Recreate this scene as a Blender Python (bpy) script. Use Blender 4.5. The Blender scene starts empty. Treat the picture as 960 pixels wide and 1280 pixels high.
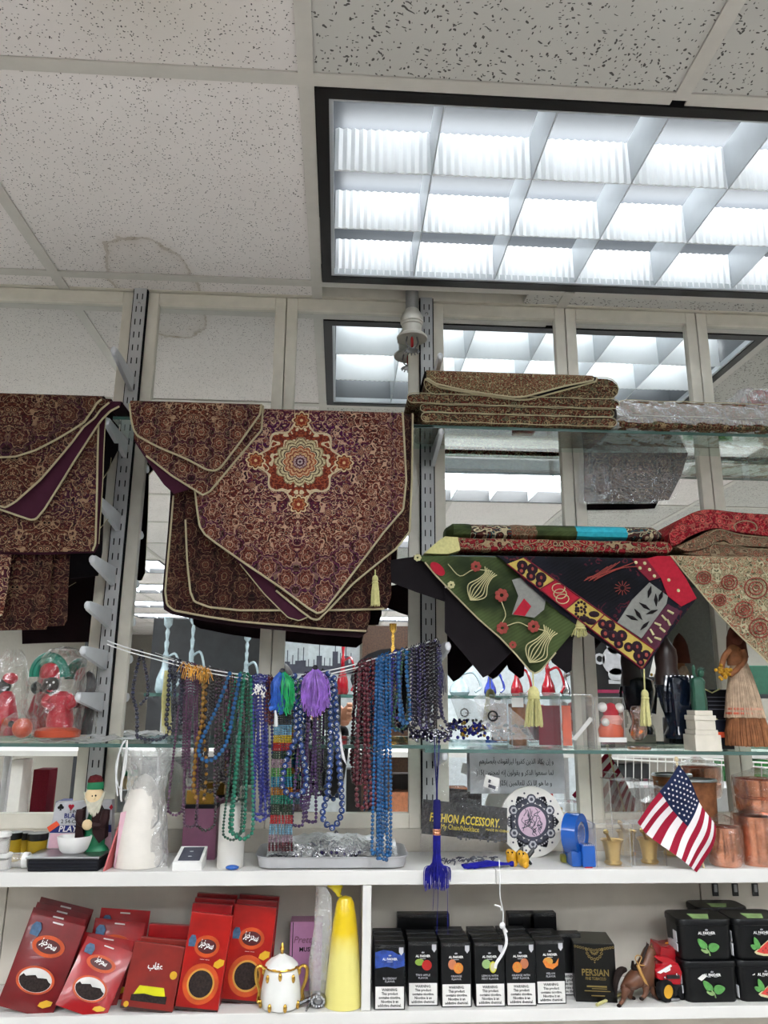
import bpy, bmesh, math, random
from math import sin, cos, pi, radians, sqrt, atan2, hypot
from mathutils import Vector, Matrix
random.seed(7)
SC = bpy.context.scene
COL = SC.collection
# ------------------------------------------------------------------ camera
CAMZ, CEIL, F, CX, CY = 1.60, 2.557, 940.0, 480.0, 640.0
YAW, PITCH, ROLL = radians(3.3), radians(13.9), radians(0.45)
fw = Vector((sin(YAW)*cos(PITCH), cos(YAW)*cos(PITCH), sin(PITCH)))
_rt = Vector((cos(YAW), -sin(YAW), 0)); _up = _rt.cross(fw)
rt = _rt*cos(ROLL) + _up*sin(ROLL); up = -_rt*sin(ROLL) + _up*cos(ROLL)
cam_d = bpy.data.cameras.new('camera'); cam = bpy.data.objects.new('camera', cam_d); COL.objects.link(cam)
m4 = Matrix((rt, up, -fw)).transposed().to_4x4(); m4.translation = (0, 0, CAMZ); cam.matrix_world = m4
cam_d.sensor_fit = 'VERTICAL'; cam_d.sensor_height = 36; cam_d.lens = F/1280*36; cam_d.clip_start = 0.02
SC.camera = cam
# ------------------------------------------------------------------ world, light, exposure
w = bpy.data.worlds.new('world'); SC.world = w; w.use_nodes = True
w.node_tree.nodes['Background'].inputs[0].default_value = (0.9, 0.95, 1.0, 1); w.node_tree.nodes['Background'].inputs[1].default_value = 0.12
SC.view_settings.view_transform = 'Standard'; SC.view_settings.look = 'None'; SC.view_settings.gamma = 1.0
SC.view_settings.use_curve_mapping = False; SC.view_settings.exposure = EXPOSURE = 1.15
TUBE_POWER, PANEL_POWER = 5.2, 12.5
SC.cycles.transparent_max_bounces = 24
SC.cycles.max_bounces = 8
SC.cycles.sample_clamp_indirect = 4.0

# ------------------------------------------------------------------ pixel helpers (a pixel and a distance give a point)
def ray(x, y):
    return rt*((x-CX)/F) + up*(-(y-CY)/F) + fw
def W(x, y, Y):
    d = ray(x, y); k = Y/d.y
    return Vector((d.x*k, Y, CAMZ + d.z*k))
def PX(x, y, Y, n=1.0):            # n pixels as metres there
    return (W(x+n, y, Y) - W(x, y, Y)).length
# ------------------------------------------------------------------ colour and node helpers
def lin(c): return c/12.92 if c <= .04045 else ((c+.055)/1.055)**2.4
def rgb(c, k=1.0):
    if isinstance(c, str):
        c = c.lstrip('#'); return tuple(lin(int(c[i:i+2], 16)/255)*k for i in (0, 2, 4)) + (1,)
    return tuple(c)[:3] + (1,)
class S:                            # a node socket with arithmetic
    def __init__(s, nt, k): s.nt, s.k = nt, k
    def _m(s, op, *a):
        n = s.nt.nodes.new('ShaderNodeMath'); n.operation = op
        for i, v in enumerate((s,)+a):
            if isinstance(v, S): s.nt.links.new(v.k, n.inputs[i])
            else: n.inputs[i].default_value = v
        return S(s.nt, n.outputs[0])
    def __add__(s, o): return s._m('ADD', o)
    __radd__ = __add__
    def __mul__(s, o): return s._m('MULTIPLY', o)
    __rmul__ = __mul__
    def __sub__(s, o): return s._m('SUBTRACT', o)
    def __rsub__(s, o): return (s*-1.0)+o
    def __truediv__(s, o): return s._m('DIVIDE', o)
    def __lt__(s, o): return s._m('LESS_THAN', o)
    def __gt__(s, o): return s._m('GREATER_THAN', o)
    def abs(s): return s._m('ABSOLUTE')
    def sin(s): return s._m('SINE')
    def cos(s): return s._m('COSINE')
    def sqrt(s): return s._m('SQRT')
    def fract(s): return s._m('FRACT')
    def min(s, o): return s._m('MINIMUM', o)
    def max(s, o): return s._m('MAXIMUM', o)
    def atan2(s, o): return s._m('ARCTAN2', o)
    def floor(s): return s._m('FLOOR')
    def ping(s, o): return s._m('PINGPONG', o)
MATS = {}
def newmat(name):
    m = bpy.data.materials.new(name); m.use_nodes = True
    nt = m.node_tree; b = nt.nodes['Principled BSDF']; MATS[name] = m
    return m, nt, b
def coord(nt, kind='Object'):
    n = nt.nodes.new('ShaderNodeTexCoord'); return n.outputs[kind]
def xyz(nt, sock):
    n = nt.nodes.new('ShaderNodeSeparateXYZ'); nt.links.new(sock, n.inputs[0]); return [S(nt, o) for o in n.outputs]
def comb(nt, x, y, z=0.0):
    n = nt.nodes.new('ShaderNodeCombineXYZ')
    for i, v in enumerate((x, y, z)):
        if isinstance(v, S): nt.links.new(v.k, n.inputs[i])
        else: n.inputs[i].default_value = v
    return n.outputs[0]
def noise(nt, sock, scale, detail=3, rough=.55):
    n = nt.nodes.new('ShaderNodeTexNoise'); n.inputs['Scale'].default_value = scale; n.inputs['Detail'].default_value = detail
    n.inputs['Roughness'].default_value = rough
    nt.links.new(sock, n.inputs['Vector']); return S(nt, n.outputs['Fac'])
def voro(nt, sock, scale, feat='F1', rand=1.0, out='Distance'):
    n = nt.nodes.new('ShaderNodeTexVoronoi'); n.feature = feat; n.inputs['Scale'].default_value = scale; n.inputs['Randomness'].default_value = rand
    nt.links.new(sock, n.inputs['Vector']); return S(nt, n.outputs[out])
def ramp(nt, fac, stops, interp='LINEAR'):
    n = nt.nodes.new('ShaderNodeValToRGB'); cr = n.color_ramp; cr.interpolation = interp
    while len(cr.elements) < len(stops): cr.elements.new(.5)
    for e, (p, c) in zip(cr.elements, stops): e.position = p; e.color = rgb(c)
    nt.links.new(fac.k if isinstance(fac, S) else fac, n.inputs[0]); return n.outputs[0]
def mix(nt, fac, a, b):
    n = nt.nodes.new('ShaderNodeMix'); n.data_type = 'RGBA'
    for v, i in ((fac, 0), (a, 6), (b, 7)):
        if isinstance(v, S): v = v.k
        if isinstance(v, (float, int)): n.inputs[i].default_value = v
        elif isinstance(v, (str, tuple)): n.inputs[i].default_value = rgb(v)
        else: nt.links.new(v, n.inputs[i])
    return n.outputs[2]
def bump(nt, b, h, strength=.3, dist=.002):
    n = nt.nodes.new('ShaderNodeBump'); n.inputs['Strength'].default_value = strength; n.inputs['Distance'].default_value = dist
    nt.links.new(h.k if isinstance(h, S) else h, n.inputs['Height']); nt.links.new(n.outputs[0], b.inputs['Normal'])
def M(name, c, rough=.5, metal=0.0, var=.12, scale=30, bmp=0.0, coat=0.0, spec=.5, sheen=0):
    """plain procedural material: colour with a little noise variation"""
    if name in MATS: return MATS[name]
    m, nt, b = newmat(name)
    b.inputs['Roughness'].default_value = rough; b.inputs['Metallic'].default_value = metal
    b.inputs['Coat Weight'].default_value = coat; b.inputs['Specular IOR Level'].default_value = spec if rough < .6 else .15
    b.inputs['Sheen Weight'].default_value = sheen
    c = rgb(c)
    nz = noise(nt, coord(nt), scale)
    d = tuple(v*(1-var) for v in c[:3]); l = tuple(min(1, v*(1+var)) for v in c[:3])
    nt.links.new(ramp(nt, nz, [(.3, d), (.7, l)]), b.inputs['Base Color'])
    if bmp: bump(nt, b, nz, bmp)
    return m
def film(name, tint=(1, 1, 1), base=.03, gain=.75, bscale=35, bstr=.7, rough=.12, dull=0.0):
    """clear plastic film: lets light through, shines at creases"""
    if name in MATS: return MATS[name]
    m, nt, b = newmat(name); nt.nodes.remove(b)
    out = nt.nodes['Material Output']
    t = nt.nodes.new('ShaderNodeBsdfTransparent'); t.inputs[0].default_value = rgb(tint)
    g = nt.nodes.new('ShaderNodeBsdfGlossy'); g.inputs['Roughness'].default_value = rough; g.inputs[0].default_value = (.95, .95, .95, 1)
    lw = nt.nodes.new('ShaderNodeLayerWeight'); lw.inputs[0].default_value = .35
    if bstr:
        nz = noise(nt, coord(nt), bscale, 4)
        bp = nt.nodes.new('ShaderNodeBump'); bp.inputs['Strength'].default_value = bstr; bp.inputs['Distance'].default_value = .01
        nt.links.new(nz.k, bp.inputs['Height'])
        nt.links.new(bp.outputs[0], g.inputs['Normal']); nt.links.new(bp.outputs[0], lw.inputs['Normal'])
    fac = (S(nt, lw.outputs['Facing'])*gain + base).min(.85)
    sh = g.outputs[0]
    if dull:
        d = nt.nodes.new('ShaderNodeBsdfDiffuse'); d.inputs[0].default_value = (.8, .8, .8, 1)
        mx = nt.nodes.new('ShaderNodeMixShader'); mx.inputs[0].default_value = dull
        nt.links.new(g.outputs[0], mx.inputs[1]); nt.links.new(d.outputs[0], mx.inputs[2]); sh = mx.outputs[0]
    mx = nt.nodes.new('ShaderNodeMixShader'); nt.links.new(fac.k, mx.inputs[0]); nt.links.new(t.outputs[0], mx.inputs[1]); nt.links.new(sh, mx.inputs[2])
    nt.links.new(mx.outputs[0], out.inputs[0])
    return m
def emit(name, c, s):
    if name in MATS: return MATS[name]
    m, nt, b = newmat(name)
    b.inputs['Base Color'].default_value = (.8, .8, .8, 1); b.inputs['Emission Color'].default_value = rgb(c); b.inputs['Emission Strength'].default_value = s
    return m
# ------------------------------------------------------------------ mesh builder
_sph = {}
class MB:
    def __init__(s): s.v, s.f, s.uv = [], [], None
    def add(s, vs, fs):
        o = len(s.v); s.v += [tuple(v) for v in vs]; s.f += [tuple(i+o for i in f) for f in fs]; return s
    def box(s, x0, x1, y0, y1, z0, z1, bev=0.0):
        if bev <= 0:
            vs = [(x, y, z) for z in (z0, z1) for y in (y0, y1) for x in (x0, x1)]
            return s.add(vs, [(0, 2, 3, 1), (4, 5, 7, 6), (0, 1, 5, 4), (2, 6, 7, 3), (0, 4, 6, 2), (1, 3, 7, 5)])
        b = bmesh.new(); bmesh.ops.create_cube(b, size=1)
        for v in b.verts: v.co = Vector(((x0+x1)/2+v.co.x*(x1-x0), (y0+y1)/2+v.co.y*(y1-y0), (z0+z1)/2+v.co.z*(z1-z0)))
        bmesh.ops.bevel(b, geom=b.edges[:], offset=min(bev, .49*min(x1-x0, y1-y0, z1-z0)), segments=2, affect='EDGES', profile=.6)
        b.verts.index_update(); s.add([v.co for v in b.verts], [[v.index for v in f.verts] for f in b.faces]); b.free(); return s
    def prism(s, pts, y0, y1, bev=0.0):          # polygon in (x, z), from y0 (front) to y1
        n = len(pts); a = sum(pts[i][0]*pts[(i+1) % n][1]-pts[(i+1) % n][0]*pts[i][1] for i in range(n))
        if a < 0: pts = pts[::-1]
        vs = [(x, y0, z) for x, z in pts] + [(x, y1, z) for x, z in pts]
        return s.add(vs, [tuple(range(n)), tuple(range(2*n-1, n-1, -1))] + [(i, i+n, (i+1) % n+n, (i+1) % n) for i in range(n)])
    def hprism(s, pts, z0, z1):                  # polygon in (x, y)
        n = len(pts); a = sum(pts[i][0]*pts[(i+1) % n][1]-pts[(i+1) % n][0]*pts[i][1] for i in range(n))
        if a < 0: pts = pts[::-1]
        vs = [(x, y, z0) for x, y in pts] + [(x, y, z1) for x, y in pts]
        return s.add(vs, [tuple(range(n-1, -1, -1)), tuple(range(n, 2*n))] + [(i, (i+1) % n, (i+1) % n+n, i+n) for i in range(n)])
    def tube(s, pts, r, n=6, close=False):
        pts = [Vector(p) for p in pts]; N = len(pts); rs = r if isinstance(r, (list, tuple)) else [r]*N
        o = len(s.v); prev = None
        for i, p in enumerate(pts):
            a = pts[i-1] if (i > 0 or close) else p; c = pts[(i+1) % N] if (i < N-1 or close) else p
            t = (c-a); t = t.normalized() if t.length > 1e-9 else Vector((0, 0, 1))
            if prev is None: u = t.orthogonal().normalized()
            else:
                u = prev - t*prev.dot(t); u = u.normalized() if u.length > 1e-6 else t.orthogonal().normalized()
            prev = u; q = t.cross(u)
            for k in range(n):
                an = 2*pi*k/n; s.v.append(tuple(p + (u*cos(an)+q*sin(an))*rs[i]))
        R = N if close else N-1
        for i in range(R):
            j = (i+1) % N
            for k in range(n): s.f.append((o+i*n+k, o+i*n+(k+1) % n, o+j*n+(k+1) % n, o+j*n+k))
        if not close: s.f.append(tuple(o+k for k in range(n-1, -1, -1))); s.f.append(tuple(o+(N-1)*n+k for k in range(n)))
        return s
    def lathe(s, prof, c=(0, 0, 0), n=20, sx=1.0, sy=1.0, ripple=0, ramp_=0.0):
        o = len(s.v); c = Vector(c)
        for r, z in prof:
            for k in range(n):
                a = 2*pi*k/n; rr = r*(1+ramp_*cos(ripple*a)) if ripple else r
                s.v.append((c.x+rr*cos(a)*sx, c.y+rr*sin(a)*sy, c.z+z))
        for i in range(len(prof)-1):
            for k in range(n): s.f.append((o+i*n+k, o+i*n+(k+1) % n, o+(i+1)*n+(k+1) % n, o+(i+1)*n+k))
        if prof[0][0] > 1e-6: s.f.append(tuple(o+k for k in range(n-1, -1, -1)))
        if prof[-1][0] > 1e-6: s.f.append(tuple(o+(len(prof)-1)*n+k for k in range(n)))
        return s
    def ball(s, c, r, n=8, m=5, sc=(1, 1, 1)):
        key = (n, m)
        if key not in _sph:
            vs = [(0, 0, -1)]; fs = []
            for i in range(1, m):
                a = -pi/2+pi*i/m
                vs += [(cos(a)*cos(2*pi*k/n), cos(a)*sin(2*pi*k/n), sin(a)) for k in range(n)]
            vs.append((0, 0, 1)); L = len(vs)-1
            for k in range(n):
                fs.append((0, 1+(k+1) % n, 1+k)); fs.append((L, L-n+k, L-n+(k+1) % n))
                for i in range(m-2): fs.append((1+i*n+k, 1+i*n+(k+1) % n, 1+(i+1)*n+(k+1) % n, 1+(i+1)*n+k))
            _sph[key] = (vs, fs)
        vs, fs = _sph[key]
        return s.add([(c[0]+x*r*sc[0], c[1]+y*r*sc[1], c[2]+z*r*sc[2]) for x, y, z in vs], fs)
    def disc(s, cx, cz, rx, rz, y0, y1, n=24, wob=0, k=0):
        return s.prism([(cx+rx*(1+wob*cos(k*2*pi*i/n))*cos(2*pi*i/n), cz+rz*(1+wob*cos(k*2*pi*i/n))*sin(2*pi*i/n)) for i in range(n)], y0, y1)
    def ring(s, cx, cz, r0, r1, y0, y1, n=32, sz=1.0):
        o = len(s.v)
        for i in range(n):
            a = 2*pi*i/n
            for r, y in ((r0, y0), (r1, y0), (r1, y1), (r0, y1)): s.v.append((cx+r*cos(a), y, cz+r*sin(a)*sz))
        for i in range(n):
            j = (i+1) % n
            for k in range(4): s.f.append((o+i*4+k, o+i*4+(k+1) % 4, o+j*4+(k+1) % 4, o+j*4+k))
        return s
    def xf(s, m):
        s.v = [tuple(m @ Vector(v)) for v in s.v]; return s
def wpos(o):
    p = Vector((0, 0, 0))
    while o: p += o.location; o = o.parent
    return p
_meshcache = {}
def obj(name, mb, mat, parent=None, smooth=True, w=False, kind=None, label=None, fixn=True):
    """link a builder as ONE mesh object; w: its vertices are world coordinates"""
    me = bpy.data.meshes.new(name)
    vs = mb.v
    if w and parent is not None:
        p = wpos(parent); vs = [(x-p.x, y-p.y, z-p.z) for x, y, z in vs]
    me.from_pydata(vs, [], mb.f); me.update()
    if fixn:
        b = bmesh.new(); b.from_mesh(me); bmesh.ops.recalc_face_normals(b, faces=b.faces[:]); b.to_mesh(me); b.free()
    if mb.uv:
        l = me.uv_layers.new(name='UVMap')
        for lp in me.loops: l.data[lp.index].uv = mb.uv[lp.vertex_index]
    if smooth:
        me.shade_smooth(); me.set_sharp_from_angle(angle=radians(38))
    me.materials.append(MATS[mat] if isinstance(mat, str) else mat)
    o = bpy.data.objects.new(name, me); COL.objects.link(o)
    if parent is not None: o.parent = parent
    if kind: o['kind'] = kind
    if label: o['label'] = label
    return o
def tag(o, label, cat, group=None):
    o['label'] = label; o['category'] = cat
    if group: o['group'] = group
    return o
def thing(name, label, cat, loc=(0, 0, 0), group=None):
    o = bpy.data.objects.new(name, None); COL.objects.link(o); o.location = loc; o.empty_display_size = .03
    return tag(o, label, cat, group)
def struct(o): o['kind'] = 'structure'; return o
def share(name, me, parent, loc=(0, 0, 0), rot=(0, 0, 0)):      # another object on the same mesh
    o = bpy.data.objects.new(name, me); COL.objects.link(o); o.parent = parent; o.location = loc; o.rotation_euler = rot; return o
def dup(root, loc, label=None, group=None, rot=None):
    def cp(o, par):
        c = o.copy(); COL.objects.link(c); c.parent = par
        for ch in kids.get(o, ()): cp(ch, c)
        return c
    kids = {}
    for o in [root]+list(root.children_recursive): kids.setdefault(o.parent, []).append(o) if o is not root else None
    r = cp(root, None); r.location = loc
    if rot is not None: r.rotation_euler = rot
    if label: r['label'] = label
    if group: r['group'] = group
    return r
_txt = {}
def text(name, s, size, mat, parent, x, y, z, align='CENTER', depth=0.0003, rot=0.0, shear=0.0, bold=0.0, sx=1.0, face='front', res=2, kind=None):
    """lettering standing in the xz plane, read from -y; origin x, z at its centre line"""
    c = bpy.data.curves.new(name, 'FONT'); c.body = s; c.size = size; c.align_x = align; c.align_y = 'CENTER'
    c.resolution_u = res; c.shear = shear; c.offset = bold; c.extrude = depth
    t = bpy.data.objects.new(name, c); COL.objects.link(t)
    dg = bpy.context.evaluated_depsgraph_get(); me = bpy.data.meshes.new_from_object(t.evaluated_get(dg))
    bpy.data.objects.remove(t); bpy.data.curves.remove(c)
    mm = Matrix.Translation((x, y, z)) @ Matrix.Rotation(rot, 4, 'Y') @ Matrix.Rotation(pi/2, 4, 'X') @ Matrix.Scale(sx, 4, (1, 0, 0))
    if face == 'left': mm = Matrix.Translation((x, y, z)) @ Matrix.Rotation(-pi/2, 4, 'Z') @ Matrix.Rotation(pi/2, 4, 'X')
    if face == 'back': mm = Matrix.Translation((x, y, z)) @ Matrix.Rotation(pi, 4, 'Z') @ Matrix.Rotation(pi/2, 4, 'X')
    me.transform(mm); me.materials.clear(); me.materials.append(MATS[mat] if isinstance(mat, str) else mat)
    o = bpy.data.objects.new(name, me); COL.objects.link(o); o.parent = parent
    if kind: o['kind'] = kind
    return o
# Arabic letters: name -> (isolated, final, initial, medial)
_AR = {'ا': 'FE8D FE8E', 'ب': 'FE8F FE90 FE91 FE92', 'ر': 'FEAD FEAE', 'ز': 'FEAF FEB0', 'د': 'FEA9 FEAA', 'ذ': 'FEAB FEAC', 'و': 'FEED FEEE',
       'س': 'FEB1 FEB2 FEB3 FEB4', 'ص': 'FEB9 FEBA FEBB FEBC', 'ح': 'FEA1 FEA2 FEA3 FEA4', 'خ': 'FEA5 FEA6 FEA7 FEA8', 'ج': 'FE9D FE9E FE9F FEA0',
       'ي': 'FEF1 FEF2 FEF3 FEF4', 'ی': 'FBFC FBFD FBFE FBFF', 'ن': 'FEE5 FEE6 FEE7 FEE8', 'ل': 'FEDD FEDE FEDF FEE0', 'ك': 'FED9 FEDA FEDB FEDC', 'ک': 'FB8E FB8F FB90 FB91',
       'ف': 'FED1 FED2 FED3 FED4', 'ق': 'FED5 FED6 FED7 FED8', 'ه': 'FEE9 FEEA FEEB FEEC', 'م': 'FEE1 FEE2 FEE3 FEE4', 'ع': 'FEC9 FECA FECB FECC', 'إ': 'FE87 FE88', 'أ': 'FE83 FE84'}
def arab(s):
    res = []; n = len(s)
    for i, ch in enumerate(s):
        if ch not in _AR: res.append(ch); continue
        f = _AR[ch].split(); p = i > 0 and s[i-1] in _AR and len(_AR[s[i-1]].split()) == 4; q = len(f) == 4 and i < n-1 and s[i+1] in _AR
        k = (3 if q else 1) if p else (2 if q else 0)
        res.append(chr(int(f[k], 16)))
    return ''.join(res[::-1])
def catmull(pts, n=8):
    P = [Vector(p) for p in pts]; P = [P[0]*2-P[1]] + P + [P[-1]*2-P[-2]]; out = []
    for i in range(1, len(P)-2):
        a, b, c, d = P[i-1:i+3]
        for k in range(n):
            t = k/n; out.append(.5*((2*b)+(c-a)*t+(2*a-5*b+4*c-d)*t*t+(3*b-a-3*c+d)*t**3))
    out.append(P[-2]); return out
def resample(pts, step):
    out = [pts[0].copy()]; acc = 0.0
    for a, b in zip(pts, pts[1:]):
        L = (b-a).length
        if L < 1e-9: continue
        t = step-acc
        while t <= L: out.append(a+(b-a)*(t/L)); t += step
        acc = (acc+L) % step
    return out
# ================================================================== materials
M('ivory_paint', '#d6d0c2', .5, var=.05); M('wall_paint', '#b9b2a6', .7, var=.05); M('grid_metal', '#c2beb6', .5, var=.04)
M('white_laminate', '#d0ceca', .45, var=.04, scale=8); M('panel_beige', '#cdc6ba', .7, var=.07, scale=12, bmp=.05)
M('black_paint', '#0c0c0e', .5); M('steel_paint', '#b4b4b4', .45, metal=0, var=.06); M('slot_black', '#0a0a0b', .8)
M('bracket_paint', '#c4c6c9', .4, metal=0, var=.05); M('glass_edge', '#3f5d57', .15, spec=.8, var=.05)
M('chrome', '#c9c9cc', .18, metal=1, var=.03); M('dull_steel', '#9a9a9c', .32, metal=1, var=.06); M('brass', '#cfae6a', .28, metal=.85, var=.15)
M('tray_alu', '#bcbcbf', .35, metal=.5, var=.06); M('copper', '#d69272', .2, metal=.9, var=.18, scale=60); M('gold', '#caa04c', .25, metal=1, var=.08)
M('white_plastic', '#e4e3e0', .4, var=.03); M('white_matte', '#d9d6d0', .7, var=.04); M('black_plastic', '#101114', .35, var=.1); M('black_matte', '#15151a', .6)
M('navy_plastic', '#0b1220', .3, var=.1); M('floor_tile', '#bfbdba', .4, var=.08, scale=3); M('shop_wall', '#8a857c', .7, var=.04)
M('skin', '#b98468', .5, var=.08, scale=20); M('black_cloth', '#17171b', .85); M('hair', '#15100d', .6); M('red_plastic', '#a8171c', .35, var=.12)
M('pipe_grey', '#8b8a88', .5, metal=.3, var=.12); M('sprinkler_white', '#bcb8ae', .45, var=.06); M('paper_white', '#d8d6d2', .7, var=.03)
M('ink_black', '#141414', .6); M('ink_grey', '#5b5d66', .6); M('ink_white', '#e6e6e4', .6, var=.02)
film('clear_film'); film('clear_box', base=.05, gain=.5, bstr=0, rough=.05, dull=.12); film('milky_film', base=.22, gain=.6, dull=.55, bscale=25)
film('heavy_film', base=.26, gain=1.0, bscale=40, bstr=1.0, rough=.16, dull=.45)
film('glass_sheet', tint=(.9, .97, .94), base=.035, gain=.35, bstr=0, rough=.02)
film('amber_glass', tint=(.75, .35, .03), base=.15, gain=.6, bstr=.3, rough=.1, dull=.1)
m, nt, b = newmat('mirror'); b.inputs['Base Color'].default_value = (.84, .86, .85, 1); b.inputs['Metallic'].default_value = 1; b.inputs['Roughness'].default_value = 0.0
# ceiling tiles: pinholes on the left type, bolder fissures on the right type
def tile_mat(name, c, bold):
    m, nt, b = newmat(name); b.inputs['Roughness'].default_value = .95
    o = coord(nt); g = nt.nodes.new('ShaderNodeNewGeometry').outputs['Position']
    x, y, z = xyz(nt, g)
    if bold:
        warp = noise(nt, g, 22, 2)
        d = voro(nt, comb(nt, x*1.0+warp*.05, y*1.7+warp*.06), 84); d2 = voro(nt, comb(nt, x*1.9+.3-warp*.06, y), 78)
        mask = (d < (noise(nt, g, 70, 2)*.46-.03)).max((d2 < (noise(nt, g, 55, 2)*.44-.04)))
    else:
        d = voro(nt, comb(nt, x*1.0, y*1.6), 125); d2 = voro(nt, comb(nt, x*1.7+.7, y*1.1+.2), 105)
        mask = (d < (noise(nt, g, 90, 2)*.36-.02)).max((d2 < (noise(nt, g, 80, 2)*.36-.03)))
    base = ramp(nt, noise(nt, g, 7, 3), [(.3, tuple(v*.95 for v in rgb(c)[:3])), (.7, c)])
    if not bold:       # an old brown water mark: a ring with its own outline
        n = noise(nt, g, 14, 4)*.10
        r = (((x+.46)*(x+.46))*3.4 + (y-1.64)*(y-1.64)).sqrt() + n - .03
        ring = ((r-.205).abs() < .006).max(((r-.2).abs()*-28.0+1.0).max(0.0)*.35)*((r < .235))
        inner = (r < .2)*.10
        yel = (((x+.28)*(x+.28)+(y-.85)*(y-.85)).sqrt()*-5.0+1.0).max(0.0)*.25
        base = mix(nt, ((ring*.55+inner)*noise(nt, g, 20, 3)*1.7).min(.75), base, '#8d7a58')
        base = mix(nt, yel, base, '#a59c78')
    nt.links.new(mix(nt, mask*.9, base, '#33302d'), b.inputs['Base Color'])
    bump(nt, b, mask*-1.0+noise(nt, g, 160, 2)*.25, .5, .002)
tile_mat('tile_pinhole', '#e2dcd8', False); tile_mat('tile_fissured', '#c2c0ba', True)
# ------------------------------------------------------------------ woven cloth patterns (uv in metres on the cloth)
def weave(name, field, field2, line, line2, dark, big=30.0, small=75.0, medal=0.0, mc=None, cream=.5, lat=0.0, corner=0.0, lat_lim=.1):
    """brocade: scrolling outlines, small rosettes, rows of palmettes at the hem, and a star medallion if asked"""
    m, nt, b = newmat(name); b.inputs['Roughness'].default_value = .75; b.inputs['Specular IOR Level'].default_value = .12
    uv = coord(nt, 'UV'); u, v, _ = xyz(nt, uv)
    au = u.abs(); sv = comb(nt, au, v); sv2 = comb(nt, au+.37, v*1.15+.21)
    r0 = (u*u+v*v).sqrt()
    zone = noise(nt, sv, 8, 2)
    f_ = ((zone-.5)*4.0+.5) if not medal else ((r0-.125)*14.0+(zone-.5)*5.0+.5)
    base = mix(nt, f_.max(0.0).min(1.0), field, field2)
    n1 = noise(nt, sv, big*.9, 1.2); n2 = noise(nt, sv2, small*.9, 1.5); n3 = noise(nt, sv2, big*1.6, 1)
    c = mix(nt, ((n2*3.0).fract() > .62)*.75, base, dark)
    c = mix(nt, (((n3*4.0).fract()-.5).abs() < .13)*.7, c, line2)
    c = mix(nt, (((n2*4.0).fract()-.5).abs() < .10)*cream, c, line)
    c = mix(nt, (((n1*5.0).fract()-.5).abs() < .085)*min(1, cream*1.15), c, line)
    c = mix(nt, (((n1*5.0+.13).fract()-.5).abs() < .05)*.8, c, dark)
    d1 = voro(nt, sv, big, rand=.75); k_ = voro(nt, sv, big, rand=.75, out='Color')
    ros = ramp(nt, d1, [(0, line), (.05, line2), (.12, dark), (.155, line), (.19, line2), (.25, dark), (.29, line), (.315, dark)], 'CONSTANT')
    c = mix(nt, (d1 < .33)*.85, c, ros)
    if lat:
        fx = (au*lat).fract()-.5; fy = (v*lat*.86+(au*lat).floor()*.5).fract()-.5; rr = (fx*fx+fy*fy).sqrt(); th = fy.atan2(fx)
        pet = rr*((th*8.0).cos()*.10+1.0)+(n2-.5)*.16
        lc = ramp(nt, pet*1.6, [(0, line2), (.14, dark), (.20, line), (.26, field2), (.38, line2), (.44, dark), (.50, field2), (.64, line), (.68, dark), (.74, field), (.9, dark)], 'CONSTANT')
        c = mix(nt, ((r0-lat_lim)*14.0).max(0.0).min(.7), c, lc)
    if medal:
        r = r0/medal; th = v.atan2(u)
        star = r/((th*6.0).cos().abs()*.16+.86); lob = r/((th*8.0).cos()*.10+(th*4.0).cos()*.06+.92)
        cm = ramp(nt, star, [(0, '#2a1626'), (.03, '#b9a3a8'), (.07, '#4a2434'), (.11, '#b49a9c'), (.16, '#6b3432'), (.185, '#c9a078'), (.25, '#8e4a30'), (.29, '#cda27a'), (.34, '#a55a38'), (.385, '#e0c8a0'), (.41, '#2c1420'), (.435, '#c8bb94'), (.50, '#6a5a40'), (.53, '#cbbd96'), (.58, '#8a7a58'), (.61, '#5e2018')], 'CONSTANT')
        dots = mix(nt, ((n2*4.0).fract() > .6)*.8, '#5e2018', '#9a4a2c')
        dots = mix(nt, (((n1*4.0).fract()-.5).abs() < .13)*.95, dots, '#cfbf9c')
        dots = mix(nt, (d1 < .2)*.9, dots, ros)
        cm = mix(nt, (star > .61)*1.0, cm, dots)
        cm = mix(nt, (star < .61)*((n2*5.0).fract() > .72)*.6, cm, '#3a1a20')
        c = mix(nt, (lob < 1.0)*.96, c, cm)
        c = mix(nt, ((lob-.98).abs() < .03)*.9, c, '#c3b494')
        for q in range(4):      # pointed palmettes at the four tips
            px, py = medal*1.04*cos(q*pi/2), medal*1.04*sin(q*pi/2)
            du, dv = u-px, v-py; rr = (du*du+dv*dv).sqrt()/(medal*.24); tt = dv.atan2(du)
            st = rr/((tt*4.0).cos().abs()*.25+.72)
            pc = ramp(nt, st*.7, [(0, '#d0a878'), (.12, '#7c2c1c'), (.36, '#a86a40'), (.48, '#5c1e14'), (.58, '#cdb890')], 'CONSTANT')
            c = mix(nt, (st < 1.0)*.95, c, pc)
    tone = ramp(nt, noise(nt, uv, 420, 2), [(.25, (.6, .6, .6)), (.75, (1.1, 1.1, 1.1))])
    n = nt.nodes.new('ShaderNodeMix'); n.data_type = 'RGBA'; n.blend_type = 'MULTIPLY'; n.inputs[0].default_value = .8
    nt.links.new(c, n.inputs[6]); nt.links.new(tone, n.inputs[7])
    nt.links.new(n.outputs[2], b.inputs['Base Color'])
    bump(nt, b, n2*.6+noise(nt, uv, 500, 1), .25, .001)
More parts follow.
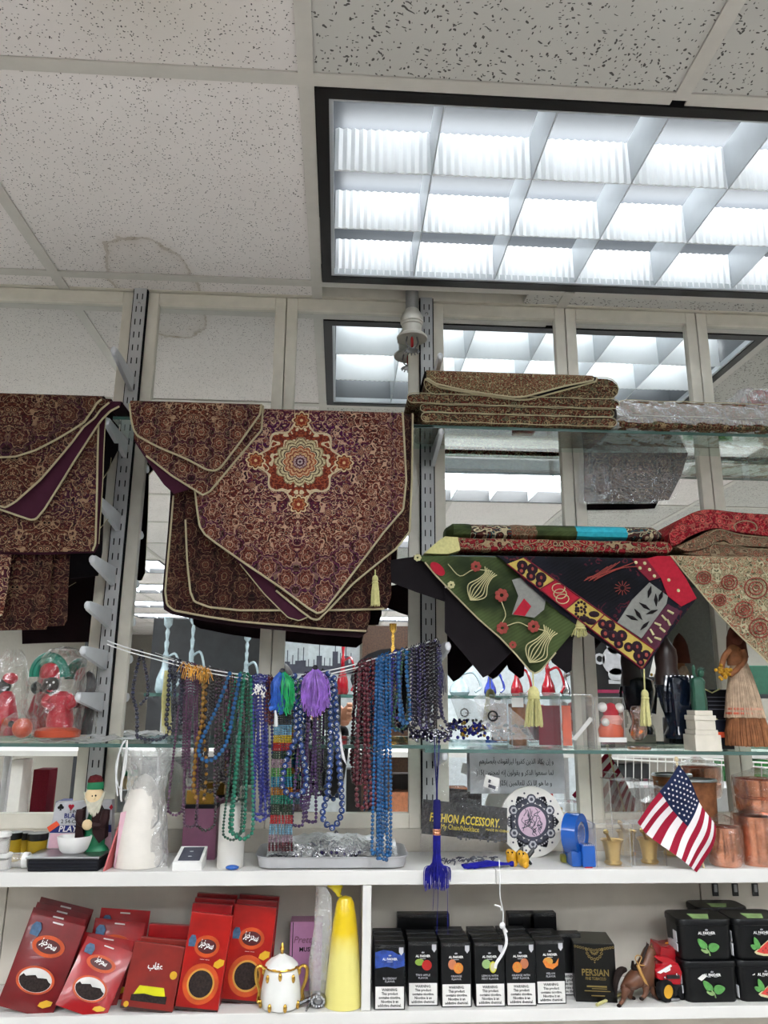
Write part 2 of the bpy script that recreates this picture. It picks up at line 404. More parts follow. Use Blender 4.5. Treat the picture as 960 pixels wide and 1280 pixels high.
def twill(name, c, d, red=None):
    """plain twill ground with fine diagonal ribs and dark blotches painted in as fold shade"""
    m, nt, b = newmat(name); b.inputs['Roughness'].default_value = .75; b.inputs['Specular IOR Level'].default_value = .12; uv = coord(nt, 'UV'); u, v, _ = xyz(nt, uv)
    rib = ((u*.6-v)*900.0).sin()*.5+.5; n = noise(nt, uv, 9, 3); n2 = noise(nt, uv, 40, 2)
    k = mix(nt, ((n-.42)*5.0).max(0.0).min(1.0), d, c); k = mix(nt, rib*.25, k, d)  # noise mixes in the dark tone, painted as shade of folds
    if red: k = mix(nt, ((((n2*4.0).fract()-.5).abs() < .10)*(n > .5))*.75, k, red)
    nt.links.new(k, b.inputs['Base Color']); bump(nt, b, rib, .3, .0006)
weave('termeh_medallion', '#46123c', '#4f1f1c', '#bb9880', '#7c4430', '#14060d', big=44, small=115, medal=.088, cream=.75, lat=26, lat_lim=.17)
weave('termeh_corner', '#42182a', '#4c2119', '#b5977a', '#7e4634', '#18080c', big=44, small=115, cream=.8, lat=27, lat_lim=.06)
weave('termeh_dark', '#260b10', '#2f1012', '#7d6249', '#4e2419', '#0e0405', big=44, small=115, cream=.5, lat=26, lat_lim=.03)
weave('termeh_left', '#36142a', '#3e1916', '#9c8064', '#633626', '#14070a', big=44, small=115, cream=.62, lat=22, lat_lim=.10)
weave('carpet_olive', '#6c6140', '#63402e', '#aa9d78', '#863a28', '#30251a', big=80, small=190, cream=.7)
weave('carpet_rust', '#5f281d', '#452016', '#a3906c', '#2a4634', '#1a0e0b', big=60, small=130, cream=.6)
weave('runner_red', '#861420', '#741a22', '#a39674', '#6e694e', '#2e0a0e', big=34, small=90, cream=.55)
twill('runner_green', '#46532f', '#222b19')
twill('runner_navy', '#181922', '#0b0b10', '#551a26')
weave('cashmere_cream', '#979070', '#8d6f58', '#b5ad8e', '#9c382e', '#3e422d', big=50, small=130, cream=.75)
weave('cashmere_red', '#8a1220', '#7a1220', '#a8705c', '#c24a4a', '#5e0f1a', big=40, small=110, cream=.35)
weave('cashmere_beige', '#75634f', '#65503d', '#9a8a70', '#8a4a3a', '#4b3a2c', big=45, small=110, cream=.5)
weave('runner_striped', '#5b2a24', '#4a2a28', '#d0c4a0', '#1f5f66', '#17191c', big=30, small=60, cream=.6)
M('piping', '#a99e80', .7, var=.08, scale=300); M('lining_plum', '#3a1727', .8, var=.1, scale=60); M('lining_black', '#141013', .85); M('lining_dark', '#1e0e14', .85)
M('gold_cloth', '#b09a4e', .75, var=.1, scale=200); M('turquoise_cloth', '#2a97a8', .6, var=.15, scale=120); M('maroon_cloth', '#6e1c2a', .75, var=.15, scale=150); M('crimson_cloth', '#9c1a2c', .7, var=.12, scale=150)
M('berry_dark', '#24151d', .8); M('berry_red', '#8a3f38', .8); M('cream_thread', '#b5ae84', .7, var=.1); M('tassel_cream', '#bdb77f', .75, var=.12, scale=200); M('grey_cloth', '#7d7d78', .8, var=.1, scale=150)
M('plum_cloth', '#4a2433', .8, var=.1, scale=150)

# ================================================================== room shell
XL, XR, YB, YW = -3.4, 4.2, -9.0, 1.70
o = obj('floor', MB().box(XL, XR, YB, YW, -.1, 0), 'floor_tile'); struct(o)
o = obj('wall_back', MB().box(XL, XR, YW, YW+.12, 0, CEIL+.3), 'wall_paint'); struct(o)
o = obj('wall_left', MB().box(XL-.1, XL, YB, YW, 0, CEIL+.3), 'shop_wall'); struct(o)
o = obj('wall_right', MB().box(XR, XR+.1, YB, YW, 0, CEIL+.3), 'shop_wall'); struct(o)
o = obj('wall_front', MB().box(XL, XR, YB-.1, YB, 0, CEIL+.3), 'shop_wall'); struct(o)
# ceiling: a grid of lay-in tiles, each its own piece, above a dark plenum
GX0, GY0, G = -.072, 1.612, .61
ceil = struct(obj('ceiling', MB().box(XL, XR, YB, YW, CEIL+.24, CEIL+.3), 'slot_black'))
fixtures = [(-.072, 1.002)] + [(gx, GY0-G*k) for k in (3, 5, 7, 9, 11, 13) for gx in (-.072-4*G, -.072, -.072+4*G)]
def under_fixture(cx, cy): return any(fx < cx < fx+2*G and fy < cy < fy+G for fx, fy in fixtures)
tl = MB().box(.004, G-.004, .004, G-.004, 0, .016, .003)
ta = obj('ceiling_tile', tl, 'tile_pinhole', ceil, w=False); tb_me = ta.data.copy(); tb_me.materials.clear(); tb_me.materials.append(MATS['tile_fissured'])
ta_me = ta.data; first = True; far = MB()
ceil_off = 0
i0 = math.floor((XL-GX0)/G); i1 = math.ceil((XR-GX0)/G); ny = math.ceil((GY0-YB)/G)
for i in range(i0, i1):
    for k in range(1, ny+1):
        x, y = GX0+i*G, GY0-k*G
        if under_fixture(x+G/2, y+G/2): continue
        if y < -4.5 or x < -2.6 or x > 3.0:
            far.box(x+.004, x+G-.004, y+.004, y+G-.004, CEIL+.001, CEIL+.017); continue
        me = ta_me if i < 0 or (i+k) % 5 == 0 and k > 2 else tb_me
        if first: ta.data = me; ta.location = (x, y, CEIL+.001); first = False
        else: share('ceiling_tile', me, ceil, (x, y, CEIL+.001))
obj('far_tiles', far, 'tile_pinhole', ceil, kind='stuff')
for (x0, x1, mt) in ((XL, GX0-G-.012, 'tile_pinhole'), (GX0-G+.012, GX0-.012, 'tile_pinhole'), (.44, GX0+G-.012, 'tile_fissured'), (GX0+G+.012, XR, 'tile_fissured')):
    obj('edge_tile', MB().box(x0, x1, GY0+.012, YW, CEIL+.001, CEIL+.015), mt, ceil)
def bars():
    for i in range(i0, i1+1):
        x = GX0+i*G
        yield 'grid_bar', MB().box(x-.012, x+.012, YB, YW, CEIL-.003, CEIL+.0005).box(x-.002, x+.002, YB, YW, CEIL, CEIL+.03), x
g1 = None
segs = {}
for i in range(i0, i1+1):
    x = GX0+i*G; yb = YB
    # leave gaps where a fixture spans the bar
    cuts = sorted([(fy+.002, fy+G-.002) for fx, fy in fixtures if fx+.1 < x < fx+2*G-.1])
    cuts = [c for c in cuts]
    y = yb; mbb = MB()
    for a, c in cuts+[(YW, YW)]:
        if a > y: mbb.box(x-.0125, x+.0125, y, a, CEIL-.003, CEIL+.0004).box(x-.002, x+.002, y, a, CEIL+.0004, CEIL+.03)
        y = c
    obj('grid_bar', mbb, 'grid_metal', ceil, smooth=False)
for k in range(0, ny+1):
    y = GY0-k*G; mbb = MB(); xs = [GX0+i*G for i in range(i0, i1+1)]
    for x in xs[:-1]:
        mbb.box(x+.0125, x+G-.0125, y-.0125, y+.0125, CEIL-.0028, CEIL+.0004).box(x+.0125, x+G-.0125, y-.002, y+.002, CEIL+.0004, CEIL+.03)
    obj('cross_bar', mbb, 'grid_metal', ceil, smooth=False)
obj('gap_shade_strip', MB().box(GX0, .44, GY0+.014, YW, CEIL+.05, CEIL+.06), 'black_paint', ceil, label='black open gap beside the wall')  # solid black board painted as the darkness above the missing tile

# ------------------------------------------------------------------ lamps of the room
M('lamp_housing', '#54575b', .45, var=.03); M('louvre_white', '#e9ecee', .35, var=.02); M('louvre_grey', '#b9bec2', .3, metal=.2, var=.03)
emit('tube_light', (.92, .97, 1.0), TUBE_POWER); emit('diffuser_light', (.94, .97, 1.0), PANEL_POWER)
def near_fixture(fx, fy):
    t = thing('ceiling_light', 'large black-edged louvred fluorescent light in the ceiling above the shelves, lit', 'ceiling light', (fx, fy, CEIL), 'recessed ceiling lights')
    w_, d_ = 2*G, G
    fr = MB()
    for a in ((.014, w_-.014, .014, .034), (.014, w_-.014, d_-.040, d_-.014)): fr.box(a[0], a[1], a[2], a[3], -.006, .01)
    for a in ((.014, .036), (w_-.036, w_-.014)): fr.box(a[0], a[1], .034, d_-.040, -.006, .01)
    obj('frame', fr, 'black_paint', t, smooth=False, label='black outer frame')
    x0, x1, y0, y1 = .036, w_-.036, .034, d_-.040
    tr = MB()
    for a in ((x0, x1, y0, y0+.007), (x0, x1, y1-.007, y1)): tr.box(a[0], a[1], a[2], a[3], -.003, .012)
    for a in ((x0, x0+.007), (x1-.007, x1)): tr.box(a[0], a[1], y0+.007, y1-.007, -.003, .012)
    obj('inner_trim', tr, 'louvre_grey', t, smooth=False)
    H = .15
    hs = MB().box(x0-.01, x1+.01, y0-.01, y1+.01, H, H+.01)
    for a in ((x0-.01, x1+.01, y0-.01, y0), (x0-.01, x1+.01, y1, y1+.01)): hs.box(a[0], a[1], a[2], a[3], .012, H)
    for a in ((x0-.01, x0), (x1, x1+.01)): hs.box(a[0], a[1], y0, y1, .012, H)
    obj('housing', hs, 'lamp_housing', t, smooth=False)
    rows, cols = 3, 6; py, px = (y1-y0)/rows, (x1-x0)/cols
    for r in range(1, rows+1):              # ribbed cross blades: zigzag sheet along x
        yb = y0+py*r-(.004 if r == rows else 0); n = 150; mb = MB(); vs = []; fs = []
        for i in range(n+1):
            x = x0+.008+(x1-x0-.016)*i/n; dy = .0035 if i % 2 else 0.0
            vs += [(x, yb-dy, 0.0), (x, yb-dy-.004, .088), (x, yb+.0015, 0.0), (x, yb+.0015, .088)]
        for i in range(n):
            a = i*4; c = a+4
            fs += [(a, a+1, c+1, c), (a+2, c+2, c+3, a+3), (a, c, c+2, a+2), (a+1, a+3, c+3, c+1)]
        obj('ribbed_blade', mb.add(vs, fs), 'louvre_white', t, smooth=False)
        tb = MB(); yc = y0+py*(r-.5)-.02
        tb.tube([(x0+.02, yc, .122), (x1-.02, yc, .122)], .0125, 10)
        obj('tube', tb, 'tube_light', t)
    for c in range(1, cols):
        x = x0+px*c
        obj('plain_blade', MB().prism([(x-.0012, 0), (x+.0012, 0), (x+.004, .088), (x-.004, .088)], y0+.008, y1-.008), 'louvre_grey', t, smooth=False)
    return t
near_fixture(*fixtures[0])
f0 = thing('ceiling_light', 'recessed ceiling light farther back in the shop, seen only in the mirrors', 'ceiling light', (0, 0, CEIL), 'recessed ceiling lights')
obj('diffuser', MB().box(.03, 2*G-.03, .03, G-.03, .05, .055), 'diffuser_light', f0, smooth=False)
fr = MB()
for a in ((.012, 2*G-.012, .012, .03), (.012, 2*G-.012, G-.03, G-.012)): fr.box(a[0], a[1], a[2], a[3], -.006, .05)
for a in ((.012, .03), (2*G-.03, 2*G-.012)): fr.box(a[0], a[1], .03, G-.03, -.006, .05)
obj('frame', fr, 'black_paint', f0, smooth=False)
lv = MB()
for r in (1, 2): lv.box(.03, 2*G-.03, .03+r*.1833-.002, .03+r*.1833+.002, -.002, .045)
for c in range(1, 6): lv.box(.03+c*.1933-.002, .03+c*.1933+.002, .03, G-.03, -.002, .045)
obj('louvre', lv, 'louvre_grey', f0, smooth=False)
for n_, (fx, fy) in enumerate(fixtures[1:]):
    if n_ == 0: f0.location = (fx, fy, CEIL)
    lab = 'recessed ceiling light seen only in the mirrors, %s row behind, %s of three' % (('nearest', 'second', 'third', 'fourth', 'fifth', 'farthest')[n_//3], ('left', 'middle', 'right')[n_ % 3])
    if n_ == 0: f0['label'] = lab
    else: dup(f0, (fx, fy, CEIL), lab)

# ================================================================== mirror wall: framed mirrors, slotted standards, brackets
YF = 1.68
edges = {k: W(x, 390, YF).x for k, x in dict(a1=166, b0=184, bc=358, c1=524, d0=541, de=706, ef=869).items()}
ef1 = edges['ef']+(edges['ef']-edges['de'])
ZT = W(250, 368, YF).z; ZB = W(300, 1036, YF).z
pan = [(edges['a1']-.40, edges['a1'], 'framed mirror at far left behind the hanging maroon cloth'), (edges['b0'], edges['bc']-.001, 'framed mirror right of the left slotted rail, behind the big medallion cloth'),
       (edges['bc']+.001, edges['c1'], 'framed mirror behind the sprinkler head, reflecting the light'), (edges['d0'], edges['de']-.001, 'framed mirror right of the middle slotted rail, behind the folded carpets'),
       (edges['de']+.001, edges['ef']-.001, 'framed mirror behind the plastic-wrapped carpet'), (edges['ef']+.001, ef1, 'rightmost framed mirror, behind the straw doll and copper pots')]
ST = .026
for x0, x1, lab in pan:
    t = thing('framed_mirror', lab, 'mirror', (x0, YF, ZB), 'framed mirrors on the wall')
    wd, ht = x1-x0, ZT-ZB
    for nm, b_ in (('stile', (0, ST, 0, ht)), ('stile', (wd-ST, wd, 0, ht)), ('top_rail', (ST, wd-ST, ht-.03, ht)), ('bottom_rail', (ST, wd-ST, 0, .03))):
        obj(nm, MB().box(b_[0], b_[1], 0, .018, b_[2], b_[3], .002), 'ivory_paint', t, smooth=False)
    obj('mirror_glass', MB().box(ST, wd-ST, .011, .017, .03, ht-.03), 'mirror', t, smooth=False)
struct(obj('trim_1', MB().box(XL, XR, 1.672, YW, ZT+.002, ZT+.03), 'ivory_paint', smooth=False))
def standard(x, zb, lab):
    t = thing('slotted_rail', lab, 'shelf rail', (x, 1.668, zb), 'slotted shelf rails')
    h = ZT+.008-zb; wd = .0145
    obj('channel', MB().box(-wd, wd, 0, .012, 0, h), 'steel_paint', t, smooth=False)
    obj('side_groove', MB().box(-wd-.003, -wd, .004, .012, 0, h).box(wd, wd+.003, .004, .012, 0, h), 'slot_black', t, smooth=False)
    sl = MB(); z = .02
    while z < h-.02:
        for s in (-.0062, .0062): sl.box(s-.0012, s+.0012, -.0006, .001, z, z+.015)
        z += .0335
    obj('slots', sl, 'slot_black', t, smooth=False, kind='stuff')
    obj('screw', MB().ball((0, -.001, h-.045), .004, 8, 5, (1, .5, 1)), 'chrome', t)
    return t
SX1, SX2 = (edges['a1']+edges['b0'])/2, (edges['c1']+edges['d0'])/2
standard(SX1, ZB+.0, 'grey slotted steel rail at left, carrying the empty grey brackets')
standard(SX2, ZB+.0, 'grey slotted steel rail in the middle, below the sprinkler head')
def bracket(x, z, lab, L=.15, grp=None, dx=0):
    t = thing('shelf_bracket', lab, 'bracket', (x, 1.667, z), grp)
    pr = [(0, -.034), (0, .006), (-L+.006, .006), (-L, .002), (-L, -.008), (-L+.006, -.012)]
    mb = MB(); hw = .0045; vs = [(s*hw, y, zz) for s in (-1, 1) for y, zz in pr]; n = len(pr)
    mb.add(vs, [tuple(range(n-1, -1, -1)), tuple(range(n, 2*n))]+[(i, (i+1) % n, (i+1) % n+n, i+n) for i in range(n)])
    obj('arm', mb, 'bracket_paint', t, smooth=False)
    obj('tip', MB().ball((0, -L, -.003), .008, 10, 6, (.8, .6, 1.1)), 'bracket_paint', t)
    return t
zs = [W(165, y, 1.667).z+.03 for y in (487, 570, 662, 730, 783, 835, 888)]
names = ['topmost grey bracket, standing free above the cloths on the left rail', 'grey bracket between the two hanging cloths, just under their top edge', 'grey bracket third from the top of the left rail, beside the plum lining',
         'grey bracket fourth from the top of the left rail, level with the lower cloth edge', 'grey bracket fifth from the top of the left rail, below the dark cloth', 'grey bracket with the white cord of the necklaces tied to its tip', 'lowest grey bracket on the left rail, just above the glass shelf']
for z, nm in zip(zs, names): bracket(SX1, z, nm, grp='brackets on the left rail')
zU = CAMZ+.3775*1.525; zM = W(690, 693, 1.50).z; zG = CAMZ-.0578*1.52; zS = CAMZ-.2055*1.5; zL = CAMZ-.3585*1.5
bracket(SX2+.012, W(545, 447, 1.53).z, 'topmost bracket of the middle rail, its tip showing above the folded carpets', grp='brackets on the middle rail')
bracket(SX2+.012, zU-.017, 'bracket on the middle rail holding the upper glass shelf', grp='brackets on the middle rail')
bracket(SX2+.012, zM-.017, 'bracket on the middle rail under the folded red runners', grp='brackets on the middle rail')
bracket(SX2+.018, W(548, 806, 1.50).z, 'bracket on the middle rail with dark necklaces hung on its white tip', L=.168, grp='brackets on the middle rail')
bracket(SX2+.012, zG-.017, 'bracket on the middle rail under the lower glass shelf', grp='brackets on the middle rail')
# glass shelves
def glass(x0, x1, z, y0, y1, lab, tilt=0.0):
    t = thing('glass_shelf', lab, 'glass shelf', ((x0+x1)/2, y0, z))
    h = (x1-x0)/2
    obj('pane', MB().box(-h, h, .0015, y1-y0, -.007, 0), 'glass_sheet', t, smooth=False)
    obj('front_edge', MB().box(-h, h, 0, .0015, -.007, 0, .0006), 'glass_edge', t, smooth=False)
    t.rotation_euler = (0, tilt, 0); return t
glass(W(508, 540, 1.525).x, 1.35, zU-.001, 1.525, 1.665, 'upper right glass shelf carrying the folded and plastic-wrapped carpets')
glass(-1.25, SX1-.03, zU-.002, 1.515, 1.585, 'glass shelf at far left under the hanging maroon cloth')
glass(SX1+.01, SX2-.004, zU-.002, 1.525, 1.665, 'glass shelf on which the big medallion cloth hangs')
glass(W(530, 700, 1.51).x, 1.35, zM-.002, 1.515, 1.665, 'middle right glass shelf under the folded red runners')
glass(-1.25, W(551, 923, 1.52).x, zG, 1.52, 1.667, 'lower left glass shelf behind the hanging bead necklaces')
glass(W(531, 930, 1.515).x, 1.35, zG-.009, 1.51, 1.667, 'lower right glass shelf carrying the statuette and straw doll', tilt=.004)
# white shelving below
xs0, xs1 = -1.3, 1.35; xseam = W(620, 1095, 1.5).x; xdiv0, xdiv1 = W(453, 1150, 1.502).x, W(464, 1150, 1.502).x
t = thing('wall_panelling', 'beige back panels and pegboard behind the lowest shelf, with three black hook slots at right', 'wall panel', (0, 1.65, 0))
def sb(nm, a, mt, lab=None): return obj(nm, MB().box(*a, .0015), mt, t, smooth=False, w=True, label=lab)
def plank(nm, a, lab):
    p = obj(nm, MB().box(*a, .0015), 'white_laminate', smooth=False); return tag(p, lab, 'shelf board', 'white shelf boards')
plank('shelf_board', (xs0, xseam-.0004, 1.5, 1.674, zS-.0245, zS), 'left upper white shelf board, carrying the steel tray and the bearded figurine')
plank('shelf_board', (xseam+.0004, xs1, 1.5, 1.674, zS-.0245, zS), 'right upper white shelf board, carrying the brass mortars and copper pots')
plank('divider_board', (xdiv0, xdiv1, 1.502, 1.6545, zL+.0003, zS-.0248), 'upright white divider board between the yellow cone and the black cartons')
plank('shelf_board', (xs0, xs1, 1.5, 1.6545, zL-.02, zL), 'lowest white shelf board, carrying the red tea packets and black tubs')
px0 = W(876, 1120, 1.655).x; pl0 = W(6, 1150, 1.655).x
sb('back_panel', (pl0, px0-.001, 1.655, 1.665, zL, zS-.0245), 'panel_beige'); sb('back_panel', (xs0, pl0-.002, 1.655, 1.665, zL, zS-.0245), 'panel_beige'); sb('peg_panel', (px0+.001, xs1, 1.655, 1.665, zL, zS-.0245), 'panel_beige')
sb('base_panel', (xs0, xs1, 1.6555, 1.665, .0, zL-.02), 'panel_beige')
for px in (895, 920, 945):
    x, z = W(px, 1112, 1.65).x, W(px, 1106, 1.65).z
    obj('hook_slot', MB().box(x-.006, x+.006, 1.652, 1.6555, z-.022, z+.002), 'black_plastic', t, w=True, smooth=False)
    obj('hook_tongue', MB().box(x-.003, x+.003, 1.6505, 1.652, z-.014, z), 'dull_steel', t, w=True, smooth=False)
struct(obj('trim_2', MB().box(xs0, xs1, 1.675, YW, zS, ZB), 'wall_paint', smooth=False))
# sprinkler head
c = W(515, 400, 1.642); r1 = PX(515, 400, 1.642)
t = thing('sprinkler_head', 'grey pendent fire sprinkler with pipe and round flange below the ceiling', 'sprinkler', (c.x, 1.642, CEIL-.02))
def lz(y): return W(513, y, 1.642).z-(CEIL-.02)
obj('pipe', MB().lathe([(8*r1, lz(397)), (8*r1, .075)], n=16), 'pipe_grey', t)
obj('cup', MB().lathe([(7*r1, lz(386)), (9*r1, lz(389)), (12*r1, lz(394)), (14*r1, lz(398)), (14.5*r1, lz(404)), (13*r1, lz(405)), (13*r1, lz(407)), (12*r1, lz(408)), (12*r1, lz(418))], n=24), 'sprinkler_white', t)
obj('flange', MB().lathe([(11*r1, lz(417)), (16*r1, lz(419)), (19*r1, lz(422)), (18.5*r1, lz(424)), (13*r1, lz(421)), (9*r1, lz(419))], n=28), 'sprinkler_white', t)
for s in (-1, 1): obj('yoke_arm', MB().tube([(s*6*r1, 0, lz(421)), (s*7.5*r1, 0, lz(428)), (s*5*r1, 0, lz(433)), (0, 0, lz(436))], 1.1*r1, 6), 'dull_steel', t)
obj('bulb', MB().lathe([(0, lz(435)), (2*r1, lz(433)), (2*r1, lz(424)), (1*r1, lz(421))], n=10), 'red_plastic', t, label='red glass bulb')
df = MB().lathe([(3*r1, lz(437)), (7*r1, lz(437.6)), (7*r1, lz(438.4)), (3*r1, lz(439))], n=16)
for k in range(12): a = k*pi/6; df.box(-1*r1, 1*r1, -.6*r1, .6*r1, 0, 0)if False else df.tube([(7*r1*cos(a), 7*r1*sin(a), lz(438)), (9.5*r1*cos(a), 9.5*r1*sin(a), lz(440))], .9*r1, 4)
obj('deflector', df, 'dull_steel', t)
# ================================================================== cloths
def cloth(name, chain, Yf, mat, parent, ztop=None, back=.1, r=.01, uv0=None, pipe=None, amp=.003, seed=0, th=.0016, step=.013, pmat='piping', prad=.0021, closed=False, tilt=0.0, back_mat='lining_dark'):
    """chain: pixels from the top left round the bottom to the top right, on the plane Yf; the cloth then turns back over the shelf edge"""
    P = [W(x, y, Yf) for x, y in chain]
    if ztop is None: ztop = max(p.z for p in P)
    k = pi*r/2-r
    Q = [(p.x, ztop-p.z+k) for p in P]
    poly = Q[:] if closed else Q+[(Q[-1][0], -back), (Q[0][0], -back)]
    if uv0 is None: uv0 = (sum(q[0] for q in Q)/len(Q), sum(q[1] for q in Q)/len(Q))
    else: c = W(uv0[0], uv0[1], Yf); uv0 = (c.x, ztop-c.z+k)
    def m(x, t):
        rp = amp*(sin(x*23+seed)+.6*sin(x*41+t*17+seed*2.3)+.4*sin(t*33-x*11+seed))*max(0, min(1, t/.12)) + tilt*max(0, t)
        if closed and t < pi*r/2+1e-6: return (x, Yf-rp, ztop-t+k)
        if t <= 0: return (x, Yf+r-t, ztop)
        if t < pi*r/2: a = t/r; return (x, Yf+r-r*sin(a), ztop-r+r*cos(a))
        return (x, Yf-rp, ztop-(t-k))
    b = bmesh.new(); b.faces.new([b.verts.new((q[0], q[1], 0)) for q in poly])
    xs = [q[0] for q in poly]; ts = [q[1] for q in poly]
    cuts = [('x', min(xs)+step*i) for i in range(1, int((max(xs)-min(xs))/step)+1)]
    cuts += [('t', min(ts)+step*i) for i in range(1, int((max(ts)-min(ts))/step)+1)]
    if not closed: cuts += [('t', pi*r/2*i/4) for i in range(5)]
    for ax, c in cuts:
        bmesh.ops.bisect_plane(b, geom=b.verts[:]+b.edges[:]+b.faces[:], dist=1e-5, plane_co=(c, 0, 0) if ax == 'x' else (0, c, 0), plane_no=(1, 0, 0) if ax == 'x' else (0, 1, 0))
    bmesh.ops.triangulate(b, faces=b.faces[:])
    uvl = b.loops.layers.uv.new('UVMap')
    for f in b.faces:
        for l in f.loops: l[uvl].uv = (l.vert.co.x-uv0[0], uv0[1]-l.vert.co.y)
    for v in b.verts: v.co = m(v.co.x, v.co.y)
    bmesh.ops.recalc_face_normals(b, faces=b.faces[:])
    if sum(f.normal.y*f.calc_area() for f in b.faces) > 0: bmesh.ops.reverse_faces(b, faces=b.faces[:])
    bmesh.ops.solidify(b, geom=b.faces[:], thickness=th)
    for f in b.faces:
        if f.normal.y > .15 or f.normal.z < -.6: f.material_index = 1
    me = bpy.data.meshes.new(name)
    pw = wpos(parent)
    for v in b.verts: v.co -= pw
    b.to_mesh(me); b.free(); me.shade_smooth(); me.set_sharp_from_angle(angle=radians(50)); me.materials.append(MATS[mat]); me.materials.append(MATS[back_mat or mat])
    o = bpy.data.objects.new(name, me); COL.objects.link(o); o.parent = parent
    if pipe:
        pts = []
        for seg in pipe:
            PP = [W(x, y, Yf) for x, y in seg]; L = resample([Vector((p.x, ztop-p.z+k, 0)) for p in PP], .006)
            L = [Vector(m(p.x, p.y))-Vector((0, .0012, 0)) for p in L]
            pts.append(L)
        mb = MB()
        for L in pts: mb.tube(L, prad, 6)
        obj('piping', mb, pmat, parent, w=True)
    return o
def chain(*seg): return list(seg)
# ---- the big medallion cloth and its companions
z0 = W(340, 509, 1.50).z
t = thing('tablecloth', 'large maroon brocade cloth with star medallion, hanging to a point in the middle', 'tablecloth', W(340, 510, 1.5), 'maroon brocade cloths')
main = [(236, 508), (242, 600), (247, 640), (250, 658), (257, 669), (270, 679), (310, 707), (352, 735), (385, 760), (397, 767), (405, 764), (420, 745), (450, 705), (480, 665), (504, 637), (508, 600), (503, 511)]
cloth('face', main, 1.502, 'termeh_medallion', t, z0, uv0=(375, 577), amp=.0028, seed=1, pipe=[main[1:]])
m2 = [(330, 509), (330, 700), (345, 738), (375, 763), (390, 774), (398, 775), (416, 757), (441, 730), (470, 706), (495, 686), (512, 665), (515, 600), (516, 511)]
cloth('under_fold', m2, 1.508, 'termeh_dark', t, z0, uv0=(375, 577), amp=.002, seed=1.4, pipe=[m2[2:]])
m3 = [(270, 509), (276, 680), (300, 705), (330, 742), (360, 772), (374, 776), (390, 769), (400, 509)]
cloth('lining', m3, 1.5125, 'lining_plum', t, z0, seed=2, amp=.002, pipe=[m3[2:7]], prad=.0012)
t = thing('tablecloth', 'small pointed maroon brocade flap with cream piping at upper left of the medallion cloth', 'tablecloth', W(245, 508, 1.49), 'maroon brocade cloths')
f1 = [(162, 505), (164, 524), (167, 537), (172, 545), (200, 560), (235, 575), (258, 587), (268, 588.5), (275, 585), (300, 553), (325, 518), (327, 504)]
cloth('face', f1, 1.488, 'termeh_corner', t, z0+.004, uv0=(245, 480), amp=.0022, seed=3, pipe=[f1])
f2 = [(166, 505), (168, 548), (183, 570), (215, 595), (244, 613), (254, 619), (262, 615), (296, 574), (327, 538), (329, 505)]
cloth('under_fold', f2, 1.494, 'termeh_corner', t, z0+.002, uv0=(246, 500), amp=.002, seed=3.3, pipe=[f2[2:]])
f3 = [(163, 506), (168, 552), (190, 585), (205, 606), (218, 618), (236, 612), (240, 506)]
cloth('lining', f3, 1.4985, 'lining_plum', t, z0+.001, amp=.002, seed=3.3)
t = thing('tablecloth', 'dark maroon cloth with straight piped hem, hanging lowest behind the medallion cloth', 'tablecloth', W(340, 512, 1.53), 'maroon brocade cloths')
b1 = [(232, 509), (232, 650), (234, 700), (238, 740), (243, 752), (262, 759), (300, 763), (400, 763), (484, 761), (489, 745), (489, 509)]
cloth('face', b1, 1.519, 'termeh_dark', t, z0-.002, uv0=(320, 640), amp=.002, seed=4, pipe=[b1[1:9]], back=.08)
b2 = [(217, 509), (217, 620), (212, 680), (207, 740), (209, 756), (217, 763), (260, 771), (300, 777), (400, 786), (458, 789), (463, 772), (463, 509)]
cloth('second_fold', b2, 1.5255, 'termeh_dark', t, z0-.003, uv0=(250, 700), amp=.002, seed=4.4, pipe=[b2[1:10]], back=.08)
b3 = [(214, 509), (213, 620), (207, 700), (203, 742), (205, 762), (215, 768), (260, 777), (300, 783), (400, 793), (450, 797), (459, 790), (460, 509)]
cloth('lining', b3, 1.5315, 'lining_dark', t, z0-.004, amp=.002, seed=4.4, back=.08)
def tassel(root_name, label, top, knot, bot, wpx, Y, mat, parent=None, name='tassel', strands=46, neck=True, wid2=None, seed=1):
    """a hanging tassel: cord, knot head and a skirt of separate threads"""
    rnd = random.Random(seed); s = PX(top[0], top[1], Y)
    a, k_, b_ = W(*top, Y), W(*knot, Y), W(*bot, Y)
    own = parent
    cordm = MB().tube([a, (a+k_)/2, k_], .9*s, 6)
    head = MB().ball(k_+Vector((0, 0, -2*s)), wpx*.30*s, 10, 7, (1, 1, 1.35)).lathe([(wpx*.25*s, -5.2*s), (wpx*.32*s, -5.7*s), (wpx*.32*s, -7*s), (wpx*.25*s, -7.5*s)], k_, 12)
    sk = MB(); z1 = k_.z-4*s
    for i in range(strands):
        an = rnd.uniform(0, 2*pi); q = sqrt(rnd.random()); r0 = wpx*.24*s*q; r1_ = wpx*.5*s*(q*.85+.15*rnd.random()); e = b_.z+rnd.uniform(-.5, 1)*2.5*s
        p0 = Vector((k_.x+r0*cos(an), Y+r0*sin(an), z1)); p2 = Vector((b_.x+r1_*cos(an), Y+r1_*sin(an)*.7, e))
        p1 = p0.lerp(p2, .45)+Vector(((p2.x-p0.x)*.15+rnd.uniform(-.6, .6)*s, 0, 0))
        sk.tube([p0, p1, p2], .62*s, 4)
    return cordm, head, sk
def add_tassel(t, *a, mat='tassel_cream', **k):
    c, h, s_ = tassel(None, None, *a, None, **k)
    if t is None: return c, h, s_
    ts = obj('tassel', h, mat, t, w=True); obj('tassel_cord', c, mat, ts, w=True); obj('tassel_skirt', s_, mat, ts, w=True, kind='stuff')
    return ts
add_tassel(t, (469, 712), (469, 722), (469, 757), 13, 1.499, strands=40)

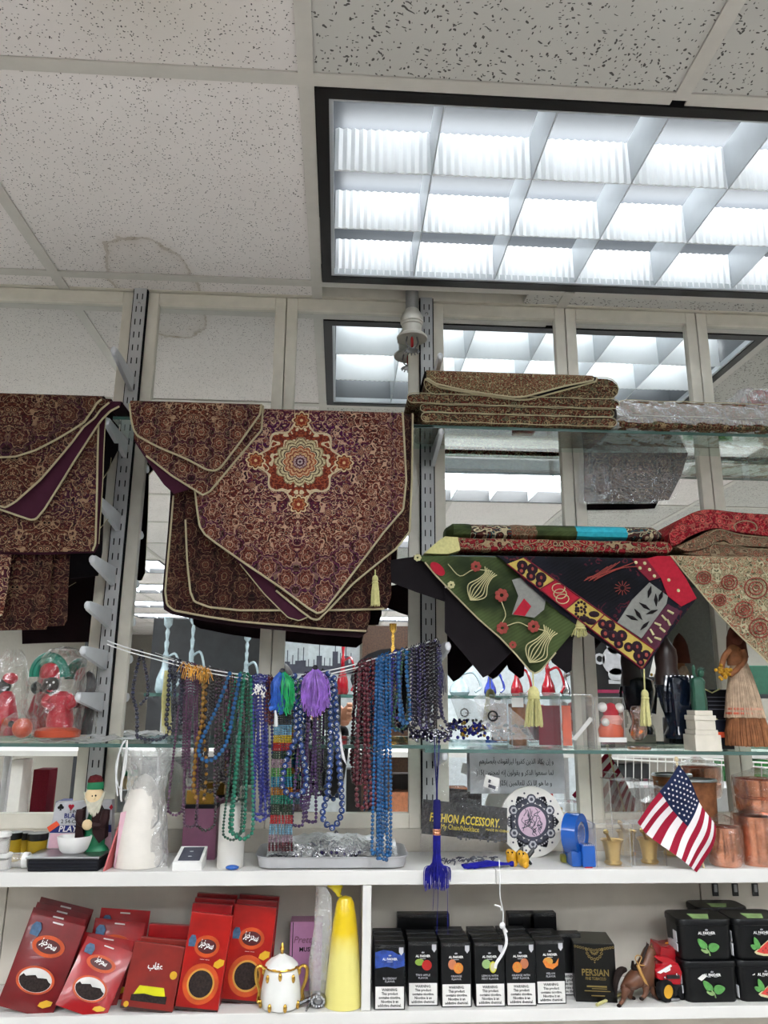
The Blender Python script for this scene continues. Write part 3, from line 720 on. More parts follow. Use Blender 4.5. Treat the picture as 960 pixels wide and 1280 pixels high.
# ---- cloth pile at far left
zl = W(60, 493, 1.49).z
t = thing('tablecloth', 'maroon brocade cloth at the left edge with curved piped flap over a plum lining', 'tablecloth', W(60, 495, 1.49), 'maroon brocade cloths')
g1 = [(-70, 488), (-70, 572), (0, 572), (20, 571), (45, 563), (70, 550), (90, 538), (105, 528), (115, 514), (122, 503), (128, 499)]
cloth('face', g1, 1.482, 'termeh_left', t, zl, uv0=(20, 470), amp=.0018, seed=5, pipe=[g1[2:]])
g2 = [(-70, 490), (-70, 612), (0, 633), (8, 635), (20, 628), (50, 600), (90, 553), (105, 533), (118, 523), (126, 512), (137, 503)]
cloth('second_fold', g2, 1.488, 'termeh_left', t, zl-.003, uv0=(20, 560), amp=.0018, seed=5.2, pipe=[g2[2:]])
g3 = [(-70, 490), (-60, 612), (0, 637), (38, 650), (45, 649), (55, 637), (90, 580), (120, 535), (128, 524), (138, 514), (150, 508)]
cloth('lining', g3, 1.494, 'lining_plum', t, zl-.006, amp=.0018, seed=5.2, pipe=[g3[2:]])
t = thing('tablecloth', 'maroon brocade cloth with straight cut bottom hanging at the far left behind the flap', 'tablecloth', W(60, 497, 1.51), 'maroon brocade cloths')
g4 = [(-70, 500), (-70, 690), (0, 690), (60, 690), (116, 689), (120, 680), (122, 600), (124, 510)]
cloth('face', g4, 1.502, 'termeh_left', t, zl-.006, uv0=(60, 640), amp=.0018, seed=6, pipe=[g4[4:]])
g5 = [(-70, 500), (-70, 692), (60, 693), (118, 691), (124, 680), (129, 600), (133, 508)]
cloth('lining', g5, 1.508, 'lining_plum', t, zl-.008, amp=.0018, seed=6, pipe=[g5[4:]], prad=.001)
t = thing('tablecloth', 'blackish backside of a cloth hanging by the left rail, its piping showing faintly', 'tablecloth', W(60, 499, 1.6), 'maroon brocade cloths')
g6 = [(-40, 500), (-40, 700), (0, 705), (60, 712), (88, 723), (123, 720), (128, 690), (130, 640), (134, 590), (148, 562), (149, 510)]
cloth('face', g6, 1.600, 'lining_black', t, zl-.010, amp=.002, seed=7, back=.02, r=.006)
pt = MB()
for pp in ([(15, 712), (35, 700), (60, 688)], [(14, 728), (28, 726), (55, 712), (90, 689)], [(128, 600), (137, 585), (139, 572)], [(122, 664), (136, 648)]):
    pt.tube(catmull([W(x, y, 1.596) for x, y in pp], 4), .0008, 5)
obj('piping', pt, 'piping', t, w=True)
t = thing('tablecloth', 'dark brown patterned cloth hanging lowest at the left edge above the wrapped figurines', 'tablecloth', W(40, 501, 1.53), 'maroon brocade cloths')
g7 = [(-60, 505), (-60, 790), (0, 788), (58, 787), (62, 770), (66, 700), (68, 505)]
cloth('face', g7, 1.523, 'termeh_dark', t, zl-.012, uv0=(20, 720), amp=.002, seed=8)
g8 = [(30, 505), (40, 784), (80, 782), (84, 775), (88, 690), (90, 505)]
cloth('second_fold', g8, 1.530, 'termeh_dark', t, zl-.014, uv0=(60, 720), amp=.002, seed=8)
t = thing('tablecloth', 'red brown brocade cloth corner at the very left edge of the picture, hanging vertically', 'tablecloth', W(-20, 600, 1.505), 'maroon brocade cloths')
g9 = [(-60, 600), (-60, 772), (-5, 771), (3, 768), (9, 735), (14, 700), (14, 600)]
cloth('face', g9, 1.512, 'termeh_corner', t, W(0, 600, 1.512).z, uv0=(-20, 740), amp=.002, seed=9, pipe=[[(-5, 771), (3, 768)]], closed=True)

# ---- folded carpets on the upper right glass shelf
def slab(name, x0, x1, z0_, z1_, y0, y1, mat, parent, pipe=True, sag=0.0, seed=0, n=26, pm='piping', edge='right', loops=True):
    """one folded layer: rounded folds at both ends, a shallow wave along its length"""
    h = (z1_-z0_)/2; prof = []
    for i in range(n+1):
        x = x0+h+(x1-x0-2*h)*i/n; prof.append((x, z1_+sag*sin(pi*i/n)*-1+.0008*sin(i*1.3+seed)))
    for k in range(1, 6): a = pi/2-pi*k/6; prof.append((x1-h+h*cos(a), (z0_+z1_)/2+h*sin(a)))
    for i in range(n+1):
        x = x1-h-(x1-x0-2*h)*i/n; prof.append((x, z0_+sag*sin(pi*i/n)*-1+.0008*sin(i*1.1+seed)))
    for k in range(1, 6): a = -pi/2-pi*k/6; prof.append((x0+h+h*cos(a), (z0_+z1_)/2+h*sin(a)))
    mb = MB(); N = len(prof); rows = [y0, y0+.004, y0+.012, (y0+y1)/2, y1]; ins = [.0025, .0006, 0, 0, 0]
    for y, e in zip(rows, ins):
        for x, z in prof: mb.v.append((x, y, z+(e if z < (z0_+z1_)/2 else -e)))
    for j in range(len(rows)-1):
        for i in range(N): mb.f.append((j*N+i, j*N+(i+1) % N, (j+1)*N+(i+1) % N, (j+1)*N+i))
    mb.f.append(tuple(range(N))); mb.f.append(tuple(range(5*N-1, 4*N-1, -1)))
    mb.uv = [(x-(x0+x1)/2, z*1.0+y) for x, y, z in mb.v]
    o = obj(name, mb, mat, parent, w=True)
    if pipe:
        pb = MB(); fp = [Vector((x, y0-.0005, z)) for x, z in prof]
        pb.tube([p+Vector((0, 0, .0)) for p in fp], .0009, 5, close=True); obj('piping', pb, pm, parent, w=True)
    return o
def zx(x, y, Y): p = W(x, y, Y); return p.x, p.z
t = thing('folded_carpet', 'folded olive carpet with a pointed flap on top of the upper glass shelf stack', 'carpet', W(650, 490, 1.50), 'folded carpets')
Yc = 1.508
x0, za = zx(530, 492, Yc); x1, zb = zx(772, 472, Yc)
slab('fold', x0, x1, za, zb-.002, Yc, Yc+.15, 'carpet_rust', t)
fl = [(533, 473), (545, 480), (575, 487), (610, 493), (640, 497), (657, 496), (675, 491), (705, 483), (741, 476), (742, 471)]
cloth('flap', fl, Yc-.006, 'carpet_olive', t, zb+.003, back=.14, uv0=(650, 440), amp=.001, pipe=[fl], r=.008)
fl2 = [(531, 474), (548, 484), (600, 494), (645, 500), (660, 500), (690, 492), (745, 477), (746, 472)]
cloth('flap_backing', fl2, Yc-.002, 'lining_black', t, zb+.0015, back=.1, amp=.001, r=.006, pipe=[fl2])
t = thing('folded_carpet', 'folded rust patterned carpet lying lower in the stack on the upper glass shelf', 'carpet', W(650, 520, 1.50), 'folded carpets')
zz = [W(640, y, Yc).z for y in (523, 516.5, 510, 505, 493)]
xa = W(509, 500, Yc).x; xb = W(773, 500, Yc).x
base = zU
hh = zz[4]-base
slab('lower_fold', xa+.03, xb-.008, base, base+hh*.30, Yc, Yc+.15, 'carpet_rust', t)
slab('middle_fold', xa+.028, xb-.012, base+hh*.32, base+hh*.58, Yc, Yc+.15, 'carpet_rust', t)
slab('upper_fold', xa, xb, base+hh*.60, za-.001, Yc-.003, Yc+.15, 'carpet_rust', t)
# plastic-wrapped carpets
def wrap(parent, x0, x1, z0_, z1_, y0, y1, mat='heavy_film', seed=1, n=120):
    rnd = random.Random(seed); mb = MB(); m_ = 40; o = 0; kx = rnd.uniform(0, 9)
    for i in range(n+1):
        x = x0+(x1-x0)*i/n
        for j in range(m_):
            a = 2*pi*j/m_; ca, sa = cos(a), sin(a); q = (abs(ca)**.5)*(1 if ca > 0 else -1); p = (abs(sa)**.5)*(1 if sa > 0 else -1)
            e = .0016*sin(x*140+7*sin(a*3+kx))+.0014*sin(a*9-x*60+kx)+rnd.uniform(-.0006, .0009)+.0006
            mb.v.append((x+rnd.uniform(-.0015, .0015), (y0+y1)/2+((y1-y0)/2+e)*q, (z0_+z1_)/2+((z1_-z0_)/2+e)*p))
    for i in range(n):
        for j in range(m_): mb.f.append((i*m_+j, i*m_+(j+1) % m_, (i+1)*m_+(j+1) % m_, (i+1)*m_+j))
    mb.f.append(tuple(range(m_))); mb.f.append(tuple(range((n+1)*m_-1, n*m_-1, -1)))
    return obj('plastic_wrap', mb, mat, parent, w=True, smooth=False)
t = thing('wrapped_carpet', 'folded carpet in crinkled clear plastic on the right of the upper glass shelf', 'carpet', W(880, 540, 1.51), 'folded carpets')
xa, _ = zx(774, 540, Yc); xb = 1.2; zt1 = W(860, 501, Yc).z
slab('fold', xa, xb, zU+.003, zU+(zt1-zU)*.40, Yc, Yc+.13, 'carpet_rust', t, pipe=False); slab('upper_fold', xa, xb, zU+(zt1-zU)*.42, zt1-.003, Yc, Yc+.13, 'cashmere_beige', t)
wrap(t, xa-.004, xb, zU+.0025, zt1+.002, Yc-.004, Yc+.14)
t = thing('wrapped_carpet', 'second plastic-wrapped carpet slanting up behind the first at the right edge', 'carpet', W(955, 500, 1.56), 'folded carpets')
xa, _ = zx(935, 505, 1.55); zt2 = W(950, 488, 1.55).z
slab('fold', xa, 1.2, zt1+.006, zt2, 1.545, 1.655, 'cashmere_red', t); wrap(t, xa-.006, 1.2, zt1+.005, zt2+.006, 1.54, 1.66, seed=3)
t = thing('wrapped_carpet', 'dark carpet in a clear bag hanging behind the upper shelf edge, below the wrapped carpet', 'carpet', W(800, 600, 1.65), 'folded carpets')
Yb = 1.650
ch = [(730, 566), (730, 627), (800, 627), (836, 625), (852, 594), (860, 566)]
cloth('fold', ch, Yb, 'termeh_dark', t, closed=True, amp=.001)
ch = [(724, 562), (724, 630), (842, 629), (858, 594), (878, 562)]
cloth('plastic_wrap', ch, Yb-.006, 'clear_film', t, closed=True, amp=.002, th=.0004, back_mat='clear_film')
# ---- folded runners and drooping corners on the middle right shelf
Ym = 1.496
t = thing('folded_runner', 'thin folded striped runner with a turquoise section lying on the red runner', 'table runner', W(700, 665, Ym), 'folded runners')
x0, za = zx(567, 672, Ym); x1, zb = zx(832, 660, Ym)
secs = [(560, 590, 'runner_green'), (589, 640, 'runner_striped'), (639, 672, 'cashmere_beige'), (671, 722, 'runner_green'), (721, 785, 'turquoise_cloth'), (784, 832, 'runner_striped')]
for a, b_, mt in secs:
    xa, xb = W(a, 665, Ym).x, W(b_, 665, Ym).x
    rz = (zb+.006-za)/2; mb = MB(); e0, e1 = (.55 if a == 560 else 1), (.6 if b_ == 832 else 1); nn = 12
    for x, e in ((xa, e0), (xa+(xb-xa)*.25, 1), (xa+(xb-xa)*.75, 1.0), (xb, e1)):
        for q in range(nn):
            an = 2*pi*q/nn; cy = Ym+.05+(.05*e)*(abs(cos(an))**.6)*(1 if cos(an) > 0 else -1)
            mb.v.append((x, cy, za+rz+rz*e*sin(an)+.0006*sin(x*300)))
    for j in range(3):
        for q in range(nn): mb.f.append((j*nn+q, j*nn+(q+1) % nn, (j+1)*nn+(q+1) % nn, (j+1)*nn+q))
    mb.f.append(tuple(range(nn))); mb.f.append(tuple(range(4*nn-1, 3*nn-1, -1))); mb.uv = [(x, z*1.5+y) for x, y, z in mb.v]
    obj('woven_section', mb, mt, t, w=True)
t = thing('folded_runner', 'plump folded red floral runner under the striped one on the middle glass shelf', 'table runner', W(700, 690, Ym), 'folded runners')
x0, zc = zx(553, 696, Ym); x1, _ = zx(840, 690, Ym)
slab('fold', x0, x1, zM+.004, za, Ym-.004, Ym+.14, 'runner_red', t, pipe=False)
ear = MB().prism([zx(*p, Ym-.002) for p in ((530, 692), (548, 676), (556, 671), (572, 672), (575, 688), (560, 693))], Ym-.006, Ym+.03)
obj('gold_corner', ear, 'tassel_cream', t, w=True, smooth=False)
# green cloth with drooping tip
zg = W(600, 695, 1.488).z
t = thing('table_runner', 'green floral runner drooping to a tasselled tip below the folded red runners', 'table runner', W(600, 696, 1.488), 'drooping runners')
gr = [(518, 692), (522, 698), (531, 703), (545, 720), (565, 741), (600, 775), (625, 797), (645, 818), (662, 838), (669, 842), (676, 838), (695, 815), (716, 790), (735, 765), (760, 740), (770, 694)]
cloth('face', gr, 1.484, 'runner_green', t, zg, back=.12, uv0=(600, 760), amp=.003, seed=10, pipe=[gr[2:12]], pmat='piping', prad=.0016)
bk = [(556, 735), (556, 790), (580, 818), (604, 847), (612, 843), (640, 815), (660, 790), (640, 740)]
cloth('back_fold', bk, 1.494, 'lining_black', t, closed=True, amp=.002, seed=3)
bk = [(676, 790), (690, 828), (708, 842), (714, 838), (716, 800), (725, 775), (700, 770)]
cloth('back_fold', bk, 1.496, 'lining_black', t, closed=True, amp=.002, seed=3)
bk = [(488, 700), (489, 728), (520, 740), (556, 752), (556, 715), (530, 704), (516, 696)]
cloth('back_fold', bk, 1.497, 'lining_black', t, closed=True, amp=.001, seed=3)
Yd = 1.479
def bulb(cx, cy, ang, s, mat='cream_thread'):      # a woven tulip: fanned cream outlines
    mb = MB(); R = Matrix.Rotation(ang, 2)
    for k in range(-3, 4):
        pts = []
        for q in ((0, 0), (k*3.0, -7), (k*4.6, -16), (k*2.6, -28), (k*1.9+1, -40), (k*3.2, -47)):
            v = R @ Vector((q[0]*s, q[1]*s)); pts.append(W(cx+v.x, cy+v.y, Yd))
        mb.tube(catmull(pts, 4), .0011, 5)
    return mb
def flower(mb, cx, cy, r, n=7):
    for k in range(n):
        a = 2*pi*k/n; p = W(cx+r*.6*cos(a), cy+r*.6*sin(a), Yd); s = PX(cx, cy, Yd); mb.ball(p, r*.38*s, 6, 4, (1, .15, 1))
obj('woven_tulip', bulb(588, 750, radians(35), .95), 'cream_thread', t, w=True); obj('woven_tulip', bulb(662, 828, radians(32), 1.05), 'cream_thread', t, w=True)
fm = MB()
for a in ((627, 744, 9), (628, 785, 8), (667, 783, 8), (595, 708, 7), (641, 806, 5)): flower(fm, *a)
obj('woven_flowers', fm, 'berry_red', t, w=True, kind='stuff')
pt = MB()
for pp in ([(627, 752), (632, 768), (628, 778)], [(634, 782), (648, 778), (660, 783)], [(672, 786), (684, 790), (688, 800)], [(560, 705), (575, 720), (592, 712), (615, 714)]): pt.tube(catmull([W(x, y, Yd+.001) for x, y in pp], 4), .0009, 5)
for cx, cy, in ((522, 697), (564, 731)): flower(pt, cx, cy, 5)
obj('woven_stems', pt, 'cream_thread', t, w=True, kind='stuff')
rl = MB().disc(*zx(547, 711, Yd), 11*PX(547, 711, Yd), 6*PX(547, 711, Yd), Yd, Yd+.001); rl.xf(Matrix.Translation(W(547, 711, Yd)) @ Matrix.Rotation(radians(42), 4, 'Y') @ Matrix.Translation(-W(547, 711, Yd)))
obj('woven_leaf', rl, 'crimson_cloth', t, w=True)
cl_ = MB().prism([zx(x, y, Yd) for x, y in ((640, 725), (672, 716), (685, 735), (680, 762), (668, 772), (640, 768), (648, 745))], Yd-.0002, Yd+.001); obj('woven_panel', cl_, 'grey_cloth', t, w=True, smooth=False)
cl_ = MB().prism([zx(x, y, Yd) for x, y in ((641, 768), (655, 748), (664, 758), (656, 770))], Yd-.0008, Yd+.001); obj('woven_petal', cl_, 'crimson_cloth', t, w=True, smooth=False)
add_tassel(t, (666, 840), (667, 866), (667, 908), 25, 1.478, strands=70, seed=4)
# navy runner with patchwork border
Yn = 1.475; zn = W(720, 695, Yn).z
t = thing('table_runner', 'dark navy runner edged with yellow and crimson patches, its corner drooping over the shelf', 'table runner', W(720, 696, Yn), 'drooping runners')
nv = [(622, 694), (632, 703), (660, 731), (700, 766), (750, 801), (780, 821), (800, 836), (806, 835), (812, 828), (826, 805), (840, 787), (853, 770), (871, 748), (855, 722), (838, 695)]
cloth('face', nv, Yn, 'runner_navy', t, zn, back=.12, uv0=(730, 750), amp=.0015, seed=12)
Yp = Yn-.0045
def patch(name, pts, mat, d=0.0): return obj(name, MB().prism([zx(x, y, Yp-d) for x, y in pts], Yp-d, Yp-d+.0016), mat, t, w=True, smooth=False)
# border running down to the right: inner edge A-B, outer edge C-D
A0, B0, C0, D0 = Vector((655, 697)), Vector((818, 812)), Vector((634, 705)), Vector((803, 836))
def bp(s, q): a = A0.lerp(B0, s); c = C0.lerp(D0, s); return tuple(a.lerp(c, q))
segs_ = [(0, .24, 'gold_cloth'), (.245, .43, 'crimson_cloth'), (.435, .615, 'gold_cloth'), (.62, 1.0, 'gold_cloth')]
for s0, s1, mt in segs_: patch('border_patch', [bp(s0, 0), bp(s1, 0), bp(s1, 1), bp(s0, 1)], mt)
ed = MB()
for q in (0, .5, 1): 
    if q != .5: ed.tube([W(*bp(0, q), Yp-.001), W(*bp(.5, q), Yp-.001), W(*bp(1, q), Yp-.001)], .0014, 5)
for s in (.2425, .4325, .6175, 1.0): ed.tube([W(*bp(s, 0), Yp-.001), W(*bp(s, 1), Yp-.001)], .0013, 5)
obj('border_braid', ed, 'maroon_cloth', t, w=True)
rnd = random.Random(5); bd, br_, ct = MB(), MB(), MB()
for s, q, r in [(.05, .5, 7), (.10, .28, 7), (.14, .7, 6), (.18, .4, 7), (.21, .75, 5), (.08, .8, 5), (.65, .45, 6), (.69, .3, 7), (.70, .75, 6), (.745, .6, 7), (.785, .35, 7), (.80, .75, 6), (.86, .6, 6), (.90, .35, 7), (.94, .65, 7), (.975, .4, 6), (.97, .82, 5)]:
    p = W(*bp(s, q), Yp-.001); k = PX(700, 760, Yp); bd.ball(p, r*k, 10, 6, (1, .12, 1)); br_.ball(p+Vector((0, -.0008, 0)), r*.45*k, 8, 5, (1, .12, 1))
for s, q in ((.48, .4), (.505, .65)):
    for j in range(9):
        a = 2*pi*j/9; p0 = bp(s, q); bd.ball(W(p0[0]+6*cos(a), p0[1]+6*sin(a), Yp-.001), 1.9*k, 6, 4, (1, .15, 1))
for s, q in ((.57, .3), (.59, .7), (.55, .8)): bd.ball(W(*bp(s, q), Yp-.001), 5*k, 8, 5, (1.4, .12, .8))
for q0, s0 in ((.3, .30), (.65, .37), (.5, .335)):
    c0 = bp(s0, q0); ct.tube([W(c0[0]+8*cos(a), c0[1]+6*sin(a), Yp-.001) for a in [2*pi*j/14 for j in range(14)]], .001, 5, close=True)
obj('berry_motifs', bd, 'berry_dark', t, w=True, kind='stuff'); obj('berry_hearts', br_, 'berry_red', t, w=True, kind='stuff'); obj('knot_motifs', ct, 'cream_thread', t, w=True)
patch('corner_patch', [(822, 695), (838, 695), (857, 722), (871, 748), (852, 758), (835, 745), (826, 722), (808, 698)], 'crimson_cloth')
patch('corner_patch', [(790, 698), (808, 698), (826, 722), (812, 726), (798, 712)], 'maroon_cloth')
patch('side_patch', [(835, 755), (851, 764), (834, 790), (820, 812), (802, 800), (818, 775)], 'plum_cloth')
patch('woven_ground', [(812, 728), (835, 745), (833, 755), (802, 798), (772, 778), (790, 750)], 'grey_cloth')
pm_ = MB()
for x, y, a in ((838, 765, .5), (830, 772, .9), (822, 780, .4), (836, 778, 1.2), (828, 787, .7), (815, 790, 1.1), (822, 798, .3), (812, 800, .9)):
    c = W(x, y, Yp-.001); pm_.tube([c+Vector((-cos(a), 0, sin(a)))*4*k, c+Vector((cos(a), 0, -sin(a)))*4*k], [1.2*k, 1.6*k], 5)
for x, y in ((795, 703), (800, 710), (806, 704), (812, 712), (818, 720), (836, 725), (848, 738)): pm_.ball(W(x, y, Yp-.001), 2.2*k, 6, 4, (1, .3, 1))
obj('pale_motifs', pm_, 'cream_thread', t, w=True, kind='stuff')
dk = MB()
for x, y, a in ((812, 740, 1.9), (820, 750, 1.6), (826, 745, 2.0), (806, 758, .6), (798, 768, 1.0), (806, 782, 2.4), (790, 772, .4), (815, 765, 2.8)):
    c = W(x, y, Yp-.0012); dk.tube([c+Vector((-cos(a), 0, sin(a)))*8*k, c, c+Vector((cos(a), 0, -sin(a)))*8*k], [.3*k, 2.4*k, .3*k], 6)
obj('dark_leaves', dk, 'lining_black', t, w=True, kind='stuff')
rt_ = MB()
for j in range(9):
    x = 735+j*5; rt_.tube(catmull([W(730+j*2, 726-(j % 3)*2, Yp), W(745+j*4, 718-j, Yp-.001), W(760+j*5, 708-(j % 4)*2, Yp)], 3), .0009, 4)
for j in range(12): a = 2*pi*j/12; rt_.tube([W(778+3*cos(a), 735+3*sin(a), Yp-.001), W(778+10*cos(a), 735+9*sin(a), Yp-.001)], .0008, 4)
obj('red_threads', rt_, 'berry_red', t, w=True, kind='stuff')
add_tassel(t, (805, 836), (806, 866), (807, 907), 15, 1.468, strands=50, seed=6)
add_tassel(t, (725, 774), (725, 779), (725, 796), 22, 1.482, strands=40, seed=7)
# cream paisley cloth at right and red folded cloth on it
t = thing('table_runner', 'cream and red paisley cloth with one long diagonal piped edge at the right', 'table runner', W(900, 700, 1.482), 'drooping runners')
cr = [(838, 694), (852, 712), (870, 733), (885, 752), (905, 775), (930, 800), (960, 829), (985, 855), (1020, 880), (1040, 694)]
cloth('face', cr, 1.482, 'cashmere_cream', t, W(900, 694, 1.482).z, back_mat='grey_cloth', back=.12, uv0=(900, 760), amp=.002, seed=14, pipe=[cr[:9]], prad=.0015)
pz = MB()
for cx, cy, r in ((912, 728, 9), (945, 735, 13), (930, 762, 10), (950, 785, 12), (880, 722, 8), (900, 750, 7)):
    for q in (1.0, .62, .3): pz.tube([W(cx+r*q*cos(a)*1.1, cy+r*q*sin(a), 1.4775) for a in [2*pi*j/16 for j in range(16)]], .0012, 5, close=True)
obj('paisley_rings', pz, 'berry_red', t, w=True, kind='stuff')
t = thing('folded_cloth', 'stack of red and beige patterned cloths folded at the right end of the middle shelf', 'tablecloth', W(900, 690, 1.5), 'folded runners')
def hump(name, pts, mat, y0=1.487, y1=1.63, pipe=None):
    L = catmull([W(x, y, y0) for x, y in pts]+[W(*pts[0], y0)], 5)[:-1]
    mb = MB(); N = len(L)
    for y, e in ((y0+.003, .985), (y0-.001+.002, 1), (y0+.02, 1), (y1, 1)):
        c = sum(L, Vector())/N
        for p in L: mb.v.append((c.x+(p.x-c.x)*e, y, c.z+(p.z-c.z)*e))
    for j in range(3):
        for i in range(N): mb.f.append((j*N+i, j*N+(i+1) % N, (j+1)*N+(i+1) % N, (j+1)*N+i))
    mb.f.append(tuple(range(N))); mb.f.append(tuple(range(4*N-1, 3*N-1, -1)))
    mb.uv = [(x-.4, z+y) for x, y, z in mb.v]
    return obj(name, mb, mat, t, w=True)
hump('red_fold', [(836, 668), (850, 650), (880, 637), (930, 641), (1010, 648), (1010, 672), (930, 666), (895, 660), (865, 669), (842, 682)], 'cashmere_red')
hump('beige_fold', [(845, 683), (870, 672), (895, 661), (930, 668), (1010, 674), (1010, 684), (925, 682), (905, 675), (890, 682), (862, 689)], 'cashmere_beige')
hump('beige_fold', [(852, 692), (880, 686), (894, 678), (905, 676), (930, 684), (1010, 686), (1010, 698), (940, 697), (900, 696)], 'cashmere_beige')
hm = MB()
for pp in ([(893, 679), (888, 686), (893, 694), (930, 697), (1000, 699)], [(893, 679), (910, 680), (940, 686), (1000, 688)], [(885, 668), (900, 662), (930, 669), (1000, 676)]): hm.tube(catmull([W(x, y, 1.485) for x, y in pp], 5), .0011, 5)
for pp in ([(920, 664), (918, 656), (930, 651), (943, 654), (946, 662), (938, 663)],): hm.tube(catmull([W(x, y, 1.484) for x, y in pp], 5), .0012, 5)
obj('fold_edges', hm, 'cashmere_beige', t, w=True)
# ================================================================== bead necklaces on the white cord
def B(name, c, c2=None, **k): return M(name, tuple(v*.42 for v in rgb(c)[:3]), k.pop('rough', .1), var=.4, scale=140, coat=.25, **k)
B('bead_navy', '#23264a'); B('bead_mauve', '#6b3f60'); B('bead_amber', '#b9832b'); B('bead_black', '#241318'); B('bead_blue', '#1f70b4'); B('bead_green', '#15573f')
B('bead_teal', '#1f9a78'); B('bead_royal', '#2b2f96'); B('bead_red', '#6c1418'); B('bead_eye', '#2d4f9a'); B('bead_eye_white', '#dfe6ee'); B('bead_purple', '#4b2763'); B('bead_olive', '#20301c'); B('bead_garnet', '#6a1026')
B('bead_sky', '#1c6fb6'); B('bead_dark', '#16162c'); B('bead_violet', '#2d2058'); B('band_lightblue', '#7fb6d2'); B('band_yellow', '#e2c022'); B('band_red', '#c01f22'); B('band_green', '#12401f'); B('band_pink', '#a98a9a'); B('band_lime', '#4f9a3c')
B('band_cyan', '#2f8fae'); B('band_orange', '#b87414'); B('band_teal', '#1d8a72'); B('band_maroon', '#5e1220'); B('bead_lightroyal', '#3c46b4')
M('cord_white', '#dcdcdc', .6, var=.05); M('cord_navy', '#1c1c5a', .7); M('tassel_purple', '#8d5cba', .45, var=.45, scale=60, sheen=.3); M('tassel_green', '#16a05a', .45, var=.4, scale=60); M('tassel_blue', '#1f56b0', .45, var=.4, scale=60); M('tassel_royal', '#1a1a78', .6, var=.4, scale=60); M('gold_thread', '#c98b1c', .5, var=.3)
YN = 1.492
CORD = [(134, 803), (160, 812), (200, 823), (240, 834), (280, 842), (330, 848), (380, 845), (430, 836), (480, 822), (520, 810), (546, 801)]
def cord_y(x):
    for (x0, y0), (x1, y1) in zip(CORD, CORD[1:]):
        if x0 <= x <= x1: return y0+(y1-y0)*(x-x0)/(x1-x0)
    return CORD[0][1]
t = thing('clothesline', 'doubled white cord stretched between two shelf brackets, carrying the necklaces', 'cord', W(340, 845, YN))
for dy in (0, 4.5): obj('strand', MB().tube(catmull([W(x, y+dy-2, YN+.0025) for x, y in CORD], 4), .0011, 6), 'cord_white', t, w=True)
def beads(name, pts, Y, rpx, mat, parent, gap=1.0, jit=.0, n=8, m=5, sq=1.0, alt=None, wob=0, seed=1):
    """beads strung along a smoothed pixel path"""
    rnd = random.Random(seed); P = catmull([W(x, y, Y) for x, y in pts], 10); s = PX(pts[0][0], pts[0][1], Y); r = rpx*s
    L = resample(P, 2*r*gap); mb = MB(); mb2 = MB()
    for i, p in enumerate(L):
        q = (mb2 if alt and i % 2 else mb)
        q.ball(p+Vector((rnd.uniform(-1, 1)*jit*r, rnd.uniform(-1, 1)*jit*r, 0)), r*rnd.uniform(.93, 1.05), n, m, (1, 1, sq))
    o = obj(name, mb, mat, parent, w=True, kind='stuff')
    if alt: obj(name, mb2, alt, parent, w=True, kind='stuff')
    st = MB().tube(P, .25*r, 4); obj('string', st, mat, parent, w=True)
    return o
def necklace(xl, xr, xb, yb, hw, r, mat, label, group=None, Y=YN, alt=None, yt=None, n=8, m=5, seed=1, mid=None, sq=1.0, cat='necklace', gap=1.02):
    yl, yr = (cord_y(xl), cord_y(xr)) if yt is None else (yt, yt)
    t = thing('bead_necklace', label, cat, W((xl+xr)/2, (yl+yr)/2, Y), group)
    a = [(xl, yl)]; rgt = [(xr, yr)]
    L = yb-(yl+yr)/2
    for f in (.35, .7): a.append((xl+(xb-hw-xl)*f+.8*sin(seed*3+f*9), yl+L*f*.95))
    a += [(xb-hw, yb-hw*1.1), (xb-hw*.55, yb-hw*.25), (xb, yb), (xb+hw*.55, yb-hw*.25), (xb+hw, yb-hw*1.1)]
    for f in (.7, .35): a.append((xr+(xb+hw-xr)*f+.8*sin(seed*5+f*7), yr+L*f*.95))
    beads('beads', a+rgt, Y, r, mat, t, n=n, m=m, alt=alt, seed=seed, sq=sq, gap=gap)
    # short loop over the cord
    obj('cord_loop', MB().tube([W(xl, yl, Y), W((xl+xr)/2, min(yl, yr)-4, Y+.004), W(xr, yr, Y)], .0012, 5), mat, t, w=True)
    return t
# left end
t = thing('bead_necklace', 'dark navy and white bead strand lying over the edge of the glass shelf at left', 'necklace', W(180, 815, 1.51))
beads('beads', [(176, 814), (168, 850), (166, 870), (171, 890), (171, 921)], 1.508, 2.6, 'bead_navy', t, seed=2)
beads('beads', [(172, 922), (185, 924.5), (200, 924), (210, 916), (216, 895), (217, 860), (213, 836)], 1.508, 2.4, 'bead_navy', t, seed=3)
beads('beads', [(177, 814), (184, 850), (184, 870), (176, 880)], 1.506, 2.3, 'bead_navy', t, seed=4)
necklace(213, 229, 217, 913, 9, 2.9, 'bead_navy', 'navy bead necklace hanging beside the golden fringe at the left', Y=YN+.006)
necklace(219, 226, 222, 880, 4, 2.4, 'bead_navy', 'short navy bead loop in front of the longer navy necklace', seed=3)
gb = MB()
rnd = random.Random(3)
for k in range(60):
    x = rnd.uniform(203, 214); gb.tube([W(206+rnd.uniform(0, 6), 838, YN+.012), W(x-1, 870, YN+.012+rnd.uniform(-.005, .005)), W(x+rnd.uniform(-2, 2), 908+rnd.uniform(-8, 12), YN+.014)], .0006, 4)
t = thing('thread_fringe', 'pale gold thread fringe hanging left of the navy bead necklaces', 'tassel', W(208, 838, YN+.012)); obj('threads', gb, 'tassel_cream', t, w=True, kind='stuff')
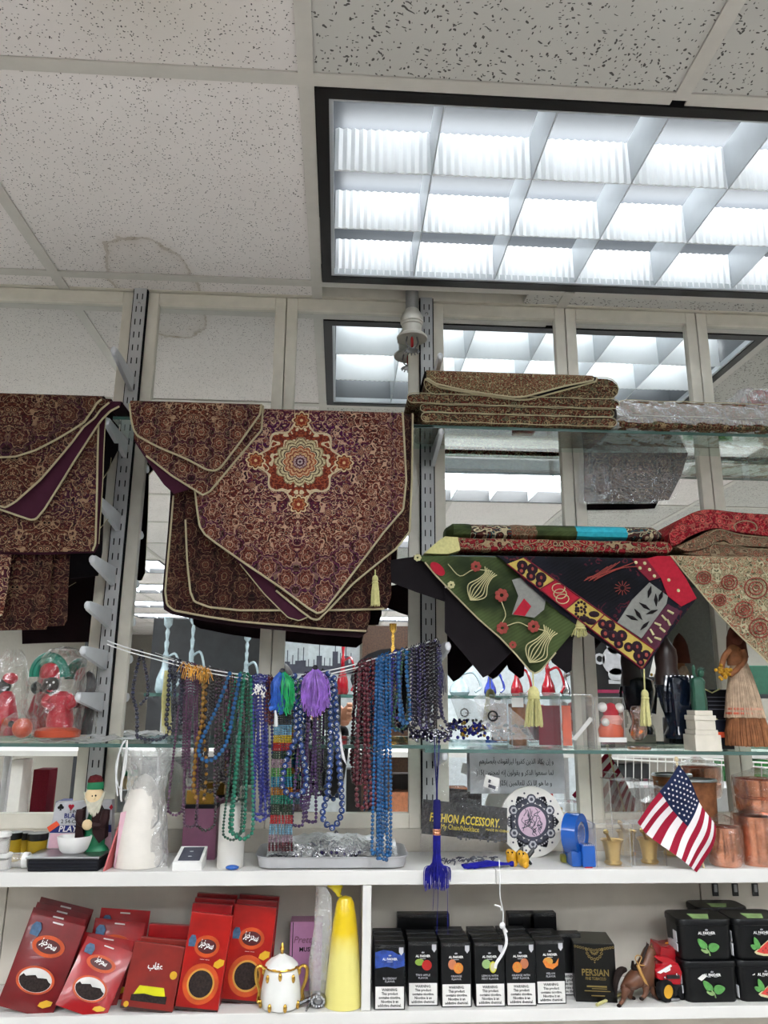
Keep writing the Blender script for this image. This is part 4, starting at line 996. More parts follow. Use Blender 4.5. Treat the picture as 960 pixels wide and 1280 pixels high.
for a in ((229, 243, 219, 1019, 9, 1.9, 1, 'mauve bead necklace, leftmost and widest of the long mauve loops'), (233, 247, 238, 1034, 8, 1.9, 2, 'mauve bead necklace hanging lowest, against the plum box'), (236, 250, 236, 985, 6, 1.8, 3, 'shorter mauve bead necklace between the two long mauve ones')):
    necklace(a[0], a[1], a[2], a[3], a[4], a[5], 'bead_mauve', a[7], seed=a[6], Y=YN+.003*(a[6] % 2))
for k, x in enumerate((231, 240, 245)): necklace(x, x+6, x+1, 960+k*12, 4, 1.7, 'bead_mauve', 'short mauve bead loop within the mauve bunch', 'short mauve bead loops', seed=k+5, Y=YN+.006)
fr = MB()
for k in range(40):
    x = rnd.uniform(226, 262); y = cord_y(x)-rnd.uniform(0, 5); a = rnd.uniform(-9, 9); fr.tube([W(x, y, YN-.004), W(x+a*.5, y+4, YN-.007), W(x+a, y+rnd.uniform(10, 20), YN-.006)], .0006, 4)
t = thing('thread_fringe', 'orange gold loose threads over the top of the mauve necklaces', 'tassel', W(245, 835, YN)); obj('threads', fr, 'gold_thread', t, w=True, kind='stuff')
t = thing('bead_necklace', 'amber and black bead strand with the largest yellow beads, left of the bright blue loop', 'necklace', W(255, 838, YN-.004))
beads('beads', [(256, 838), (254, 870), (252, 905), (247, 925), (244, 950), (242, 985), (246, 1000)], YN-.004, 3.0, 'bead_amber', t, gap=1.15)
beads('beads', [(258, 838), (257, 880), (255, 920), (258, 960), (255, 1000)], YN+.002, 2.4, 'bead_amber', t, alt='bead_black', seed=4)
for k, a in enumerate(((262, 272, 257, 1038, 12, 2.0), (266, 278, 263, 990, 10, 2.1), (271, 283, 276, 999, 8, 2.0), (275, 289, 285, 980, 6, 2.0), (279, 292, 281, 965, 8, 1.9), (260, 268, 252, 975, 5, 2.0))):
    necklace(*a, 'bead_black', ('dark brown bead necklace reaching lowest, in front of the plum box' if k == 0 else 'dark brown bead loop in the bunch behind the bright blue loop'), None if k == 0 else 'dark brown bead loops', seed=k, Y=YN+.004, alt='bead_mauve' if k in (2, 4) else None)
t = thing('bead_necklace', 'bright blue round bead necklace forming a single wide open loop', 'necklace', W(292, 842, YN-.009))
beads('beads', [(287, 842), (280, 862), (271, 885), (259, 910), (250, 930), (249, 943), (257, 951), (268, 948), (279, 936), (287, 915), (292, 885), (297, 860), (300, 843)], YN-.009, 2.9, 'bead_blue', t)
necklace(300, 312, 290, 1050, 11, 1.8, 'bead_green', 'dark green small bead necklace hanging over the white cylinder', seed=1)
necklace(305, 314, 303, 1049, 13, 2.6, 'bead_teal', 'teal green round bead necklace, the longest of the green ones', seed=2, Y=YN-.003)
necklace(306, 312, 296, 1043, 9, 2.3, 'bead_teal', 'teal green bead necklace hanging inside the longest green loop', seed=3, Y=YN+.003)
necklace(301, 308, 303, 1000, 5, 2.0, 'bead_green', 'narrow dark green bead loop in the middle of the green bunch', seed=4, Y=YN+.005)
necklace(296, 306, 285, 915, 6, 2.0, 'bead_teal', 'short teal bead loop behind the bright blue one', seed=5, Y=YN+.005)
for k, a in enumerate(((316, 324, 325, 1026, 7, 2.2), (320, 330, 332, 1020, 5, 2.2), (326, 336, 321, 1018, 4, 2.1), (330, 341, 336, 1010, 4, 2.1), (318, 334, 329, 1000, 4, 2.0))):
    necklace(*a, 'bead_royal' if k % 2 else 'bead_lightroyal', ('royal blue bead necklace hanging lowest, left of the rainbow strands', 'royal blue bead necklace nearest the rainbow strands', 'royal blue bead necklace leftmost of its bunch, next to the teal ones', 'narrow royal blue bead necklace right under the white threads', 'shortest royal blue bead necklace left of the rainbow strands')[k], 'royal blue necklaces', seed=k, Y=YN-.002+.002*k)
t = thing('bead_bunch', 'knot of dark blue beads with white threads at the top of the royal blue necklaces', 'beads', W(324, 850, YN-.006))
mb = MB()
for k in range(90): mb.ball(W(rnd.gauss(325, 4.5), rnd.gauss(853, 5), YN-.005+rnd.uniform(-.004, .004)), .0032, 7, 5)
obj('beads', mb, 'bead_royal', t, w=True, kind='stuff')
mb = MB()
for k in range(24): x, y = rnd.uniform(316, 331), rnd.uniform(854, 866); mb.tube([W(x, y, YN-.012), W(x+rnd.uniform(-5, 5), y+rnd.uniform(2, 6), YN-.013)], .0011, 4)
obj('threads', mb, 'cord_white', t, w=True, kind='stuff')
for k, x in enumerate((334, 338)): necklace(x, x+3, x+1, 902+k*3, 3, 2.3, 'bead_red', 'short dark red bead loop beside the blue green tassel', 'short dark red bead loops', seed=k)
# rainbow
t = thing('bead_necklace', 'many-stranded seed bead necklace in rainbow bands, hanging in front of the steel tray', 'necklace', W(350, 870, YN-.005))
bands = [(885, 907, 'bead_dark'), (907, 919, 'band_lightblue'), (919, 929, 'band_yellow'), (929, 939, 'band_red'), (939, 950, 'band_green'), (950, 961, 'band_pink'), (961, 972, 'band_lime'), (972, 984, 'band_cyan'), (984, 995, 'band_orange'), (995, 1006, 'band_teal'), (1006, 1020, 'band_green'), (1020, 1031, 'band_red'), (1031, 1043, 'band_lightblue'), (1043, 1054, 'band_pink'), (1054, 1064, 'band_maroon')]
for y0, y1, mt in bands:
    mb = MB()
    for k in range(8):
        x0 = 344+k*2.6; x1 = 337+k*4.0
        fx = lambda y: x0+(x1-x0)*(y-885)/180+.6*sin(y*.07+k)
        yy = y0
        while yy < y1:
            mb.ball(W(fx(yy), yy, YN-.005+.0025*(k % 2)), .0027, 6, 4, (1, 1, .9)); yy += 2.9
    obj('colour_band', mb, mt, t, w=True, kind='stuff')
def pompon(x, y0, y1, wpx, mats, label, seed):
    rnd = random.Random(seed); t = thing('thread_tassel', label, 'tassel', W(x, y0, YN-.012))
    for q, mt in enumerate(mats):
        mb = MB(); off = (q-(len(mats)-1)/2)*wpx*.35
        for k in range(130//len(mats)+40):
            a = rnd.uniform(0, 2*pi); rr = sqrt(rnd.random()); e = y1-rnd.random()**2*14-rr*rr*14
            ex, ey = x+off+wpx*.5*rr*cos(a)*.95, e; dy = .018*rr*sin(a)
            mb.tube(catmull([W(x+off*.3+rnd.uniform(-2, 2), y0+rnd.uniform(0, 3), YN-.012), W(x+off+(ex-x-off)*.75+rnd.uniform(-2, 2), y0+(e-y0)*.32, YN-.014+dy), W(ex+rnd.uniform(-2, 2), y0+(e-y0)*.7, YN-.014+dy), W(ex+rnd.uniform(-4, 4), e, YN-.013+dy*.7)], 3), .0009, 4)
        obj('threads', mb, mt, t, w=True, kind='stuff')
    obj('knot', MB().ball(W(x, y0+1, YN-.012), .006, 8, 6), 'bead_dark', t, w=True)
pompon(353, 838, 895, 24, ['tassel_blue', 'tassel_green'], 'blue and green silky thread tassel at the top of the rainbow necklace', 2)
pompon(394, 834, 897, 36, ['tassel_purple'], 'big light purple silky thread tassel among the necklaces', 3)
t = thing('thread_tassel', 'tiny white and blue thread tassel below the blue green one', 'tassel', W(344, 880, YN-.016))
obj('knot', MB().tube(catmull([W(337, 886, YN-.018), W(342, 884, YN-.019), W(347, 876, YN-.018), (W(353, 869, YN-.018))], 3), .0045, 8), 'tassel_blue', t, w=True)
obj('skirt', MB().tube([W(344, 888, YN-.019), W(345, 896, YN-.019), W(345, 908, YN-.019)], [.0016, .003, .0036], 8), 'cord_white', t, w=True)
# evil-eye bead necklaces
def eye(pts, label, seed, Y):
    t = thing('bead_necklace', label, 'necklace', W(*pts[0], Y))
    P = catmull([W(x, y, Y) for x, y in pts], 10); r = 4.1*PX(380, 950, Y); mb, wb, pb = MB(), MB(), MB(); rnd = random.Random(seed)
    for p in resample(P, 2*r*.98):
        a = rnd.uniform(-.7, .7); d = Vector((sin(a), -cos(a), rnd.uniform(-.3, .3))).normalized()
        mb.ball(p, r, 10, 7); wb.ball(p+d*r*.62, r*.52, 8, 5); pb.ball(p+d*r*.98, r*.24, 6, 4)
    obj('beads', mb, 'bead_eye', t, w=True, kind='stuff'); obj('eye_whites', wb, 'bead_eye_white', t, w=True, kind='stuff'); obj('eye_pupils', pb, 'bead_dark', t, w=True, kind='stuff')
    obj('string', MB().tube(P, .0008, 4), 'cord_navy', t, w=True)
eye([(368, 845), (369, 880), (370, 920), (360, 945), (354, 970), (354, 985), (366, 995), (378, 990), (383, 975), (380, 950), (375, 920), (376, 880), (377, 845)], 'evil-eye bead necklace of blue and white beads just left of the purple tassel', 1, YN-.006)
eye([(410, 842), (413, 880), (413, 930), (411, 980), (406, 1005), (403, 1020), (408, 1030), (414, 1035), (421, 1030), (427, 1015), (427, 995), (424, 960), (421, 920), (420, 880), (417, 843)], 'longer evil-eye bead necklace of blue and white beads right of the purple tassel', 2, YN-.006)
for k, a in enumerate(((381, 389, 372, 1033, 7, 2.2), (385, 394, 389, 1028, 6, 2.2), (390, 399, 381, 1010, 5, 2.1), (396, 402, 393, 990, 4, 2.1), (378, 386, 380, 960, 4, 2.0))):
    necklace(*a, 'bead_purple', ['purple bead necklace, left of the two long ones below the purple tassel', 'purple bead necklace, right of the two long ones below the purple tassel', 'middle purple bead necklace, slightly shorter than its neighbours', 'short purple bead necklace next to the dark green one', 'shortest purple bead loop under the purple tassel'][k], seed=k, Y=YN+.001*k)
necklace(400, 407, 404, 987, 5, 2.0, 'bead_olive', 'blackish green bead necklace between purple and evil-eye necklaces', seed=6, Y=YN+.002)
ha = MB()
for k in range(5): ha.tube(catmull([W(422+k, 915, YN-.002), W(425+k*.6, 930, YN-.003), W(428+k*1.2, 948+k*2, YN-.002)], 3), .0007, 4)
t = thing('thread_fringe', 'few loose pale threads hanging right of the longer evil-eye necklace', 'tassel', W(424, 915, YN)); obj('threads', ha, 'cord_white', t, w=True, kind='stuff')
# garnet, sky blue, dark bunch
for k, a in enumerate(((449, 457, 455, 1010, 9, 3.0), (455, 466, 463, 1006, 6, 3.0), (451, 461, 448, 980, 5, 2.8), (460, 468, 452, 905, 6, 2.6))):
    necklace(*a, 'bead_garnet', ['garnet red bead necklace, front one hanging lowest beside the sky blue strands', 'garnet red bead necklace behind the lowest garnet one', 'garnet red bead necklace on the left of the garnet bunch', 'short garnet red loop ending at the glass shelf'][k], seed=k, Y=YN-.004+.003*k)
for k, a in enumerate(((471, 476, 470, 1066, 5, 2.3), (474, 482, 478, 1074, 6, 2.4), (478, 487, 483, 1068, 5, 2.3), (472, 484, 476, 1040, 4, 2.2))):
    necklace(*a, 'bead_sky', ('leftmost long sky blue bead necklace of the bunch over the steel tray', 'sky blue bead necklace hanging lowest, into the steel tray', 'rightmost long sky blue bead necklace of the bunch over the steel tray', 'shorter sky blue bead necklace inside the long bunch')[k], 'sky blue necklaces', seed=k, Y=YN-.006+.002*k)
necklace(480, 492, 497, 913, 8, 2.3, 'bead_sky', 'blue bead loop hanging just to the glass shelf, right of the long sky blue bunch', seed=2, Y=YN+.004)
necklace(498, 508, 506, 905, 6, 2.8, 'bead_blue', 'blue round bead loop in front of the dark necklaces', seed=3, Y=YN-.002)
necklace(504, 512, 500, 912, 9, 2.1, 'bead_green', 'thin dark green bead loop among the dark blue necklaces', seed=4, Y=YN-.001)
for k, a in enumerate(((484, 492, 488, 908, 5, 2.3), (488, 500, 495, 898, 5, 2.3), (492, 497, 492, 885, 4, 2.4))): necklace(*a, 'bead_royal' if k else 'bead_dark', 'dark blue and silver bead loop between sky blue and blackish necklaces', 'dark blue bead loops', seed=k, Y=YN+.001)
for k in range(11):
    x = 512+k*3.2; necklace(x, x+5, x+2.5+2*sin(k*2), 903+8*sin(k*1.7+1), 4, 2.3, ('bead_dark', 'bead_violet', 'bead_black')[k % 3], 'blackish bead necklace in the dense bunch beside the middle slotted rail', 'blackish necklaces', seed=k, Y=YN+.002*(k % 4)-.002)
mb = MB()
for k in range(170): mb.ball(W(rnd.uniform(512, 562), rnd.gauss(917, 3.5), 1.512+rnd.uniform(0, .02)), .0031, 6, 4)
t = thing('bead_bunch', 'heap of dark blue beads on the glass shelf at the foot of the blackish necklaces', 'beads', W(537, 922, 1.515)); obj('beads', mb, 'bead_violet', t, w=True, kind='stuff')
t = thing('bead_necklace', 'dark violet bead strand swinging out to the right of the white bracket tip', 'necklace', W(548, 815, YN))
beads('beads', [(547, 812), (548, 850), (549, 875), (553, 895), (560, 908), (564, 918), (556, 926)], YN-.002, 2.3, 'bead_violet', t)
vt = MB()
for k in range(16): x = 548+rnd.uniform(0, 8); vt.tube([W(548+rnd.uniform(0, 4), 818, YN-.001), W(x, 845, YN-.003), W(x+rnd.uniform(0, 3), 868+rnd.uniform(-6, 5), YN-.002)], .0007, 4)
t = thing('thread_fringe', 'dark violet thread fringe right of the white bracket tip', 'tassel', W(550, 818, YN)); obj('threads', vt, 'bead_violet', t, w=True, kind='stuff')
# long royal tassel hanging in front of the shelf
YT = 1.484
t = thing('hanging_tassel', 'long dark blue tassel with copper ring hanging in front of the fashion accessory card', 'tassel', W(546, 922, YT))
obj('cord', MB().tube([W(543, 922, 1.505), W(544, 955, YT), W(545.5, 985, YT)], .0011, 5).tube([W(549, 922, 1.505), W(548, 955, YT), W(546.5, 985, YT)], .0011, 5).tube([W(546, 983, YT), W(546, 1000, YT)], .0016, 6), 'cord_navy', t, w=True)
s = PX(546, 1020, YT)
obj('collar', MB().lathe([(.5*s, 0), (4.4*s, -1*s), (4.8*s, -8*s), (4.6*s, -40*s), (4.2*s, -41*s)], W(546, 999, YT), 14), 'cord_navy', t, w=True)
obj('ring', MB().lathe([(4.9*s, 0), (5.3*s, -1*s), (5.3*s, -2.5*s), (4.9*s, -3.5*s), (5.3*s, -4.5*s), (5.3*s, -6*s), (4.9*s, -7*s)], W(546, 1036, YT), 14), 'copper', t, w=True, label='copper coloured ring')
sk = MB()
for k in range(130):
    a = rnd.uniform(0, 2*pi); q = sqrt(rnd.random()); r0 = 4.4*s*q; e = rnd.random()
    p0 = W(546, 1041, YT)+Vector((r0*cos(a), r0*sin(a), 0)); p1 = W(546, 1078, YT)+Vector((r0*1.25*cos(a), r0*1.1*sin(a), 0))
    dx = 16*s*q*cos(a); p2 = W(546, 1084+12*(1-q), YT)+Vector((dx, r0*.6*sin(a)-.004*q, 0)); p3 = W(546, 1094+rnd.uniform(0, 20), YT)+Vector((dx*1.05, r0*.5*sin(a)-.005*q, 0))
    sk.tube(catmull([p0, p1, p2, p3], 3), .0007, 4)
for x, y in ((541, 1138), (546, 1168), (560, 1168)): sk.tube([W(546, 1080, YT-.003), W(x+(2 if x < 550 else -1), 1100, YT-.005), W(x, y, YT-.004)], .00055, 4)
obj('fringe', sk, 'tassel_royal', t, w=True, kind='stuff')
# white cords
t = thing('cord_loop', 'looped white cord hanging from the glass shelf above the wrapped white cone', 'cord', W(152, 925, 1.505))
for k, pp in enumerate(([(157, 925), (151, 935), (147, 955), (145, 975), (147, 995)], [(159, 925), (158, 950), (153, 975), (151, 1000)], [(155, 926), (146, 950), (145, 970), (150, 985), (155, 955), (158, 935)], [(158, 927), (157, 960), (150, 985), (152, 1002)])):
    obj('strand', MB().tube(catmull([W(x, y, 1.503+.002*k) for x, y in pp], 5), .0015, 6), 'cord_white', t, w=True)
t = thing('knotted_string', 'white knotted string hanging down in front of the black boxes on the lowest shelf', 'string', W(626, 1100, 1.49))
obj('thin_strand', MB().tube(catmull([W(x, y, 1.488) for x, y in ((624, 1075), (625, 1100), (625, 1120), (629, 1140), (628, 1158))], 5), .0009, 6), 'cord_white', t, w=True)
obj('thick_strand', MB().tube(catmull([W(x, y, 1.488) for x, y in ((627, 1155), (631, 1165), (633, 1178), (628, 1192), (621, 1203), (619, 1210))], 5), .0027, 7), 'cord_white', t, w=True)
obj('knot', MB().ball(W(628, 1157, 1.486), .0055, 8, 6, (1, .8, 1.1)).tube([W(618, 1131, 1.488), W(625, 1133, 1.488), W(627, 1138, 1.488)], .0014, 6).tube([W(628, 1156, 1.487), W(634, 1165, 1.487)], .0018, 6), 'cord_white', t, w=True)
# ================================================================== things on the glass and white shelves
M('doll_red', '#b0182c', .35, var=.2, scale=80); M('doll_green', '#0f6f5a', .4, var=.1); M('doll_dark', '#1c1614', .4); M('doll_orange', '#b5482a', .45, var=.12); M('gnome_brown', '#2c1a1b', .6, var=.15); M('gnome_green', '#0c7048', .5, var=.12); M('gnome_skin', '#d8bf98', .6)
M('beard_grey', '#bdb9a8', .8, var=.15, scale=120); M('hat_maroon', '#5a1f22', .75, var=.3, scale=200); M('wax_white', '#dcd6cd', .5, var=.05); M('rose_card', '#b5585a', .5); M('plum_box', '#7d4d66', .45); M('sticker_orange', '#e0512c', .5)
M('jar_yellow', '#a88a1f', .4, var=.2); M('pink_paper', '#cfa7b2', .6); M('ink_blue', '#2d3470', .6); M('ink_red', '#b02838', .6); M('straw_pale', '#b59d85', .75, var=.3, scale=60); M('straw_brown', '#8a5a3c', .7, var=.3, scale=60); M('doll_hair', '#5a2f22', .7, var=.2)
M('flower_yellow', '#b8892a', .6, var=.2); M('statue_green', '#24513f', .5, var=.15); M('stone_white', '#cfc8ba', .7, var=.08); M('glaze_navy', '#0d1524', .15, var=.2, coat=.5); M('bust_brown', '#2b1b18', .35, var=.2); M('candy_orange', '#c9583a', .4, var=.15); M('candy_pink', '#d99a90', .4)
M('tape_blue', '#1552a6', .25, var=.1, coat=.3); M('royal_thread', '#1e1e8c', .6, var=.35, scale=80); M('toy_yellow', '#c9951a', .35, var=.25, scale=90); M('olive_thing', '#7d7a24', .5); M('lilac', '#cdb3c4', .6); M('ornament_grey', '#4c4d58', .6); M('ornament_pale', '#b9b9bd', .6)
M('flag_red', '#8f1730', .75, var=.06, scale=200); M('flag_white', '#dcd6d6', .75, var=.03); M('flag_blue', '#1a2340', .75, var=.1, scale=200); M('rod_wood', '#c9b892', .4); M('card_black', '#121316', .4); M('gold_print', '#d8c02a', .5); M('print_pale', '#cfd0d8', .5)
def lp(cx, prof, Y, mb=None, n=20, sx=1, sy=1, **k):     # lathe from pixel half widths and pixel heights
    mb = mb or MB(); c = W(cx, prof[0][1], Y); s = PX(cx, prof[0][1], Y)
    return mb.lathe([(max(0, h)*s, W(cx, y, Y).z-c.z) for h, y in prof], c, n, sx, sy, **k)
def base(cx, cy, Y, z): p = W(cx, cy, Y); return (p.x, Y, z)
def zGr(x): return zG-.009-.004*(x-(W(531, 930, 1.515).x+1.35)/2)
def bag(name, cx, prof, Y, mat, parent, seed=1, n=18, sy=.8, jit=1.6):
    """loose plastic around something: a wobbling lathe"""
    rnd = random.Random(seed); c = W(cx, prof[0][1], Y); s = PX(cx, prof[0][1], Y); mb = MB(); n = 30; p2 = []
    for (h0, y0), (h1, y1) in zip(prof, prof[1:]):
        q = max(1, int(abs(y1-y0)/7)); p2 += [(h0+(h1-h0)*i/q, y0+(y1-y0)*i/q) for i in range(q)]
    prof = p2+[prof[-1]]
    for h, y in prof:
        for k in range(n):
            a = 2*pi*k/n; r = max(0, h+rnd.uniform(-jit, jit))*s; mb.v.append((c.x+r*cos(a), Y+r*sin(a)*sy, W(cx, y, Y).z+rnd.uniform(-.5, .5)*s))
    for j in range(len(prof)-1):
        for k in range(n): mb.f.append((j*n+k, j*n+(k+1) % n, (j+1)*n+(k+1) % n, (j+1)*n+k))
    return obj(name, mb, mat, parent, w=True, smooth=False)
def skinmesh(name, V, E_, R_, mat, parent, sub=2):
    me = bpy.data.meshes.new(name); p0 = wpos(parent) if parent else Vector()
    me.from_pydata([Vector(v)-p0 for v in V], E_, []); me.update()
    o = bpy.data.objects.new(name, me); COL.objects.link(o)
    md = o.modifiers.new('s', 'SKIN'); sv = me.skin_vertices[0].data
    for i, r in enumerate(R_): sv[i].radius = (r, r) if not isinstance(r, tuple) else r
    sv[0].use_root = True
    md2 = o.modifiers.new('u', 'SUBSURF'); md2.levels = sub; md2.render_levels = sub
    dg = bpy.context.evaluated_depsgraph_get(); m2 = bpy.data.meshes.new_from_object(o.evaluated_get(dg)); m2.name = name
    bpy.data.objects.remove(o); m2.materials.clear(); m2.materials.append(MATS[mat]); m2.shade_smooth()
    o = bpy.data.objects.new(name, m2); COL.objects.link(o); o.parent = parent
    return o
# ---- left glass shelf: figurines wrapped in clear plastic
Y = 1.585; s = PX(70, 880, Y)
t = thing('wrapped_figurine', 'red costumed figurine under a green arch, in clear plastic on the left glass shelf', 'figurine', base(70, 920, Y, zG), 'wrapped figurines')
obj('stand', lp(71, [(27, 921), (28, 918), (28, 913), (22, 910), (10, 908)], Y, n=24), 'doll_orange', t, w=True, label='orange red round stand')
obj('costume', lp(74, [(16, 910), (17, 900), (14, 885), (17, 878), (15, 870), (8, 866), (5, 864)], Y, n=16, sy=.8), 'doll_red', t, w=True)
for sx_ in (-1, 1): obj('sleeve', MB().tube(catmull([W(74+sx_*12, 870, Y-.01), W(74+sx_*19, 878, Y-.015), W(74+sx_*10, 884, Y-.025)], 4), [4.5*s]*9, 8), 'doll_red', t, w=True)
hd = MB().ball(W(63, 856, Y-.008), 11*s, 12, 9, (1, .95, 1.05)).ball(W(62, 858, Y-.0235), 2.2*s, 6, 5)
obj('head', hd, 'doll_dark', t, w=True)
ey = MB()
for dx in (-4, 4): ey.ball(W(63+dx, 853, Y-.022), 1.5*s, 6, 5)
obj('eyes', ey, 'white_plastic', t, w=True); obj('mouth', MB().tube([W(59, 863, Y-.021), W(62.5, 864.5, Y-.022), W(66, 863, Y-.021)], .9*s, 5), 'doll_red', t, w=True)
obj('hat', lp(62, [(12, 848), (13, 844), (12, 835), (8, 830), (0, 828)], Y, n=14), 'doll_red', t, w=True)
ar = MB()
for q, r_ in ((0, 4), (1, 4)): ar.tube([W(62+(22-q*5)*cos(a), 846-(27-q*6)*sin(a), Y+.004-.004*q) for a in [pi*j/12 for j in range(13)]], 4.2*s, 7)
obj('arch', ar, 'doll_green', t, w=True, label='green arch')
bag('plastic_bag', 70, [(29, 920), (31, 905), (30, 870), (29, 840), (27, 822), (18, 812), (7, 809), (2, 808)], Y, 'clear_film', t, 2)
t = thing('wrapped_figurine', 'wrapped figurine with round red cap, cut off by the left edge of the picture', 'figurine', base(0, 918, 1.60, zG), 'wrapped figurines')
Y = 1.60
obj('cap', MB().ball(W(13, 848, Y), 9.5*s, 12, 8, (1, 1, .8)), 'doll_red', t, w=True)
obj('head', MB().ball(W(4, 858, Y), 10*s, 12, 8), 'doll_dark', t, w=True)
obj('costume', lp(2, [(18, 919), (18, 900), (10, 870), (6, 864)], Y, n=14), 'doll_red', t, w=True)
bag('plastic_bag', 4, [(24, 920), (25, 890), (24, 850), (17, 826), (9, 812)], Y, 'clear_film', t, 5)
t = thing('wrapped_figurine', 'small orange red ball shaped figurine in plastic at the front left of the glass shelf', 'figurine', base(28, 923, 1.54, zG), 'wrapped figurines')
Y = 1.545
obj('body', MB().ball(W(28, 910, Y), 12*s, 14, 9), 'doll_orange', t, w=True); obj('knob', MB().ball(W(7, 902, Y+.01), 5*s, 8, 6), 'doll_orange', t, w=True); obj('foot', MB().ball(W(14, 905, Y), 4*s, 8, 6), 'doll_dark', t, w=True)
bag('plastic_bag', 24, [(22, 922), (24, 910), (20, 898), (10, 890)], Y, 'clear_film', t, 6)
t = thing('wrapped_figurine', 'dark maroon figurine in plastic, half hidden right of the green-arched one', 'figurine', base(110, 918, 1.63, zG), 'wrapped figurines')
Y = 1.635
obj('body', lp(104, [(10, 918), (12, 900), (9, 870), (11, 855), (6, 842), (0, 838)], Y, n=14), 'doll_dark', t, w=True); obj('trim', lp(104, [(12.5, 885), (12, 870), (10, 865)], Y, n=14), 'hat_maroon', t, w=True)
bag('plastic_bag', 104, [(15, 918), (16, 890), (13, 840), (6, 815)], Y, 'clear_film', t, 7)
t = thing('plastic_sheets', 'flat milky plastic bags lying on the left glass shelf in front of the rail', 'plastic bag', base(95, 922, 1.53, zG))
for k, (x0, x1, y0, dz) in enumerate(((18, 130, 1.525, .001), (45, 160, 1.53, .004), (90, 158, 1.54, .007))):
    mb = MB(); n = 14; a, b_ = W(x0, 918, y0).x, W(x1, 918, y0).x; rnd = random.Random(k)
    for i in range(n+1):
        for j in range(5): mb.v.append((a+(b_-a)*i/n+rnd.uniform(-.003, .003), y0+.11*j/4+.02*sin(i*.5), zG+dz+.003*sin(i*.9+k*2+j)+.003*rnd.random()))
    for i in range(n):
        for j in range(4): mb.f.append((i*5+j, (i+1)*5+j, (i+1)*5+j+1, i*5+j+1))
    obj('sheet', mb, 'milky_film', t, w=True)
# ---- right glass shelf
Y = 1.56; zr = zGr(.2)
t = thing('trinket_bag', 'grey zip bag of black trinkets slumped on the right glass shelf', 'bag', base(625, 925, Y, zGr(W(625, 925, Y).x)))
s = PX(625, 900, Y); rnd = random.Random(8); mb = MB()
for k in range(26):
    p = W(rnd.uniform(612, 655), rnd.uniform(905, 923), Y+rnd.uniform(-.02, .01)); q = Vector((rnd.uniform(-1, 1), rnd.uniform(-.5, .5), rnd.uniform(-.6, .4)))*7*s
    mb.tube([p, p+q*.5+Vector((0, 0, .002)), p+q], [1.5*s, 2.3*s, .8*s], 6)
obj('trinkets', mb, 'black_plastic', t, w=True, kind='stuff')
mb = MB(); pts = [(592, 872), (600, 868), (630, 878), (655, 900), (668, 924), (618, 925), (604, 905)]; 
o_ = cloth('bag_film', pts, Y-.03, 'milky_film', t, closed=True, amp=.004, th=.0005, step=.008, back_mat='milky_film')
obj('printed_emblem', MB().ring(*zx(616, 895, Y-.04), 4.5*s, 6.5*s, Y-.0405, Y-.040, 20).box(zx(612, 894, Y)[0], zx(620, 894, Y)[0], Y-.0405, Y-.040, zx(616, 895.4, Y)[1], zx(616, 894.2, Y)[1]), 'ink_black', t, w=True)
t = thing('bead_bunch', 'small heap of shiny dark blue and gold beads on the right glass shelf', 'beads', base(590, 924, 1.545, zr))
mb, m2 = MB(), MB()
for k in range(55): (mb if k % 5 else m2).ball(W(rnd.gauss(590, 11), min(923, rnd.gauss(913, 5)), 1.55+rnd.uniform(-.012, .02)), rnd.uniform(1.6, 3)*s, 7, 5)
obj('beads', mb, 'bead_royal', t, w=True, kind='stuff'); obj('gold_beads', m2, 'gold', t, w=True, kind='stuff')
def cbox(cx0, cx1, y0, y1, Y, d, label, zb, parts=None, cat='display box', name='clear_display_box', grp='clear display boxes'):
    """clear plastic box standing on zb; y0 top pixel"""
    t = thing(name, label, cat, ((W(cx0, y1, Y).x+W(cx1, y1, Y).x)/2, Y, zb), grp)
    x0, x1, z1 = W(cx0, y1, Y).x, W(cx1, y1, Y).x, W(cx0, y0, Y).z
    obj('box', MB().box(x0, x1, Y, Y+d, zb+.0005, z1, .001), 'clear_box', t, w=True, smooth=False)
    eg = MB()
    for x in (x0, x1):
        eg.box(x-.0006, x+.0006, Y-.0006, Y+.0006, zb+.0005, z1)
    for x in (x0, x1): eg.box(x-.0006, x+.0006, Y, Y+d, z1-.0006, z1+.0006)
    eg.box(x0, x1, Y-.0006, Y+.0006, z1-.0006, z1+.0006)
    obj('folded_edges', eg, 'milky_film', t, w=True, smooth=False)
    return t
x_ = lambda px, Y: W(px, 900, Y).x
Yb = 1.535
t = cbox(640, 658, 868, 920, 1.58, .05, 'small clear box with brown contents and white label, behind the yellow tassel', zGr(x_(650, 1.58)))
p0, p1 = W(641, 919, 1.583), W(657, 880, 1.583); obj('contents', MB().box(p0.x, p1.x, 1.583, 1.62, zGr(p0.x)+.003, p1.z, .002), 'straw_brown', t, w=True)
p0, p1 = W(640, 884, 1.579), W(654, 872, 1.579); obj('label', MB().box(p0.x, p1.x, 1.5785, 1.5793, p0.z, p1.z), 'paper_white', t, w=True, smooth=False)
t = cbox(660, 702, 866, 922, 1.56, .06, 'clear box with dark red backing, left of the clear box with white strip', zGr(x_(680, 1.56)))
p0, p1 = W(674, 916, 1.60), W(700, 882, 1.60); obj('backing', MB().box(p0.x, p1.x, 1.60, 1.604, zGr(p0.x)+.004, p1.z), 'maroon_cloth', t, w=True, smooth=False)
t = cbox(702, 743, 868, 927, Yb, .07, 'clear empty box with a white paper strip leaning inside it', zGr(x_(720, Yb)))
a, b_ = W(717, 925, Yb+.012), W(739, 898, Yb+.012); d_ = Vector((.002, 0, .0015)); obj('paper_strip', MB().prism([(a.x-.004, a.z+.002), (a.x+.004, a.z-.001), (b_.x+.004, b_.z-.002), (b_.x-.003, b_.z+.003)], Yb+.011, Yb+.013), 'paper_white', t, w=True, smooth=False)
